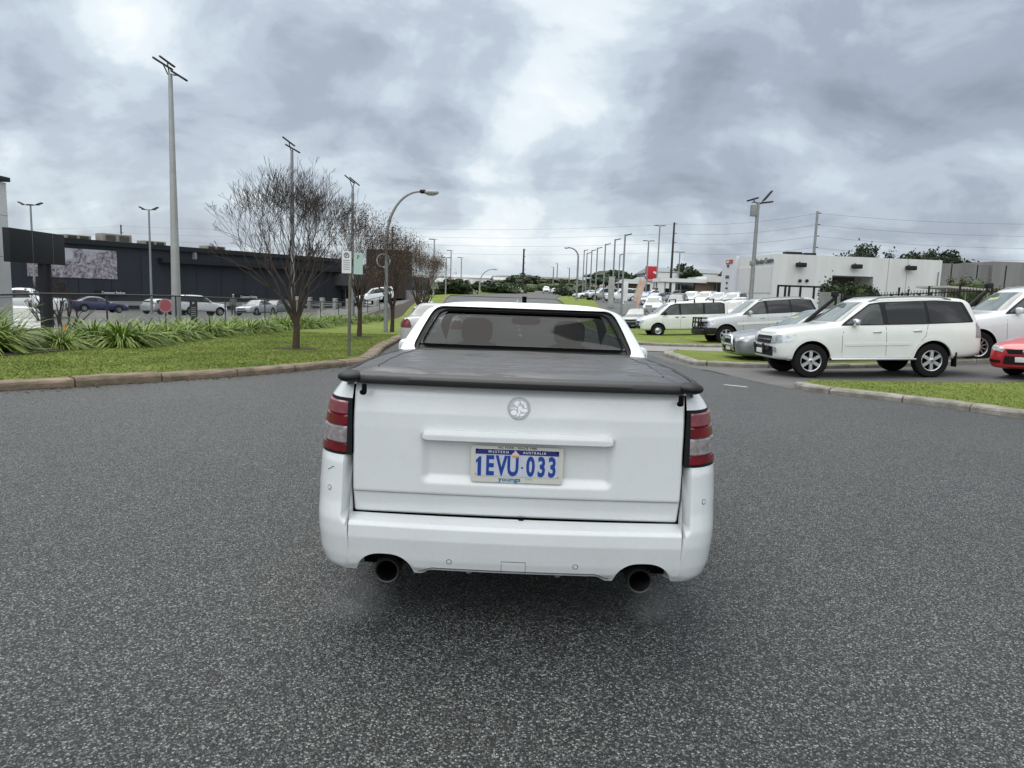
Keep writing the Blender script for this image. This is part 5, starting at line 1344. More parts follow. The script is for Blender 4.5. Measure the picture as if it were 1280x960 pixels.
# straight poles left of the road, far
for px, top, Y, lab in ((543, 299, 95, 'slim straight lamp pole left of the white warehouse'), (558, 322, 110, 'twin-headed slim pole left of the warehouse'), (564, 313, 120, 'slim pole just right of the twin-headed one'), (577, 322, 130, 'slim pole in front of the round green tree')):
    q = pt(px, top, Y); heads = [(-.5, 0, 0, 0, 0, .6, .3), (.5, 0, 0, 0, 0, .6, .3)] if px == 558 else [(-.4, 0, 0, 0, 0, .7, .3)]
    flood_pole(q.x, Y, q.z, lab, heads, .12, .09, GALVL, 'slim lamp poles left of the street', 'lamp_pole', arm=1.2 if px == 558 else .8)
labs = ['first and shortest slim pole of the row right of the street', 'pole of the row just right of the shortest one', 'third slim pole of the row right of the street', 'fourth slim pole of the row right of the street', 'fifth slim pole of the row, over the parked white cars',
        'sixth pole of the row, beside the grey box', 'short pole between the two tallest of the row', 'tallest and nearest pole of the row right of the street']
for (px, top, base, Y), lab in zip(((730.5, 312.6, 384, 118), (734, 316, 384, 112), (740, 312.6, 385, 106), (747, 309.6, 385, 98), (757, 305, 386, 90), (769, 299, 387, 80), (775, 318, 380, 108), (781.6, 293, 390, 70)), labs):
    q = pt(px, top, Y); flood_pole(q.x, Y, q.z, lab, [(.35, 0, .0, -15, 0, .6, .25)], .10, .08, GALV, 'row of slim yard poles right of the street', 'yard_pole', arm=0)
for px, top, Y, lab in ((811, 301, 100, 'tall yard pole in front of the red sign'), (825, 282, 105, 'tallest tee-headed yard pole right of the red sign'), (850, 315, 120, 'short yard pole right of the timber power pole')):
    q = pt(px, top, Y); flood_pole(q.x, Y, q.z, lab, [(-.5, 0, 0, 0, 0, .6, .25), (.5, 0, 0, 0, 0, .6, .25)], .12, .09, GALV, 'yard poles around the red sign', 'yard_pole', arm=1.2)
for px, top, Y, lab in ((692, 334, 230, 'faint distant pole over the street vanishing point'), (697, 329, 260, 'faint distant pole right of the vanishing point'), (712, 335, 240, 'distant pole beside the curved lamp')):
    q = pt(px, top, Y); flood_pole(q.x, Y, q.z, lab, [(-.5, 0, 0, 0, 0, .8, .3)], .2, .15, GALV, 'far poles at the end of the street', 'far_pole', arm=0)
# right-hand floodlight pole with a box
q0 = pt(937, 392, 45); q = pt(945, 253, 45)
fp = flood_pole(q0.x, 45, q.z, 'grey floodlight pole with a box near its top, by the white building', [(-.35, 0, .18, -18, 10, .62, .42), (.55, 0, .42, -52, 0, .75, .35), (.55, .1, .03, -8, 0, .75, .3)], .15, .10, GALV, 'floodlight poles of the right yard', arm=.8)
mb = MB(); H = q.z - G(q0.x, 45); mb.box((-.24, 0, H - .50), (.36, .3, .68), 0, None, .03); mb.build('equipment_box', GALV, fp)
mb = MB(); mb.box((-.08, 0, H - 3.7), (.28, .26, .34), 0, None, .06); mb.build('loudspeaker', GALV, fp)

# power poles and wires
PP = [(151, 281, 187), (491, 283, 163), (655, 311, 190), (843, 278, 134), (1022, 264, 110)]
plab = ['short timber power pole above the dark building roof', 'power pole rising behind the brown sign tower', 'timber power pole above the far street', 'dark timber power pole right of the red sign', 'pale concrete power pole behind the white building']
tops = []
for (px, py, Y), lab in zip(PP, plab):
    q = pt(px, py, Y); z = G(q.x, Y); tops.append(q); root = empty('power_pole', (q.x, Y, z), 0, lab, 'power pole', 'power poles carrying the overhead wires')
    MB().path([(0, 0, 0), (0, 0, q.z - z)], [.26, .17] if px != 655 else [.3, .22], 10).build('pole', WOODP if px != 1022 else GALV, root)
    mb = MB()
    for k in range(4): mb.tube((-.05, 0, q.z - z - .3 - k * 1.7), (.55, 0, q.z - z - .25 - k * 1.7), .06)
    mb.build('insulator_arms', DARKM, root)
right_end = pt(1400, 276, 100); ends = [pt(-60, 283, 200)] + [tops[0], tops[1], tops[3], tops[4], right_end]
for k, nm in enumerate(('top', 'second', 'third', 'lowest')):
    mb = MB()
    for a, b in zip(ends[:-1], ends[1:]):
        pts = []
        for i in range(17):
            t = i / 16; q = a.lerp(b, t); q.z -= .3 + k * 1.7 + 4 * .7 * t * (1 - t); pts.append(q)
        mb.path(pts, .018, 4, 0, False)
    mark(mb.build('overhead_wire', mat('wire', (.08, .085, .09), .7)), nm + (' overhead wire' if nm != 'top' else 'most overhead wire') + ' strung across the whole sky between the power poles', 'wire', 'overhead wires')
# ------------------------------------------------------------------ buildings, fences, signs
WALLD = mat('charcoal_render', (.028, .034, .045), .75, noise_amt=.25, nscale=.6)
WALLB = mat('black_trim', (.008, .009, .011), .6)
WALLW = mat('white_render', (.72, .73, .70), .8, noise_amt=.16, nscale=.8)
WALLC = mat('raw_concrete_panel', (.26, .26, .245), .9, nscale=.35, col2=(.17, .17, .165))
BROWN = mat('brown_cladding', (.040, .026, .020), .8, noise_amt=.25, nscale=1.5)
BRICK = mat('tan_brick', (.24, .18, .13), .9, noise_amt=.3, nscale=2)
ROOFG = mat('grey_roof_sheet', (.25, .28, .28), .6, noise_amt=.15, nscale=.4)
for wm_, am_ in ((WALLW, None), (WALLC, None), (WALLD, None)):
    for n_ in wm_.node_tree.nodes:
        if n_.type == 'MAPPING': n_.inputs['Scale'].default_value = (1.6, 1.6, .16)
def frame(a, b):            # local x along a->b, local y away from the camera side, z up
    a = Vector(a); b = Vector(b); d = (b - a).normalized(); n = Vector((-d.y, d.x, 0))
    return Matrix(((d.x, n.x, 0, a.x), (d.y, n.y, 0, a.y), (0, 0, 1, 0), (0, 0, 0, 1))), (b - a).length
def rel(root): return Matrix.Translation(-root.location)
# --- dark retail building on the left
A = pt(8, 390, 72); B = pt(440, 385, 112); A.z = B.z = 0
Mx, L = frame(A, B); A0 = Mx @ Vector((-30, 0, 0))
z0 = -3.0; top = 5.35
bld = empty('retail_building', (A.x, A.y, z0), math.atan2(B.y - A.y, B.x - A.x), 'long charcoal building behind the left yard with a blossom mural', 'building')
mb = MB(); mb.box((L / 2 - 15, 20, (top - z0) / 2), (L + 30, 40, top - z0)); wall = mb.build('wall', WALLD, bld)
mb = MB(); mb.box((L / 2 - 15, 19.9, top - z0 + .0), (L + 30.6, 40.6, .55)); mb.build('parapet', WALLB, bld)
mb = MB(); mb.box((L / 2 - 15, -.06, .5 + 1.2), (L + 30, .12, .5)); mb.build('base_course', mat('pale_base_course', (.38, .38, .36), .8), bld)
def along(px, py):          # distance along the wall for an image x
    d = ray(px, py); # intersect with wall line
    n = Vector((-(B - A).y, (B - A).x)).normalized(); t = ((A.x * n.x + A.y * n.y)) / (d.x * n.x + d.y * n.y); P = Vector((d.x * t, d.y * t, CH + d.z * t))
    return (Vector((P.x - A.x, P.y - A.y)).dot(Vector(((B - A).x, (B - A).y)).normalized()), P.z - z0)
a1, t1 = along(32, 308); a2, t2 = along(145, 314); _, b1 = along(145, 349)
def mural_mat():
    m = bpy.data.materials.new('blossom_mural'); m.use_nodes = True; t = m.node_tree; b = t.nodes['Principled BSDF']; co = N(t, 'ShaderNodeTexCoord')
    n1 = noise_n(t, co.outputs['Object'], .38, 2, .5, .3, (4, 0, 1)); n2 = noise_n(t, co.outputs['Object'], 2.6, 6, .8, .6); sz = N(t, 'ShaderNodeSeparateXYZ'); t.links.new(co.outputs['Object'], sz.inputs[0])
    g = N(t, 'ShaderNodeMapRange'); g.inputs[1].default_value = .8; g.inputs[2].default_value = 4.0; g.inputs[3].default_value = .12; g.inputs[4].default_value = -.10; t.links.new(sz.outputs[2], g.inputs[0])
    msk = N(t, 'ShaderNodeMapRange'); msk.inputs[1].default_value = .47; msk.inputs[2].default_value = .56; t.links.new(M(t, 'ADD', n1, g.outputs[0]), msk.inputs[0])
    cr = N(t, 'ShaderNodeValToRGB'); t.links.new(n2, cr.inputs[0]); e = cr.color_ramp; e.elements[0].position = .40; e.elements[0].color = (.06, .05, .06, 1); e.elements[1].position = .60; e.elements[1].color = (.50, .46, .50, 1)
    mx = N(t, 'ShaderNodeMix', data_type='RGBA'); t.links.new(msk.outputs[0], mx.inputs[0]); mx.inputs[6].default_value = (.50, .52, .56, 1); t.links.new(cr.outputs[0], mx.inputs[7]); t.links.new(mx.outputs[2], b.inputs['Base Color']); b.inputs['Roughness'].default_value = .6
    return m
mb = MB(); mb.box(((a2 - a1) / 2, 0, (t2 - b1) / 2), (a2 - a1, .08, t2 - b1)); mu = mb.build('mural_panel', mural_mat(), bld); mu.location = (a1, -.05, b1)
c1, _ = along(197, 325); hcan = along(197, 325)[1]; c2 = L
mb = MB(); mb.box(((c1 + c2) / 2, -.5, hcan), (c2 - c1, 1.0, .55)); mb.build('canopy', WALLB, bld)
mb = MB()
for k in range(22):
    x = -28 + k * (L + 26) / 21; mb.box((x, -.012, (top - z0) / 2), (.05, .02, top - z0 - .6))
mb.build('panel_joints', WALLB, wall)
x, _ = along(241, 330); MB().box((x, -.35, 7.6), (.25, .7, .8)).build('downpipe_box', GALV, bld)
x, zz = along(125, 366)
for px, py in ((138, 366), (308, 371)):
    x, zz = along(px, py); mb = MB(); mb.box((x, -.12, zz), (3.4, .1, .55), 0); sg = mb.build('wall_sign', WALLB, bld, False)
    text('Customer Parking', .42, WHITE, 'sign_lettering', sg, Matrix.Translation((x + .25, -.19, zz)) @ Matrix.Rotation(PI / 2, 4, 'X'), .01, .006, .85)
for i, px in enumerate((111, 160, 207, 283)):
    x, _ = along(px, 305); w_ = 2.8 if i != 1 else 3.4
    P = Mx @ Vector((x, 3.0, 0)); root = empty('roof_air_unit', (P.x, P.y, top + .27), bld.rotation_euler.z, ['flat air-conditioning unit on the dark roof over the mural', 'boxy air-conditioning unit on the dark roof by the small power pole', 'air-conditioning unit on the dark roof left of the tallest pole', 'roof air-conditioning unit partly behind the largest bare tree'][i], 'air conditioner', 'rooftop air-conditioning units')
    hh = .55 if i != 1 else 1.0
    mb = MB(); mb.box((0, 0, hh / 2), (w_, 1.6, hh), 0, None, .06); mb.build('casing', mat('beige_casing', (.30, .28, .24), .7), root)
    mb = MB()
    for s in (-1, 1):
        for k in range(5): mb.box((s * w_ * .23, -.82, hh * (.25 + .13 * k)), (w_ * .34, .04, hh * .06))
    mb.build('grille', DARKM, root)
# --- lower entrance wing and brown tower
q = pt(388, 392, 112); q2 = pt(462, 388, 108)
wing = empty('entrance_wing', (q.x, q.y, -3), math.atan2(q2.y - q.y, q2.x - q.x), 'low grey shop entrance wing between the dark building and the brown tower', 'building'); Lw = (q2 - q).length + 1.5
zt = pt(430, 342, 110).z + 3; zf = pt(430, 357, 110).z + 3
mb = MB(); mb.box((Lw / 2, 8, zt / 2), (Lw, 15.5, zt)); mb.build('wall', mat('mid_grey_wall', (.11, .115, .12), .8), wing)
mb = MB(); mb.box((Lw / 2 - 1, -.5, (zt + zf) / 2), (Lw - 1.5, 1.4, zt - zf)); mb.build('fascia', mat('fascia_grey', (.055, .058, .06), .8), wing)
for k in range(4):
    x = 5.2 + k * 2.3; mb = MB(); mb.box((x, .2, 2.6), (1.9, .12, 3.0)); w0 = mb.build('window', GLASSD, wing); mb = MB(); mb.box((x + .98, .1, 2.6), (.16, .16, 3.0)); mb.build('window_frame', WALLB, w0)
    if k in (0, 1, 3): mb = MB(); mb.box((x + .1, .10, 2.5), (.6, .03, .8)); mb.build('window_notice', WHITE, w0)
mb = MB(); mb.box((12.6, -1.4, 2.1), (3.4, .2, 2.3)); mb.build('white_banner', WHITE, wing)
tl = pt(458, 312, 92); tr = pt(507, 314, 92); tz = G(tl.x, 92)
tw = empty('brown_tower', (tl.x, 92, -2.5), 0, 'brown clad box tower behind the bare trees and curved lamp', 'building'); W2 = tr.x - tl.x
mb = MB(); mb.box((W2 / 2, 3, (tl.z + 2.5 + 2.6) / 2 + .1), (W2, 6, tl.z + 2.5 - 2.6)); mb.build('cladding', BROWN, tw)
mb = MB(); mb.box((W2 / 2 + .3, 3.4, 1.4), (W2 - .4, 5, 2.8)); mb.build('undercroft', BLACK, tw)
mb = MB(); mb.lathe([(.75, 0), (.80, .03), (.88, .03), (.92, 0)], Matrix.Translation((2.2, -.02, tl.z + 2.5 - 1.3)) @ Matrix.Rotation(PI / 2, 4, 'X'), 30); mb.build('ring_emblem', GALVL, tw)
mb = MB(); mb.box((W2 + .9, 5, 1.9), (1.8, 9, 3.8)); mb.build('side_wall', mat('grey_side_wall', (.22, .22, .22), .8), tw)
# low pier fence before the entrance
a = pt(372, 397, 80); b = pt(470, 396, 74); Mf, Lf = frame((a.x, 80, 0), (b.x, 74, 0))
pf = empty('pier_fence', (a.x, 80, 0), math.atan2(-6, b.x - a.x), 'low fence of pale concrete piers with dark rails before the entrance wing', 'fence'); gz = G(a.x, 77)
for k in range(7):
    mb = MB(); mb.box((Lf * k / 6, 0, gz + .9), (.42, .42, 1.8), 0, None, .03); mb.build('pier', mat('pier_concrete', (.30, .30, .28), .85), pf)
mb = MB(); mb.box((Lf / 2, 0, gz + .25), (Lf, .3, .5)); mb.build('low_wall', MATS['pier_concrete'], pf)
mb = MB(); [mb.box((Lf / 2, 0, gz + h_), (Lf, .06, .08)) for h_ in (.8, 1.1, 1.4, 1.7)]; mb.build('rails', DARKM, pf)
# --- left edge: white pillar, black sign board
q = pt(0, 400, 25); zt = pt(5, 223, 25).z; gz = G(q.x, 25)
pil = empty('white_pillar', (ray(11.5, 300).x * 26.2 - 1.0, 25, gz), 0, 'tall pale concrete pillar with black cap cut by the left edge', 'pillar')
w_ = 2.0
mb = MB(); mb.box((0, .6, (zt - gz) / 2), (w_, 1.2, zt - gz), 0, None, .01); mb.build('shaft', mat('pillar_concrete', (.66, .66, .65), .8, noise_amt=.12, nscale=.8), pil)
for k in range(1, 4): MB().box((0, .59, (zt - gz) * k / 4 + .3), (w_ + .004, 1.21, .018)).build('joint', GREYP, pil)
mb = MB(); mb.box((0, .6, zt - gz + .12), (w_ + .2, 1.4, .16), 0, None, .02); mb.build('cap', WALLB, pil)
a = pt(8, 306, 23.2); b = pt(77, 308, 26.5); za = pt(8, 284, 23.2).z; zb_ = pt(8, 327, 23.2).z
sb = empty('sign_board', (a.x, a.y, G(a.x, a.y)), math.atan2(b.y - a.y, b.x - a.x), 'large blank black sign board on twin black posts beside the white pillar', 'sign'); Ls = (Vector((b.x, b.y)) - Vector((a.x, a.y))).length; g0 = sb.location.z
mb = MB(); mb.box((Ls / 2, 0, (za + zb_) / 2 - g0), (Ls, .22, za - zb_), 0, None, .01); pn = mb.build('panel', mat('sign_black', (.007, .008, .010), .7), sb)
for f_ in (.38, .76): MB().box((Ls * f_, -.114, (za + zb_) / 2 - g0), (.015, .008, za - zb_ - .02)).build('panel_joint', GREYP, pn)
for f_, w_ in ((.60, .20), (.72, .12)): mb = MB(); mb.box((Ls * f_, .02, (zb_ - g0) / 2), (w_, .16, zb_ - g0)); mb.build('post', DARKM, sb)
# --- chain-link fence
FX = [(-19.5, 13.5), (-15.2, 19.5), (-14.3, 25), (-14.2, 35), (-13.6, 50), (-12.2, 70)]
fence = empty('chainlink_fence', (0, 0, 0), 0, 'black chain-link fence with top rail behind the strap-leaf bed', 'fence')
mesh_ = MB(); rail = MB(); HF = 1.15; FW = mat('fence_wire', (.05, .052, .05), .6, .3)
for (x0, y0), (x1, y1) in zip(FX[:-1], FX[1:]):
    a = Vector((x0, y0)); b = Vector((x1, y1)); Ls = (b - a).length; P = lambda s, z: (a.x + (b.x - a.x) * s / Ls, a.y + (b.y - a.y) * s / Ls, G(a.x + (b.x - a.x) * s / Ls, a.y + (b.y - a.y) * s / Ls) + .12 + z)
    nseg = max(2, int(Ls / 4)); rail.path([P(Ls * k / nseg, HF) for k in range(nseg + 1)], .030, 8); 
    if y0 < 40:
        s = 0; pitch = .062
        while s < Ls - HF:
            mesh_.path([P(s, .03), P(s + HF * .8, HF)], .0024, 3, 0, False); mesh_.path([P(s + HF * .8, .03), P(s, HF)], .0024, 3, 0, False); s += pitch
    else:
        rail.path([P(Ls * k / nseg, .1) for k in range(nseg + 1)], .02, 6)
    for k in range(nseg): q = P(Ls * k / nseg, -.1); MB().tube(q, (q[0], q[1], q[2] + HF + .12), .032).build('post', FW, fence)
rail.build('top_rail', FW, fence); mesh_.build('wire_mesh', FW, fence, False, False)
# --- signs
def flat_sign(x, y, z, w_, h_, m, name, parent, t_=.012, ry=0): 
    mb = MB(); mb.box((x, y, z), (w_, t_, h_), 0, None, .004); return mb.build(name, m, parent, False)
xs1, ys1 = gp(436, 445); sg = empty('parking_sign', (xs1, ys1, G(xs1, ys1) + .12), 0, 'weathered steel post carrying two parking signs on the lawn', 'sign')
zt = pt(441, 312, ys1).z - sg.location.z
MB().tube((0, 0, -.1), (.03, 0, zt), .038, .036, 12).build('post', mat('weathered_post', (.16, .155, .12), .7, noise_amt=.4, nscale=6), sg)
px_ = ys1 / F; c1 = pt(434, 328, ys1) - sg.location; c2 = pt(448, 330, ys1) - sg.location
s1 = flat_sign(c1.x, -.06, c1.z, .22, .50, WHITE, 'sign_plate', sg); s2 = flat_sign(c2.x + .01, -.06, c2.z, .21, .48, mat('pale_green_board', (.42, .56, .50), .5), 'sign_plate', sg)
ink = mat('sign_ink', (.02, .02, .022), .6); grn = mat('sign_green_ink', (.03, .16, .10), .6)
RX = Matrix.Rotation(PI / 2, 4, 'X')
mb = MB(); mb.lathe([(.062, 0), (.062, .004), (.048, .004), (.048, 0)], Matrix.Translation((c1.x, -.068, c1.z + .16)) @ RX, 24); mb.build('sign_ring', ink, s1)
text('P', .10, ink, 'sign_letter', s1, Matrix.Translation((c1.x, -.068, c1.z + .155)) @ RX, .001, .002)
text('P', .12, grn, 'sign_letter', s2, Matrix.Translation((c2.x + .01, -.068, c2.z + .15)) @ RX, .001, .002)
mb = MB(); [mb.box((c1.x, -.068, c1.z + .04 - .05 * k), (.15, .002, .016)) for k in range(5)]; mb.build('sign_text_lines', mat('sign_grey_ink', (.25, .25, .25), .6), s1, False)
mb = MB(); mb.box((.012, .0, c1.z), (.03, .05, .5)); mb.build('bracket', DARKM, sg)
q = pt(207, 382, 34); rs = empty('round_sign', (q.x, 34, G(q.x, 34)), 0, 'faded round red sign on a thin post left of the tallest pole', 'sign'); zc_ = q.z - rs.location.z
MB().tube((0, 0, 0), (0, 0, zc_ + .3), .03).build('post', DARKM, rs)
rd = mat('faded_sign_red', (.42, .10, .12), .5); mb = MB(); mb.lathe([(.001, .03), (.27, .03), (.27, .0)], Matrix.Translation((0, 0, zc_)) @ RX, 32); dk = mb.build('disc', rd, rs)
mb = MB(); mb.lathe([(.27, .03), (.33, .03), (.33, .0)], Matrix.Translation((0, 0, zc_)) @ RX, 32); mb.build('rim', mat('faded_pink', (.50, .26, .27), .5), dk); mb = MB(); mb.box((0, -.034, zc_), (.38, .006, .08)); mb.build('white_bar', rd, dk)
q = pt(242, 386, 45); bs = empty('directory_sign', (q.x, 45, q.z - .55), 0, 'small black directory sign with pale lines before the white four-wheel drive', 'sign')
s0 = flat_sign(0, 0, .55, .48, 1.05, MATS['sign_black'], 'panel', bs, .05); MB().box((0, 0, -.1), (.4, .04, .4)).build('base', DARKM, bs)
text('>', .3, WHITE, 'arrow', s0, Matrix.Translation((0, -.03, .9)) @ RX, .001, .003); mb = MB(); [mb.box((0, -.03, .62 - .12 * k), (.32, .006, .035)) for k in range(5)]; mb.build('text_lines', GALVL, s0, False)
# low dark planter hedge and cone, left yard
q1 = gnd(58, 411, .0); q2 = gnd(128, 410, 0)
hd = leafy('clipped_hedge', [((q1.x + (q2.x - q1.x) * k / 7) , 27.5 + .3 * k, G(-16, 28) + .25, .75, .35, .32) for k in range(8)], 3500, .05, DGREEN, None, 3); mark(hd, 'low clipped dark hedge behind the fence in front of the blue car', 'hedge')
q = pt(81, 398, 33); cn = MB(); cn.lathe([(.16, 0), (.03, .55), (.001, .56)], None, 16); o = cn.build('traffic_cone', mat('cone_orange', (.6, .20, .02), .6)); o.location = (q.x, 33, G(q.x, 33)); mark(o, 'small orange traffic cone beside the low bare shrub', 'cone')

# --- white service building on the right
c0 = pt(970, 317, 70); zt = c0.z; cl_ = pt(907, 325, 86); cr_ = pt(1178, 328, 71.5)
zb0 = -2.0
svc = empty('service_building', (c0.x, 70, zb0), 0, 'big white flat-roofed service centre building right of the street', 'building')
fr2 = math.atan2(86 - 70, cl_.x - c0.x); Lr = cr_.x - c0.x
H = zt - zb0; LA = math.hypot(cl_.x - c0.x, 16)
xb = cl_.x * 97 / 86 - c0.x; poly = [(0, 0), (Lr, 1.5), (Lr, 26), (cl_.x - c0.x, 26), (cl_.x - c0.x, 16)]
# recess in the front wall: wall pieces left, right and above
rx0 = pt(1040, 350, 70.5).x - c0.x; rx1 = pt(1092, 350, 70.8).x - c0.x; rz = pt(1066, 345, 70.6).z - zb0
mb = MB(); mb.prism([(0, 0), (rx0, 1.5 * rx0 / Lr), (rx0, 26), (xb, 26), (cl_.x - c0.x, 16)], 0, H)
mb.prism([(rx1, 1.5 * rx1 / Lr), (Lr, 1.5), (Lr, 26), (rx1, 26)], 0, H); mb.prism([(rx0, 1.5 * rx0 / Lr), (rx1, 1.5 * rx1 / Lr), (rx1, 26), (rx0, 26)], rz, H)
wl = mb.build('wall', WALLW, svc, False)
MB().box(((rx0 + rx1) / 2, 5, rz / 2), (rx1 - rx0, .2, rz)).build('recess_back', mat('recess_olive', (.10, .095, .065), .8), svc)
MB().box((rx0 + 2.2, 4.8, 1.9), (1.4, .1, 3.0)).build('recess_door', GALV, svc)
ang = math.atan2(1.5, Lr); JM = mat('joint_grey', (.40, .41, .39), .8)
for k, px in enumerate((1110, 1135)): x = pt(px, 340, 71).x - c0.x; MB().box((x, x * 1.5 / Lr - .01, H / 2), (.06, .03, H - .02)).build('panel_joint', JM, wl)
mb = MB(); mb.box((Lr / 2 + .0, .75 - .012, H * .64), (Lr, .03, .05), 0, None); 
for i, px in enumerate((997, 1069, 1140)):
    x = pt(px, 335, 70.6).x - c0.x; z = pt(px, 331.5 + i * 1.7, 70.6).z - zb0; mb = MB(); mb.box((x, x * 1.5 / Lr - .45, z), (.95, .5, .42), 0, None, .08); mb.tube((x, x * 1.5 / Lr, z + .3), (x, x * 1.5 / Lr - .4, z + .1), .05); mb.build('wall_floodlight', DARKM, svc)
for px in (999, 1008): x = pt(px, 351, 70.3).x - c0.x; z = pt(px, 351, 70.3).z - zb0; MB().sphere((x, x * 1.5 / Lr - .15, z), (.16, .2, .16)).build('wall_lamp', DARKM, svc)
x = pt(1172, 345, 71.5).x - c0.x; MB().tube((x, 1.38, .5), (x, 1.38, pt(1172, 340, 71.5).z - zb0), .05).build('downpipe', GALV, svc)
x = pt(1000, 316, 72).x - c0.x; mb = MB(); mb.box((x, 4, H + .25), (1.6, 1, .45)); mb.box((x + 1.7, 4, H + .22), (1.1, 1, .4)); mb.build('roof_vents', DARKM, svc)
# angled face: shallow framed panels, lettering, pylon strip
LAm = Matrix(((math.cos(fr2), math.sin(fr2), 0, 0), (math.sin(fr2), -math.cos(fr2), 0, 0), (0, 0, 1, 0), (0, 0, 0, 1)))
def fa(px):                 # distance along the angled face from the corner for an image x
    d = ray(px, 340); n = Vector((-math.sin(fr2), math.cos(fr2))); t = (c0.x * n.x + 70 * n.y) / (d.x * n.x + d.y * n.y); return Vector((d.x * t - c0.x, d.y * t - 70)).length, CH + d.z * t - zb0, t
outw = Vector((-math.sin(fr2), math.cos(fr2), 0)); outw = outw if outw.y < 0 else -outw
u = Vector((math.cos(fr2), math.sin(fr2), 0))
def fbox(s0, s1, z0_, z1_, off, th, m, nm, parent):
    mb = MB(); Mq = Matrix(((u.x, outw.x, 0, 0), (u.y, outw.y, 0, 0), (0, 0, 1, 0), (0, 0, 0, 1)))
    mb.box(((s0 + s1) / 2, off + th / 2, (z0_ + z1_) / 2), (abs(s1 - s0), th, z1_ - z0_), 0, Mq); return mb.build(nm, m, parent, False)
def fz(px, py): d = ray(px, py); t = fa(px)[2]; return CH + d.z * t - zb0
pm_ = mat('panel_offwhite', (.62, .62, .61), .8, noise_amt=.05)
p_a, p_b = fa(965)[0], fa(943)[0]; fbox(p_a, p_b, fz(955, 366), fz(955, 334), .0, .06, pm_, 'wall_panel', svc)
p_a, p_b = fa(938)[0], fa(922)[0]; fbox(p_a, p_b, fz(930, 366), fz(930, 335), .0, .06, pm_, 'wall_panel', svc)
TM = lambda s, z, off=.08: Matrix.Translation(u * s + outw * off + Vector((0, 0, z))) @ Matrix(((-u.x, 0, outw.x, 0), (-u.y, 0, outw.y, 0), (0, 1, 0, 0), (0, 0, 0, 1)))
text('Service Centre', .82, mat('grey_lettering', (.10, .11, .13), .5), 'wall_lettering', svc, TM(fa(955)[0], fz(955, 326.5)), .03, .008, 1.0)
sA, sB = fa(922)[0], fa(907.5)[0] + .5; py_h = fz(914, 321)
strip_ = fbox(sA - .2, sB, .2, py_h, .0, .35, mat('pylon_white', (.64, .66, .68), .6), 'sign_pylon', svc); sm = (sA + sB) / 2
def pbox(px0, px1, y0, y1, m, nm): return fbox(fa(px1)[0], fa(px0)[0], fz(914, y1), fz(914, y0), .36, .06, m, nm, strip_)
pbox(911, 919, 325, 329.8, mat('sign_red', (.40, .06, .06), .5), 'red_sign_box')
lt = mat('pylon_ink', (.08, .10, .11), .5)
text('ISUZU', .30, WHITE, 'sign_lettering', strip_, TM(sm, fz(915, 327.6), .45), .02, .01, 1)
text('UTE', .42, lt, 'sign_lettering', strip_, TM(sm, fz(914.5, 332.8), .40), .02, .01, 1)
text('HAVAL', .50, lt, 'sign_lettering', strip_, TM(sm, fz(914, 346.5), .40), .02, .012, .9)
text('LDV', .34, lt, 'sign_lettering', strip_, TM(sm, fz(913.5, 354), .40), .02, .01, 1); text('SERVICE', .24, lt, 'sign_lettering', strip_, TM(sm, fz(913, 360.5), .40), .02, .01, 1)
# showroom to the left of it
a = pt(868, 374, 100); b = pt(906, 374, 98); zt2 = pt(890, 345, 99).z; zf = pt(890, 352.5, 99).z
sh_ = empty('showroom', (a.x, 100, -1), 0, 'low glazed showroom with white fascia left of the service building', 'building'); Ws = b.x - a.x + 1.2
MB().box((Ws / 2, 6, (zf + 1) / 2), (Ws, 10, zf + 1)).build('glazed_front', GLASSD, sh_)
mb = MB(); mb.box((1.5, .9, (zf + 1) / 2), (2.6, .2, zf + 1)); mb.build('brick_pier', BRICK, sh_)
mb = MB(); [mb.box((1.9 + k * 1.3, .9, (zf + 1) / 2), (.09, .1, zf + 1)) for k in range(4)]; mb.build('mullions', GALVL, sh_)
MB().box((Ws / 2 + 1.0, 5, (zt2 + zf) / 2 + 1), (Ws - 1, 12, zt2 - zf)).build('fascia', WALLW, sh_)
c = pt(842, 351, 99); MB().box((-1.6, 3, zf + 1.1), (6.5, 6, .5)).build('canopy', WHITE, sh_)
[MB().tube((-4 + k * 2.2, 1, 0), (-4 + k * 2.2, 1, zf + .9), .08).build('canopy_post', GALV, sh_) for k in range(3)]
# grey-roofed warehouse and the red sign
a = pt(818, 352, 240); b = pt(918, 352, 235); zr = pt(860, 333, 240).z; zw = pt(860, 341, 240).z; ze = pt(860, 358, 240).z
wh = empty('warehouse', (a.x, 240, G(a.x, 240) - 4), 0, 'long grey-roofed warehouse behind the car yard on the right', 'building'); Wl = b.x - a.x; g0 = wh.location.z
MB().box((Wl / 2, 20, (zw - g0) / 2), (Wl, 40, zw - g0)).build('wall', mat('warehouse_wall', (.34, .35, .34), .8, noise_amt=.2, nscale=.1), wh)
mb = MB(); mb.add([(-.5, -.6, zw - g0), (Wl + .5, -.6, zw - g0), (Wl + .5, 40, zw - g0), (-.5, 40, zw - g0), (.5, 18, zr - g0), (Wl - .5, 18, zr - g0)], [(0, 1, 5, 4), (3, 4, 5, 2), (0, 4, 3), (1, 2, 5)]); mb.build('roof', ROOFG, wh, False)
MB().box((Wl / 2, -.2, (zw - g0) - 1.1), (Wl, .3, 1.8)).build('white_band', WHITE, wh)
for k in range(9): MB().box((2.5 + k * Wl / 9.2, -.1, zw - g0 - 4.4), (Wl / 9.2 * .7, .2, 3.2)).build('window', GLASSD, wh)
q = pt(814, 341, 200); rs = empty('red_pylon_sign', (q.x, 200, G(q.x, 200)), 0, 'bright red square sign board with white marks over the car yard', 'sign'); w_ = 14.5 / F * 200; h_ = 16 / F * 200; zc_ = q.z - rs.location.z
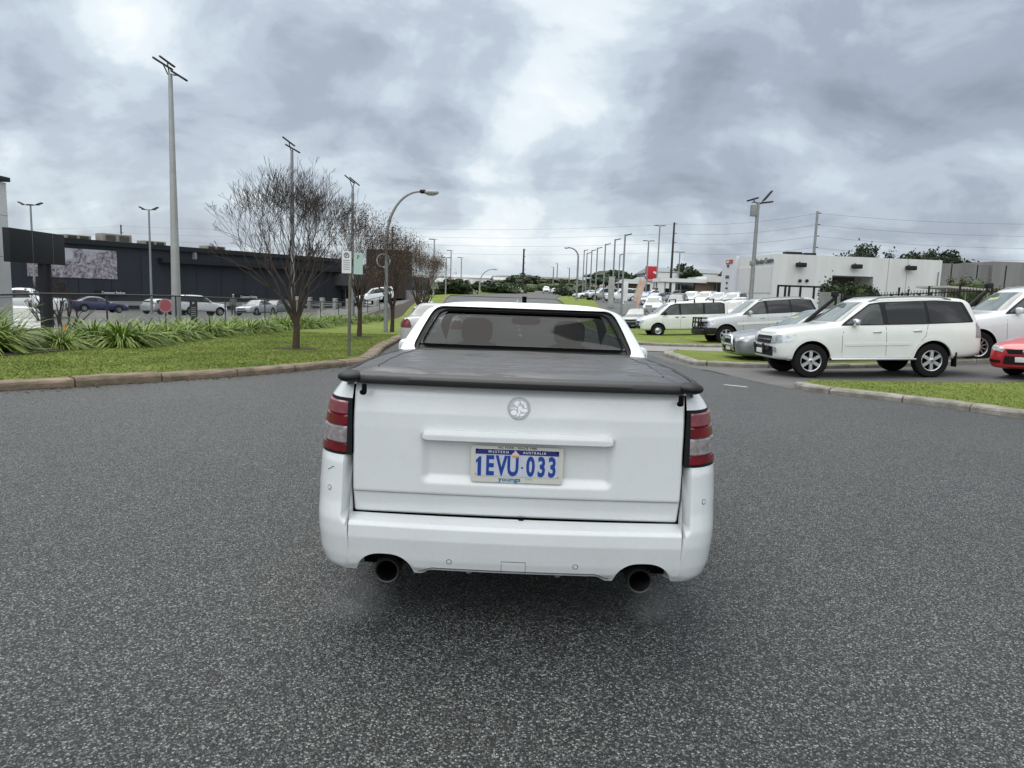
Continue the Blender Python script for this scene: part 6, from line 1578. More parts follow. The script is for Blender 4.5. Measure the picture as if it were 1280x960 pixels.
RD = mat('sign_bright_red', (.48, .015, .03), .5); MB().box((0, 0, zc_), (w_, .5, h_), 0, None, .05).build('panel', RD, rs)
MB().box((-w_ * .3, 0, zc_ / 2 - 1), (.3, .4, zc_)).build('post', GALV, rs); MB().box((w_ * .3, 0, zc_ / 2 - 1), (.3, .4, zc_)).build('post', GALV, rs)
MB().prism([(w_ * .5, .1), (w_ * .18, .5), (w_ * .15, 0), (w_ * .5, -.5)], .26, .30, Matrix.Translation((0, 0, zc_)) @ RX).build('white_mark', WHITE, rs, False); MB().prism([(-w_ * .5, .0), (-w_ * .36, .3), (-w_ * .34, -.3), (-w_ * .5, -.5)], .26, .30, Matrix.Translation((0, 0, zc_ - .6)) @ RX).build('white_mark', WHITE, rs, False)
# --- raw concrete wall building at far right
a = pt(1176, 329, 95); b = pt(1330, 330, 95); zt3 = a.z
cb = empty('concrete_building', (a.x, 95, -2), 0, 'raw grey concrete panel building at the right edge behind the bushes', 'building'); Lc = b.x - a.x
m1 = pt(1238, 330, 95).x - a.x
MB().box((m1 / 2, 6, (zt3 + 2) / 2), (m1, 12, zt3 + 2)).build('lower_wall', WALLC, cb); MB().box((m1 + (Lc - m1) / 2, 5.5, (zt3 + 2.4) / 2), (Lc - m1, 12, zt3 + 2.5)).build('upper_wall', WALLC, cb)
for k in range(9): MB().box((1.5 + k * 3.4, -.55 if k * 3.4 + 1.5 > m1 else -.02, (zt3 + 2) / 2), (.12, .04, zt3 + 1.9)).build('panel_joint', DARKM, cb)
MB().box((m1 * .35, -.05, 3.3), (6, .1, 2.2)).build('pale_base', mat('pale_wall_base', (.42, .42, .40), .8), cb)
a = pt(1178, 372, 62); b = pt(1232, 362, 62); cp = empty('carport', (a.x, 62, G(a.x, 62)), 0, 'low cream carport roof between the white building and the bushes', 'carport'); zc_ = pt(1200, 359, 62).z - cp.location.z
mb = MB(); mb.box(((b.x - a.x) / 2, 2, zc_), (b.x - a.x, 5, .16), 0, Matrix.Rotation(R(2.5), 4, 'Y')); mb.build('roof', mat('cream_sheet', (.45, .44, .38), .7), cp)
for k in range(3): MB().tube((.3 + k * 1.7, 0, 0), (.3 + k * 1.7, 0, zc_ - .1), .05).build('post', GALVL, cp)
# --- hedge, black fence, steel gate, corrugated sheet
hs = []
for k in range(7):
    px = 1036 + k * 9.5; Y = 42; q = pt(px, 352 + (3 if k in (2, 5) else 0) + (8 if k > 5 else 0), Y); g0 = G(q.x, Y); hh = q.z - g0
    o = leafy('shrub', [(0, 0, hh * .48, .62, .7, hh * .50), (.15, .1, hh * .72, .5, .5, hh * .26)], 1500, .075, MGREEN if k % 3 == 1 else DGREEN, None, 40 + k, .8); o.location = (q.x, Y + .2 * (k % 2), g0)
    mark(o, '%s dark shrub from the corrugated sheet, in the tall hedge before the white building' % ORD[k], 'shrub', 'dark shrubs of the tall hedge')
for k in range(11):
    px = 1106 + k * 7.2; Y = 41; hpx = [366, 362, 368, 364, 360, 366, 361, 367, 360, 366, 371][k]; q = pt(px, hpx, Y); g0 = G(q.x, Y); hh = q.z - g0
    o = leafy('slender_shrub', [(0, 0, hh * .38, .42, .42, hh * .38), (.05, 0, hh * .7, .16, .16, hh * .30)], 900, .06, DGREEN, None, 70 + k, .7); o.location = (q.x, Y, g0)
    mark(o, '%s slender spiky shrub counted along the black fence from the tall hedge' % ORD[k], 'shrub', 'slender shrubs along the black fence')
# black picket fence
a = pt(1050, 391, 37); b = pt(1320, 391, 33); bf = empty('picket_fence', (a.x, 37, 0), math.atan2(-4, b.x - a.x), 'black spiked metal picket fence behind the parked four-wheel drives', 'fence'); Lb = math.hypot(b.x - a.x, 4)
zf_ = lambda s: G(a.x + (b.x - a.x) * s / Lb, 37 - 4 * s / Lb); mb = MB(); s = 0; npk = 0
while s < Lb: g_z = zf_(s); mb.box((s, 0, g_z + .95), (.028, .028, 1.9)); s += .13
pk = mb.build('pickets', BLACKP, bf, False); mark(pk, kind='stuff')
for h_ in (.25, 1.75): MB().path([(Lb * k / 12, 0, zf_(Lb * k / 12) + h_) for k in range(13)], .03, 6).build('rail', BLACKP, bf)
for k in range(8): MB().box((Lb * k / 7, 0, zf_(Lb * k / 7) + 1.05), (.09, .09, 2.1)).build('post', BLACKP, bf)
MB().box((3.0, .3, zf_(3) + .7), (6.0, .04, 1.4)).build('dark_screen', BLACK, bf)
# gate and sheets
q = pt(1021, 400, 38); cs = empty('corrugated_screen', (q.x, 38, G(q.x, 38)), 0, 'pale corrugated metal sheet screen at the end of the dark hedge', 'screen')
def corr(x0, x1, z1, nm):
    mb = MB(); mb.grid(lambda u_, v_: (x0 + (x1 - x0) * u_, .022 * math.sin((x0 + (x1 - x0) * u_) * 60), z1 * v_), 80, 1); return mb.build(nm, mat('galvanised_sheet', (.36, .36, .36), .5, .3, noise_amt=.3, nscale=3), cs)
hz_ = pt(1030, 365, 38).z - cs.location.z; corr(0, (1041 - 1021) / F * 38, hz_, 'sheet'); corr((1044 - 1021) / F * 38, (1051 - 1021) / F * 38, hz_ - .05, 'sheet')
gx = [pt(p_, 357, 48) for p_ in (973, 982, 987, 1001, 1018, 1027)]; gt_ = empty('steel_frame_gate', (gx[0].x, 48, G(gx[0].x, 48)), 0, 'tall dark steel gate frame standing before the white wall', 'gate')
for q in gx: MB().box((q.x - gx[0].x, 0, (gx[0].z - gt_.location.z) / 2), (.12, .1, gx[0].z - gt_.location.z)).build('post', DARKM, gt_)
MB().box(((gx[-1].x - gx[0].x) / 2, 0, gx[0].z - gt_.location.z), (gx[-1].x - gx[0].x + .1, .1, .12)).build('top_bar', DARKM, gt_)
# bushes at right and trees over the white building
for px, py, Y, w_, h_, m, lab, nm in ((1199, 346, 75, 1.9, 2.0, OLIVE, 'small olive round bush against the concrete wall', 'bush'), (1222, 345, 74, 3.4, 2.2, MGREEN, 'wide green round bush against the concrete wall', 'bush'), (1247, 352, 72, 2.2, 1.6, OLIVE, 'low brownish bush right of the wide green one', 'bush')):
    q = pt(px, py, Y); zb_ = 0.2; hh = q.z - zb_; o = leafy(nm, [(0, 0, hh * .55, w_ * .5, 1.5, hh * .45), (w_ * .3, 0, hh * .45, w_ * .5, 1.4, hh * .4), (-w_ * .3, 0, hh * .45, w_ * .45, 1.4, hh * .4)], 1600, .12, m, None, int(px), .85); o.location = (q.x, Y, zb_); mark(o, lab, 'bush', 'round bushes by the concrete wall')
for px, py, Y, w_, lab, sd_ in ((1068, 309, 120, 5.2, 'left half of the loose tree pair showing over the white roof', 3), (1086, 307, 124, 5.0, 'right half of the loose tree pair showing over the white roof', 4), (1128, 321, 130, 3.5, 'tiny dark treetop just showing over the white roof', 5), (1161, 309, 118, 6.2, 'round dark tree over the right end of the white roof', 6), (1191, 312, 118, 5.4, 'round dark tree at the corner of the white and concrete buildings', 7), (1146, 313, 122, 3.0, 'small loose tree left of the two round dark ones', 8)):
    q = pt(px, py, Y); z_ = -1.0; hh = q.z - z_; green_tree(q.x, Y, z_, hh, w_ * 1.75, DGREEN, sd_, lab, 'tree', 'trees behind the white building', 'dark_tree', .26, 6500, .3)
# ------------------------------------------------------------------ vehicles
def spec(base, **kw):
    d = dict(base); d.update(kw); return d
# white four-wheel drive broadside on the right
SP = spec(SUV, tail=[], tail_side=[], mirror_m=CHROME, handle_m=CHROME)
o, sol, _b = make_car('four_wheel_drive', SP, PEARL); PAJ = o
mb = MB(); mb.box((-.0, .96, .44), (1.95, .14, .05), 0, None, .02); mb.build('side_step', CHROME, o); mb = MB(); mb.box((-.0, -.96, .44), (1.95, .14, .05), 0, None, .02); mb.build('side_step', CHROME, o)
for s in (-1, 1):
    V = 'L' if s > 0 else 'R'
    for xw in (1.39, -1.39):
        arc = [(xw + .475 * math.cos(a), .425 + .475 * math.sin(a)) for a in np.linspace(R(-4), R(184), 26)]
        patch('wheel_arch_flare', sol, strip_poly(arc, .075), V, PEARL, o, .022, .05, .03)
    MB().box((-1.92, s * .86, .42), (.02, .2, .34), 0, None, .008).build('mud_flap', BLACKP, o)
    patch('side_moulding', sol, round_poly([(.62, .74), (.62, .80), (-.86, .82), (-.86, .76)], .015), V, PEARL, o, .014, .07)
    patch('fog_lamp', sol, [(s * .72 + .065 * math.cos(a) * 1, .66 + .065 * math.sin(a)) for a in [2 * PI * k / 16 * s for k in range(16)]], 'F', HEADL, o, .02, .03)
    patch('rear_lamp', sol, round_poly([(-2.36, .92), (-2.40, 1.26), (-2.52, 1.24), (-2.56, .92)], .03), V, CLEARL, o, .018, .05)
mb = MB(); mb.path([(2.20, -.30, .60), (2.28, -.30, .66), (2.30, -.30, .78)], .03); mb.path([(2.20, .30, .60), (2.28, .30, .66), (2.30, .30, .78)], .03); mb.box((2.24, 0, .68), (.05, 1.0, .12), 0, None, .02); mb.build('nudge_bar', MATS['rail_rubber'], o)
plate_part(o, 2.28, 0, .60)
MB().path([(.95, -.86, 1.10), (.78, -.90, 1.28), (.20, -.80, 1.80), (.14, -.78, 1.90)], [.05, .05, .045, .05], 10).build('snorkel', BLACKP, o); sn = o.children[-1]
mb = MB(); mb.box((.16, -.78, 1.95), (.16, .14, .14), 0, None, .03); mb.build('snorkel_head', BLACKP, o)
mb = MB(); mb.lathe([(.40, 0), (.40, .2), (.34, .24), (.001, .24)], Matrix.Translation((-2.52, -.05, 1.0)) @ Matrix.Rotation(-PI / 2, 4, 'Y'), 28); mb.build('spare_wheel_cover', PEARL, o)
mark(o, 'pearl white four-wheel drive parked broadside with six-spoke rims and chrome side step', 'four-wheel drive', 'four-wheel drives parked on the right')
place(o, (8.28, 17.25), 180)
# silver-white one with bull bar
SP2 = spec(SUV, head_side=[[(1.86, .86), (1.80, 1.0), (2.08, .98), (2.14, .82)]])
o, sol, _b = make_car('four_wheel_drive', SP2, paint('light_silver_paint', (.50, .52, .52), .05, .3, .2))
WP = W_PAINT
for V in 'LR': patch('side_moulding', sol, round_poly([(.95, .80), (.95, .90), (-.9, .93), (-.9, .83)], .02), V, PEARL, o, .018, .08)
mb = MB()
for z_ in (.72, .95, 1.12): mb.path([(2.15, -.82, z_), (2.32, -.60, z_), (2.36, 0, z_), (2.32, .60, z_), (2.15, .82, z_)], .032, 8)
for y_ in (-.60, -.25, .25, .60): mb.path([(2.33, y_, .55), (2.36, y_, .8), (2.32, y_, 1.16)], .032, 8)
mb.box((2.26, 0, .56), (.22, 1.7, .24), 0, None, .05); mb.box((2.0, .86, .60), (.5, .12, .26), 0, None, .04); mb.box((2.0, -.86, .60), (.5, .12, .26), 0, None, .04); mb.build('bull_bar', BLACKP, o)
for V in 'LR': patch('rear_lamp', sol, round_poly([(-2.34, .98), (-2.40, 1.30), (-2.54, 1.26), (-2.56, .98)], .03), V, REDL, o, .016, .05)
for s in (-1, 1): MB().box((.0, s * .95, .43), (1.9, .14, .05), 0, None, .02).build('side_step', BLACKP, o)
mark(o, 'silver and white four-wheel drive with black bull bar parked behind the grey hatchback', 'four-wheel drive', 'four-wheel drives parked on the right')
place(o, (10.05, 29.9), 181)
PRADO = o
# white van
o, sol, _b = make_car('van', VAN, PEARL)
for x_ in (.45, -.55, -1.55):
    mb = MB(); mb.tube((x_, -.72, 1.95), (x_, .72, 1.95), .025)
    for s in (-1, 1): mb.box((x_, s * .70, 1.87), (.06, .05, .20), 0, None, .01)
    mb.build('roof_bar', BLACKP, o)
mb = MB(); mb.box((2.26, 0, .60), (.14, .5, .22), 0, None, .03); mb.path([(2.24, -.42, .45), (2.36, -.4, .6), (2.36, 0, .64), (2.36, .4, .6), (2.24, .42, .45)], .035); mb.build('nudge_bar', BLACKP, o)
mark(o, 'cream-white people mover van with three roof bars parked on the grass', 'van'); place(o, (8.95, 38.2), 181)
VANO = o
# grey hatchback with nudge bar
o, sol, _b = make_car('hatchback', spec(HATCH, r=.34, rim='five'), GREYP)
mb = MB(); mb.path([(2.30, -.42, .30), (2.46, -.42, .42), (2.48, -.42, .62), (2.44, -.34, .74), (2.46, 0, .76), (2.44, .34, .74), (2.48, .42, .62), (2.46, .42, .42), (2.30, .42, .30)], .035, 10); mb.tube((2.47, -.42, .52), (2.47, .42, .52), .025); mb.build('nudge_bar', CHROME, o)
plate_part(o, 2.44, 0, .42)
patch('price_sticker', sol, strip_poly([(-.30, 1.20), (.05, 1.235)], .04), 'F', mat('yellow_sticker', (.42, .48, .12), .6), o, .009, .08)
o.scale = (1, 1.02, 1.06); mark(o, 'grey hatchback with chrome nudge bar, nose showing behind the pearl white four-wheel drive', 'hatchback'); place(o, (8.75, 20.9), 182)
# white four-wheel drive at the right edge
o, sol, _b = make_car('four_wheel_drive', spec(SUV, rim='ten'), W_PAINT)
MB().path([(.95, -.88, 1.12), (.72, -.92, 1.28), (.16, -.80, 1.82)], [.06, .06, .055], 10).build('snorkel', BLACKP, o); MB().box((.16, -.78, 1.93), (.18, .15, .14), 0, None, .03).build('snorkel_head', BLACKP, o)
patch('price_sticker', sol, strip_poly([(-.36, 1.56), (-.02, 1.60)], .05), 'F', MATS['yellow_sticker'], o, .009, .08)
mb = MB(); mb.box((2.26, 0, .60), (.20, 1.75, .28), 0, None, .06); mb.build('front_bumper', W_PAINT, o)
mark(o, 'white four-wheel drive with black snorkel and yellow windscreen price, cut by the right edge', 'four-wheel drive', 'four-wheel drives parked on the right')
o.scale = (1.03, 1.03, 1.05); place(o, (14.0, 20.0), 178)
# red sedan
RS = spec(SEDAN, patches=[('grille', 'F', round_poly([(-.34, .57), (-.42, .665), (.42, .665), (.34, .57)], .02), BLACKP, .01), ('lower_grille', 'F', round_poly([(-.46, .34), (-.42, .52), (.42, .52), (.46, .34)], .03), BLACKP, .012),
     ('lamp_slot', 'F', round_poly([(.52, .36), (.52, .42), (.80, .44), (.82, .38)], .02), BLACKP, .012), ('lamp_slot', 'F', round_poly([(-.82, .38), (-.80, .44), (-.52, .42), (-.52, .36)], .02), BLACKP, .012)])
o, sol, _b = make_car('sedan', RS, REDP); plate_part(o, 2.44, 0, .45)
mb = MB(); mb.sphere((2.43, 0, .62), (.02, .045, .045)); mb.build('badge', CHROME, o)
for s in (-1, 1): MB().tube((2.33, s * .66, .41), (2.37, s * .60, .41), .012).build('light_strip', CHROME, o)
mark(o, 'bright red sedan pointing at the road, cut by the right edge of the photo', 'sedan'); place(o, (13.15, 16.05), 203)
# silver sedan on the road ahead, seen from behind
o, sol, _b = make_car('sedan', spec(SEDAN, tail=[[(.56, .70), (.60, .90), (.70, .98), (.88, .80), (.86, .70)]], tail_side=[[(-2.18, .78), (-2.22, .96), (-2.36, .94), (-2.43, .74)]]), paint('pale_silver_paint', (.52, .53, .53), .04, .3, .3))
plate_part(o, -2.46, 0, .62, -1); o.scale = (1, 1, .97)
mark(o, 'silver sedan seen from behind, half hidden by the left roof pillar of the ute', 'sedan'); place(o, (-2.42, 22.8), 91)

# lighter master copies for the distant cars
def light(b, **kw): return spec(b, **kw)
MAST = {}
for nm, b_ in (('four_wheel_drive', SUV), ('hatchback', HATCH), ('sedan', SEDAN), ('van', VAN), ('utility', UTE)):
    MAST[nm] = make_car(nm, b_, W_PAINT, 1)[0]
used_master = set()
COL = dict(white=W_PAINT, silver=SILVER, grey=GREYP, black=DGREY, blue=BLUEP, brightblue=LBLUE, red=REDP)
def far_car(kind, col, x, y, hd, label, group='cars in the yard on the right'):
    m = MAST[kind]
    if kind in used_master: o = copy_tree(m)
    else: o = m; used_master.add(kind)
    if kind in used_master:
        for ch in o.children_recursive:
            for sl in ch.material_slots:
                if sl.material in COL.values() : sl.link = 'OBJECT'; sl.material = COL[col]
    mark(o, label, {'four_wheel_drive': 'four-wheel drive', 'utility': 'ute'}.get(kind, kind), group); place(o, (x, y), hd); return o
LEFT = 'cars in the yard on the left'
def fc(kind, col, px, Y, hd, label, group='cars in the yard on the right'): return far_car(kind, col, ray(px, 385).x * Y, Y, hd, label, group)
fc('utility', 'white', 20, 44, 200, 'white ute with dark load area behind the white pillar', LEFT)
fc('sedan', 'white', 24, 28, 312, 'white sedan low behind the fence below the black sign board', LEFT)
fc('sedan', 'blue', 123, 66, 48, 'dark blue sedan parked before the charcoal wall', LEFT)
fc('hatchback', 'silver', 207, 66, 72, 'silver hatchback behind the round red sign', LEFT)
fc('four_wheel_drive', 'white', 251, 66, 52, 'white four-wheel drive parked right of the tallest pole', LEFT)
fc('sedan', 'silver', 320, 66, 260, 'silver sedan parked under the customer parking lettering', LEFT)
fc('hatchback', 'grey', 343, 70, 258, 'grey hatchback just right of the silver sedan', LEFT)
fc('four_wheel_drive', 'white', 467, 84, 200, 'white car behind the second bare tree near the entrance', LEFT)
fc('sedan', 'silver', 533, 60, 92, 'silver sedan far ahead past the last brown tree', LEFT)
ROADG = 'cars driving on the far street'
fc('hatchback', 'white', 648.5, 165, 88, 'white hatchback driving on the far street', ROADG)
fc('four_wheel_drive', 'white', 682, 185, 268, 'white oncoming four-wheel drive on the far street', ROADG)
fc('sedan', 'white', 692, 190, 268, 'white sedan beside the oncoming four-wheel drive', ROADG)
# yard on the right: near, middle and far rows
fc('hatchback', 'grey', 797, 55, 250, 'dark grey hatchback facing us left of the white van')
fc('utility', 'white', 818, 66, 255, 'white ute facing us behind the dark grey hatchback')
fc('four_wheel_drive', 'white', 776, 92, 180, 'white four-wheel drive side-on between the yard poles')
fc('four_wheel_drive', 'silver', 750, 100, 200, 'silver four-wheel drive left of the side-on white one')
fc('sedan', 'white', 735, 108, 200, 'leftmost white sedan in the yard rows')
fc('hatchback', 'brightblue', 806, 88, 235, 'bright blue hatchback among the white cars')
fc('sedan', 'silver', 818, 86, 235, 'silver sedan right of the bright blue hatchback')
fc('four_wheel_drive', 'black', 846, 68, 250, 'black four-wheel drive over the roof of the white van')
fc('utility', 'white', 786, 135, 180, 'white ute at the far edge of the yard')
for k in range(8):
    fc(['utility', 'hatchback', 'four_wheel_drive', 'sedan'][k % 4], 'white' if k != 4 else 'silver', 864 + 8.6 * k, 76 - 1.2 * k, 238, '%s car from the left in the slanted row before the showroom' % ORD[k])
for k in range(5):
    fc(['four_wheel_drive', 'utility', 'four_wheel_drive', 'four_wheel_drive', 'utility'][k], ['black', 'grey', 'black', 'black', 'grey'][k], 896 + 17 * k, 54 + .6 * k, 232, '%s dark vehicle from the left in the row before the white building' % ORD[k])
fc('utility', 'white', 921, 42, 235, 'white ute tucked behind the white van and silver four-wheel drive')
for k in range(7):
    fc(['hatchback', 'sedan', 'four_wheel_drive'][k % 3], ['white', 'silver', 'white', 'white', 'black', 'white', 'white'][k], 826 + 10 * k, 104 + (k % 2) * 3, 215, '%s car from the left in the back row near the timber power pole' % ORD[k])
for k in range(6):
    fc(['sedan', 'hatchback', 'utility'][k % 3], ['white', 'white', 'silver', 'white', 'white', 'white'][k], 744 + 14 * k, 122 + (k % 2) * 4, 190, '%s car from the left in the farthest yard row' % ORD[k])
for k, m in MAST.items():
    if k not in used_master:
        for ch in list(m.children_recursive): bpy.data.objects.remove(ch)
        bpy.data.objects.remove(m)

# ------------------------------------------------------------------ yard furniture, flags, far vegetation, warehouses
q = pt(797, 348, 64); fl = empty('feather_flag', (q.x - .6, 64, G(q.x, 64)), 0, 'leaning orange and white feather flag in the car yard', 'flag'); hh = q.z - fl.location.z
MB().path([(0, 0, 0), (.35, 0, hh * .6), (.85, 0, hh)], [.03, .025, .015], 6).build('pole', GALVL, fl)
mb = MB(); mb.grid(lambda u, v: (.10 + v * .70 + u * .62, .05 * math.sin(v * 7 + u * 3), hh * .25 + v * hh * .74 - .15 * u), 6, 16); mb.build('banner', mat('orange_white_banner', (.62, .30, .16), .7, nscale=2.5, col2=(.65, .60, .55)), fl)
q = pt(779, 352, 70); fl = empty('feather_flag', (q.x, 70, G(q.x, 70)), 0, 'narrow white feather flag beside the tallest yard pole', 'flag'); hh = q.z - fl.location.z
MB().tube((0, 0, 0), (0, 0, hh), .03).build('pole', GALVL, fl); mb = MB(); mb.grid(lambda u, v: (u * .5, .04 * math.sin(v * 6), hh * .3 + v * hh * .7), 4, 10); mb.build('banner', WHITE, fl)
for px, top, base, Y, w_, lab in ((788, 377, 391, 60, 1.0, 'squat grey cabinet left of the white ute'), (811, 382, 396, 56, .45, 'narrow grey cabinet right of the squat one'), (765, 346, 372, 78, .6, 'tall grey blank pylon between the yard poles'), (841, 379, 400, 47, .5, 'grey cabinet behind the white van')):
    q = pt(px, top, Y); g0 = G(q.x, Y); mb = MB(); mb.box((0, 0, (q.z - g0) / 2), (w_, .5, q.z - g0), 0, None, .03); mb.box((0, 0, (q.z - g0) + .02), (w_ + .06, .56, .05)); mb.box((0, -.255, (q.z - g0) * .5), (w_ * .8, .01, (q.z - g0) * .8)); o = mb.build('cabinet', GALVL, None); o.location = (q.x, Y, g0); mark(o, lab, 'cabinet')
# dark hedge fence right of the street
hb = leafy('street_hedge', [(lambda q: (q.x, q.y, G(q.x, q.y) + .9, 2.2, 1.6, 1.1))(pt(px, 370, Y)) for px, Y in ((703, 160), (708, 150), (714, 141), (720, 133), (727, 126), (735, 120))], 3000, .18, DGREEN, None, 5, .9); mark(hb, 'dark trimmed hedge right of the far street', 'hedge')
# white warehouses on the left of the street
for i, (xa, xb, top, Y, lab) in enumerate(((541, 578, 352, 190, 'white warehouse gable nearest behind the brown trees'), (556, 612, 346, 225, 'long white warehouse with flat roof left of the street'), (600, 640, 349, 270, 'farthest pale warehouse before the green trees'))):
    a = pt(xa, top, Y); b = pt(xb, top + 2, Y); g0 = G(a.x, Y) - 1.5; H_ = a.z - g0; root = empty('white_warehouse', (a.x, Y, g0), 0, lab, 'building', 'white warehouses left of the street'); W_w = b.x - a.x
    mb = MB(); mb.box((W_w / 2, 18, H_ / 2), (W_w, 36, H_)); mb.build('wall', WALLW, root)
    mb = MB(); mb.add([(-.3, -.4, H_), (W_w + .3, -.4, H_), (W_w + .3, 36, H_), (-.3, 36, H_), (-.3, 18, H_ + 1.3), (W_w + .3, 18, H_ + 1.3)], [(0, 1, 5, 4), (3, 4, 5, 2), (0, 4, 3), (1, 2, 5)]); mb.build('roof', mat('pale_roof', (.42, .44, .44), .6), root, False)
    MB().box((W_w / 2, -.06, H_ * .55), (W_w, .1, .18)).build('wall_joint', JM, root)
# middle green mass: individual trees, plus ground cover between them
VT = [(563, 357, 112, 5.0, 0), (572, 356, 114, 5.0, 1), (598, 368, 150, 5, 0), (608, 366, 160, 5, 1), (618, 361, 170, 8, 1), (628, 358, 185, 9, 0), (637, 354, 205, 9, 1), (646, 344, 225, 13, 0), (657, 342, 235, 13, 0), (667, 345, 240, 13, 1), (676, 348, 250, 12, 1),
      (686, 353, 255, 11, 0), (696, 354, 262, 11, 1), (706, 355, 265, 11, 0), (716, 356, 262, 10, 0), (724, 357, 255, 9, 1), (612, 366, 140, 5, 0), (622, 367, 145, 5, 1), (633, 364, 170, 6, 0), (643, 362, 190, 7, 0)]
for k, (px, py, Y, w_, md) in enumerate(VT):
    q = pt(px, py, Y); g0 = G(q.x, Y) - .5; hh = max(3.0, q.z - g0)
    green_tree(q.x, Y, g0, hh, max(w_, hh * .9), [DGREEN, MGREEN][md], 100 + k, ('round green tree left of the street before the white warehouse' if k == 0 else 'second round green tree touching the one before the warehouse') if k < 2 else '%s green tree from the left in the mass around the far street bend' % (ORD[k - 2]), 'tree', 'green trees of the far street', 'green_tree', .30 if Y < 180 else .45, 800, .25)
RT = [(748, 346, 230), (757, 345, 240), (766, 344, 235), (776, 345, 240), (786, 344, 235), (796, 345, 238), (851, 329, 245), (861, 331, 240), (906, 336, 236), (834, 337, 260)]
for k, (px, py, Y) in enumerate(RT):
    q = pt(px, py, Y); g0 = G(q.x, Y) + 1; hh = q.z - g0 if q.z - g0 > 3 else 3
    green_tree(q.x, Y, g0, hh, 9 if k < 8 else 5, DGREEN, 140 + k, '%s dark tree from the left on the skyline behind the car yard' % ORD[k], 'tree', 'dark skyline trees behind the yard', 'skyline_tree', .5, 700, .3)
# low planting filling the ground among the far trees
cov_ = leafy('roadside_scrub', [(q_.x, q_.y, G(q_.x, q_.y) + .6, 5, 4, 1.6) for q_ in [pt(px, 370, Y) for px, Y in ((560, 118), (622, 150), (630, 160), (640, 178), (650, 200), (664, 215), (680, 228), (696, 236), (712, 240), (728, 236))]], 9000, .3, MGREEN, None, 9, .85)
mark(cov_, 'low green scrub filling the verge along the far street', 'scrub', None, 'stuff')
def far_wood():
    bl = []
    rnd = random.Random(3)
    for k in range(46):
        X = -520 + k * 24 + rnd.uniform(-6, 6)
        if -90 < X < 66: continue
        Y = 520 + rnd.uniform(-40, 60); bl.append((X, Y, G(X, Y) + 2, 20, 12, rnd.uniform(4, 7.5)))
    return leafy('distant_wood', bl, 16000, 1.5, DGREEN, None, 21, .9)
mark(far_wood(), 'dark band of distant trees along the horizon', 'wood', None, 'stuff')
# small distant buildings and embankment on the right skyline
for k, (px, py, Y, w_, m_) in enumerate(((712, 352, 300, 9, BRICK), (722, 350, 310, 12, WHITE), (738, 352, 290, 14, mat('tan_wall', (.32, .26, .20), .8)), (752, 350, 280, 10, WHITE), (795, 351, 200, 11, WHITE), (775, 354, 190, 8, BROWN))):
    q = pt(px, py, Y); g0 = G(q.x, Y) - 1; H_ = max(2.5, q.z - g0); root = empty('distant_building', (q.x, Y, g0), 0, ['small brick building at the end of the street', 'small white building at the end of the street', 'tan low building on the right skyline', 'white low building right of the tan one', 'white shed in front of the red sign', 'dark brown shed below the white shed'][k], 'building', 'small distant buildings')
    MB().box((w_ / 2, 4, H_ / 2), (w_, 8, H_)).build('wall', m_, root); mb = MB(); mb.add([(-.4, -.5, H_), (w_ + .4, -.5, H_), (w_ + .4, 8.5, H_), (-.4, 8.5, H_), (1, 4, H_ + 1.2), (w_ - 1, 4, H_ + 1.2)], [(0, 1, 5, 4), (3, 4, 5, 2), (0, 4, 3), (1, 2, 5)]); mb.build('roof', ROOFG, root, False)
    for j in range(3): MB().box((w_ * (.2 + .3 * j), -.03, H_ * .5), (w_ * .14, .05, H_ * .3)).build('window', GLASSD, root)

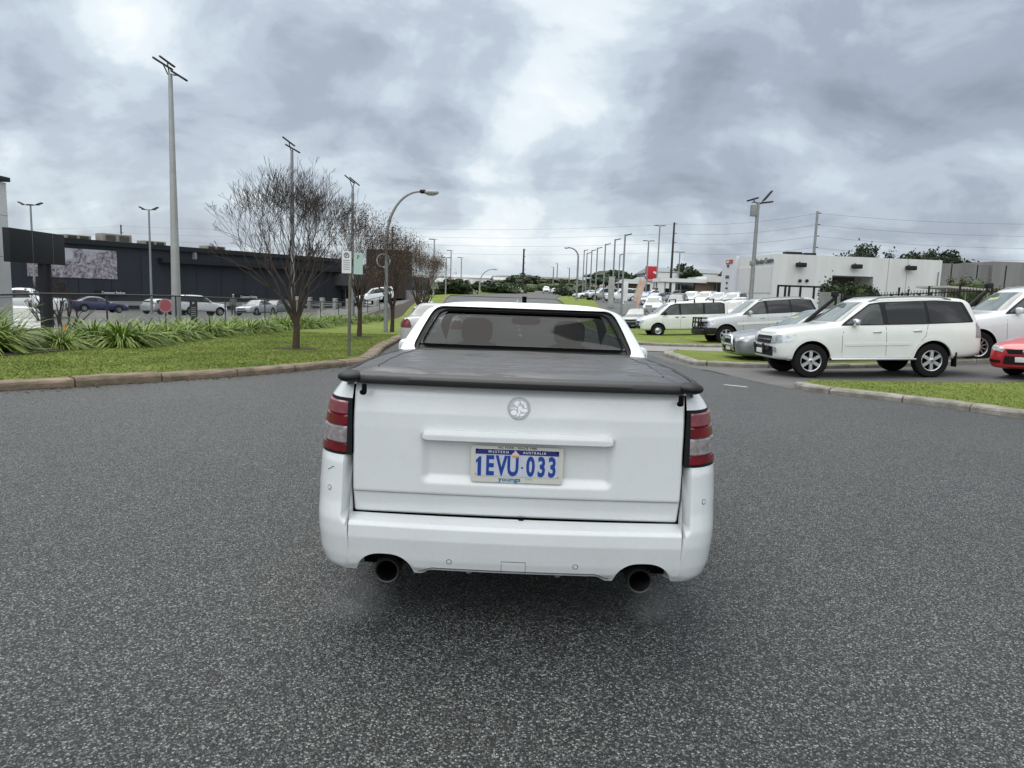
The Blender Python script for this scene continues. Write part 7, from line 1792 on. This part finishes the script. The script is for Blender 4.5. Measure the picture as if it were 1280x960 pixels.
# ------------------------------------------------------------------ the person walking in the left yard
def person(x, y, hd):
    root = empty('person', (x, y, G(x, y)), R(hd), 'person in grey-green work clothes walking across the left yard beside the white four-wheel drive', 'person')
    V = [(0, 0, .95), (0, .01, 1.15), (0, .02, 1.38), (0, .02, 1.50), (0, .0, 1.56), (0, -.01, 1.66),
         (.17, .02, 1.40), (.24, .04, 1.14), (.25, -.06, .90), (.25, -.09, .80), (-.17, .02, 1.40), (-.24, .0, 1.14), (-.25, .12, .92), (-.25, .15, .82),
         (.10, 0, .90), (.11, -.12, .50), (.11, .02, .09), (.11, -.10, .04), (-.10, 0, .90), (-.11, .10, .50), (-.11, .32, .12), (-.11, .22, .04)]
    E = [(0, 1), (1, 2), (2, 3), (3, 4), (4, 5), (2, 6), (6, 7), (7, 8), (8, 9), (2, 10), (10, 11), (11, 12), (12, 13), (0, 14), (14, 15), (15, 16), (16, 17), (0, 18), (18, 19), (19, 20), (20, 21)]
    rad = [(.15, .11), (.14, .10), (.15, .10), (.06, .06), (.085, .095), (.075, .085), (.06, .06), (.048, .048), (.036, .036), (.03, .045), (.06, .06), (.048, .048), (.036, .036), (.03, .045), (.09, .095), (.062, .062), (.045, .045), (.035, .06), (.09, .095), (.062, .062), (.045, .045), (.035, .06)]
    me = bpy.data.meshes.new('body'); me.from_pydata([tuple(v) for v in V], E, []); o = bpy.data.objects.new('body', me); C.objects.link(o)
    sk = o.modifiers.new('skin', 'SKIN'); me.skin_vertices[0].data[0].use_root = True
    for i, r_ in enumerate(rad): me.skin_vertices[0].data[i].radius = r_
    ss = o.modifiers.new('s', 'SUBSURF'); ss.levels = 2; m2 = ev_mesh(o); o.modifiers.clear(); o.data = m2; o.parent = root
    mats = [mat('skin_tone', (.32, .19, .13), .6), mat('grey_green_shirt', (.13, .16, .14), .8), mat('dark_trousers', (.05, .06, .06), .8), mat('boots', (.02, .02, .02), .7)]
    m2.materials.clear(); [m2.materials.append(m) for m in mats]
    for p in m2.polygons:
        c = p.center; p.use_smooth = True; p.material_index = 3 if c.z < .10 else (2 if c.z < .93 and abs(c.x) < .19 else (1 if c.z < 1.46 and c.z > .93 else 0))
    MB().sphere((0, .02, 1.70), (.085, .10, .065), 0, 14, 8).build('hair', mat('grey_hair', (.35, .34, .32), .9), root)
    mb = MB(); mb.sphere((0, -.105, 1.62), (.012, .02, .02)); [mb.sphere((s * .032, -.092, 1.645), (.010, .008, .007)) for s in (-1, 1)]; mb.build('face', mats[0], root)
q = pt(292, 398, 56); person(q.x, 56, 20)
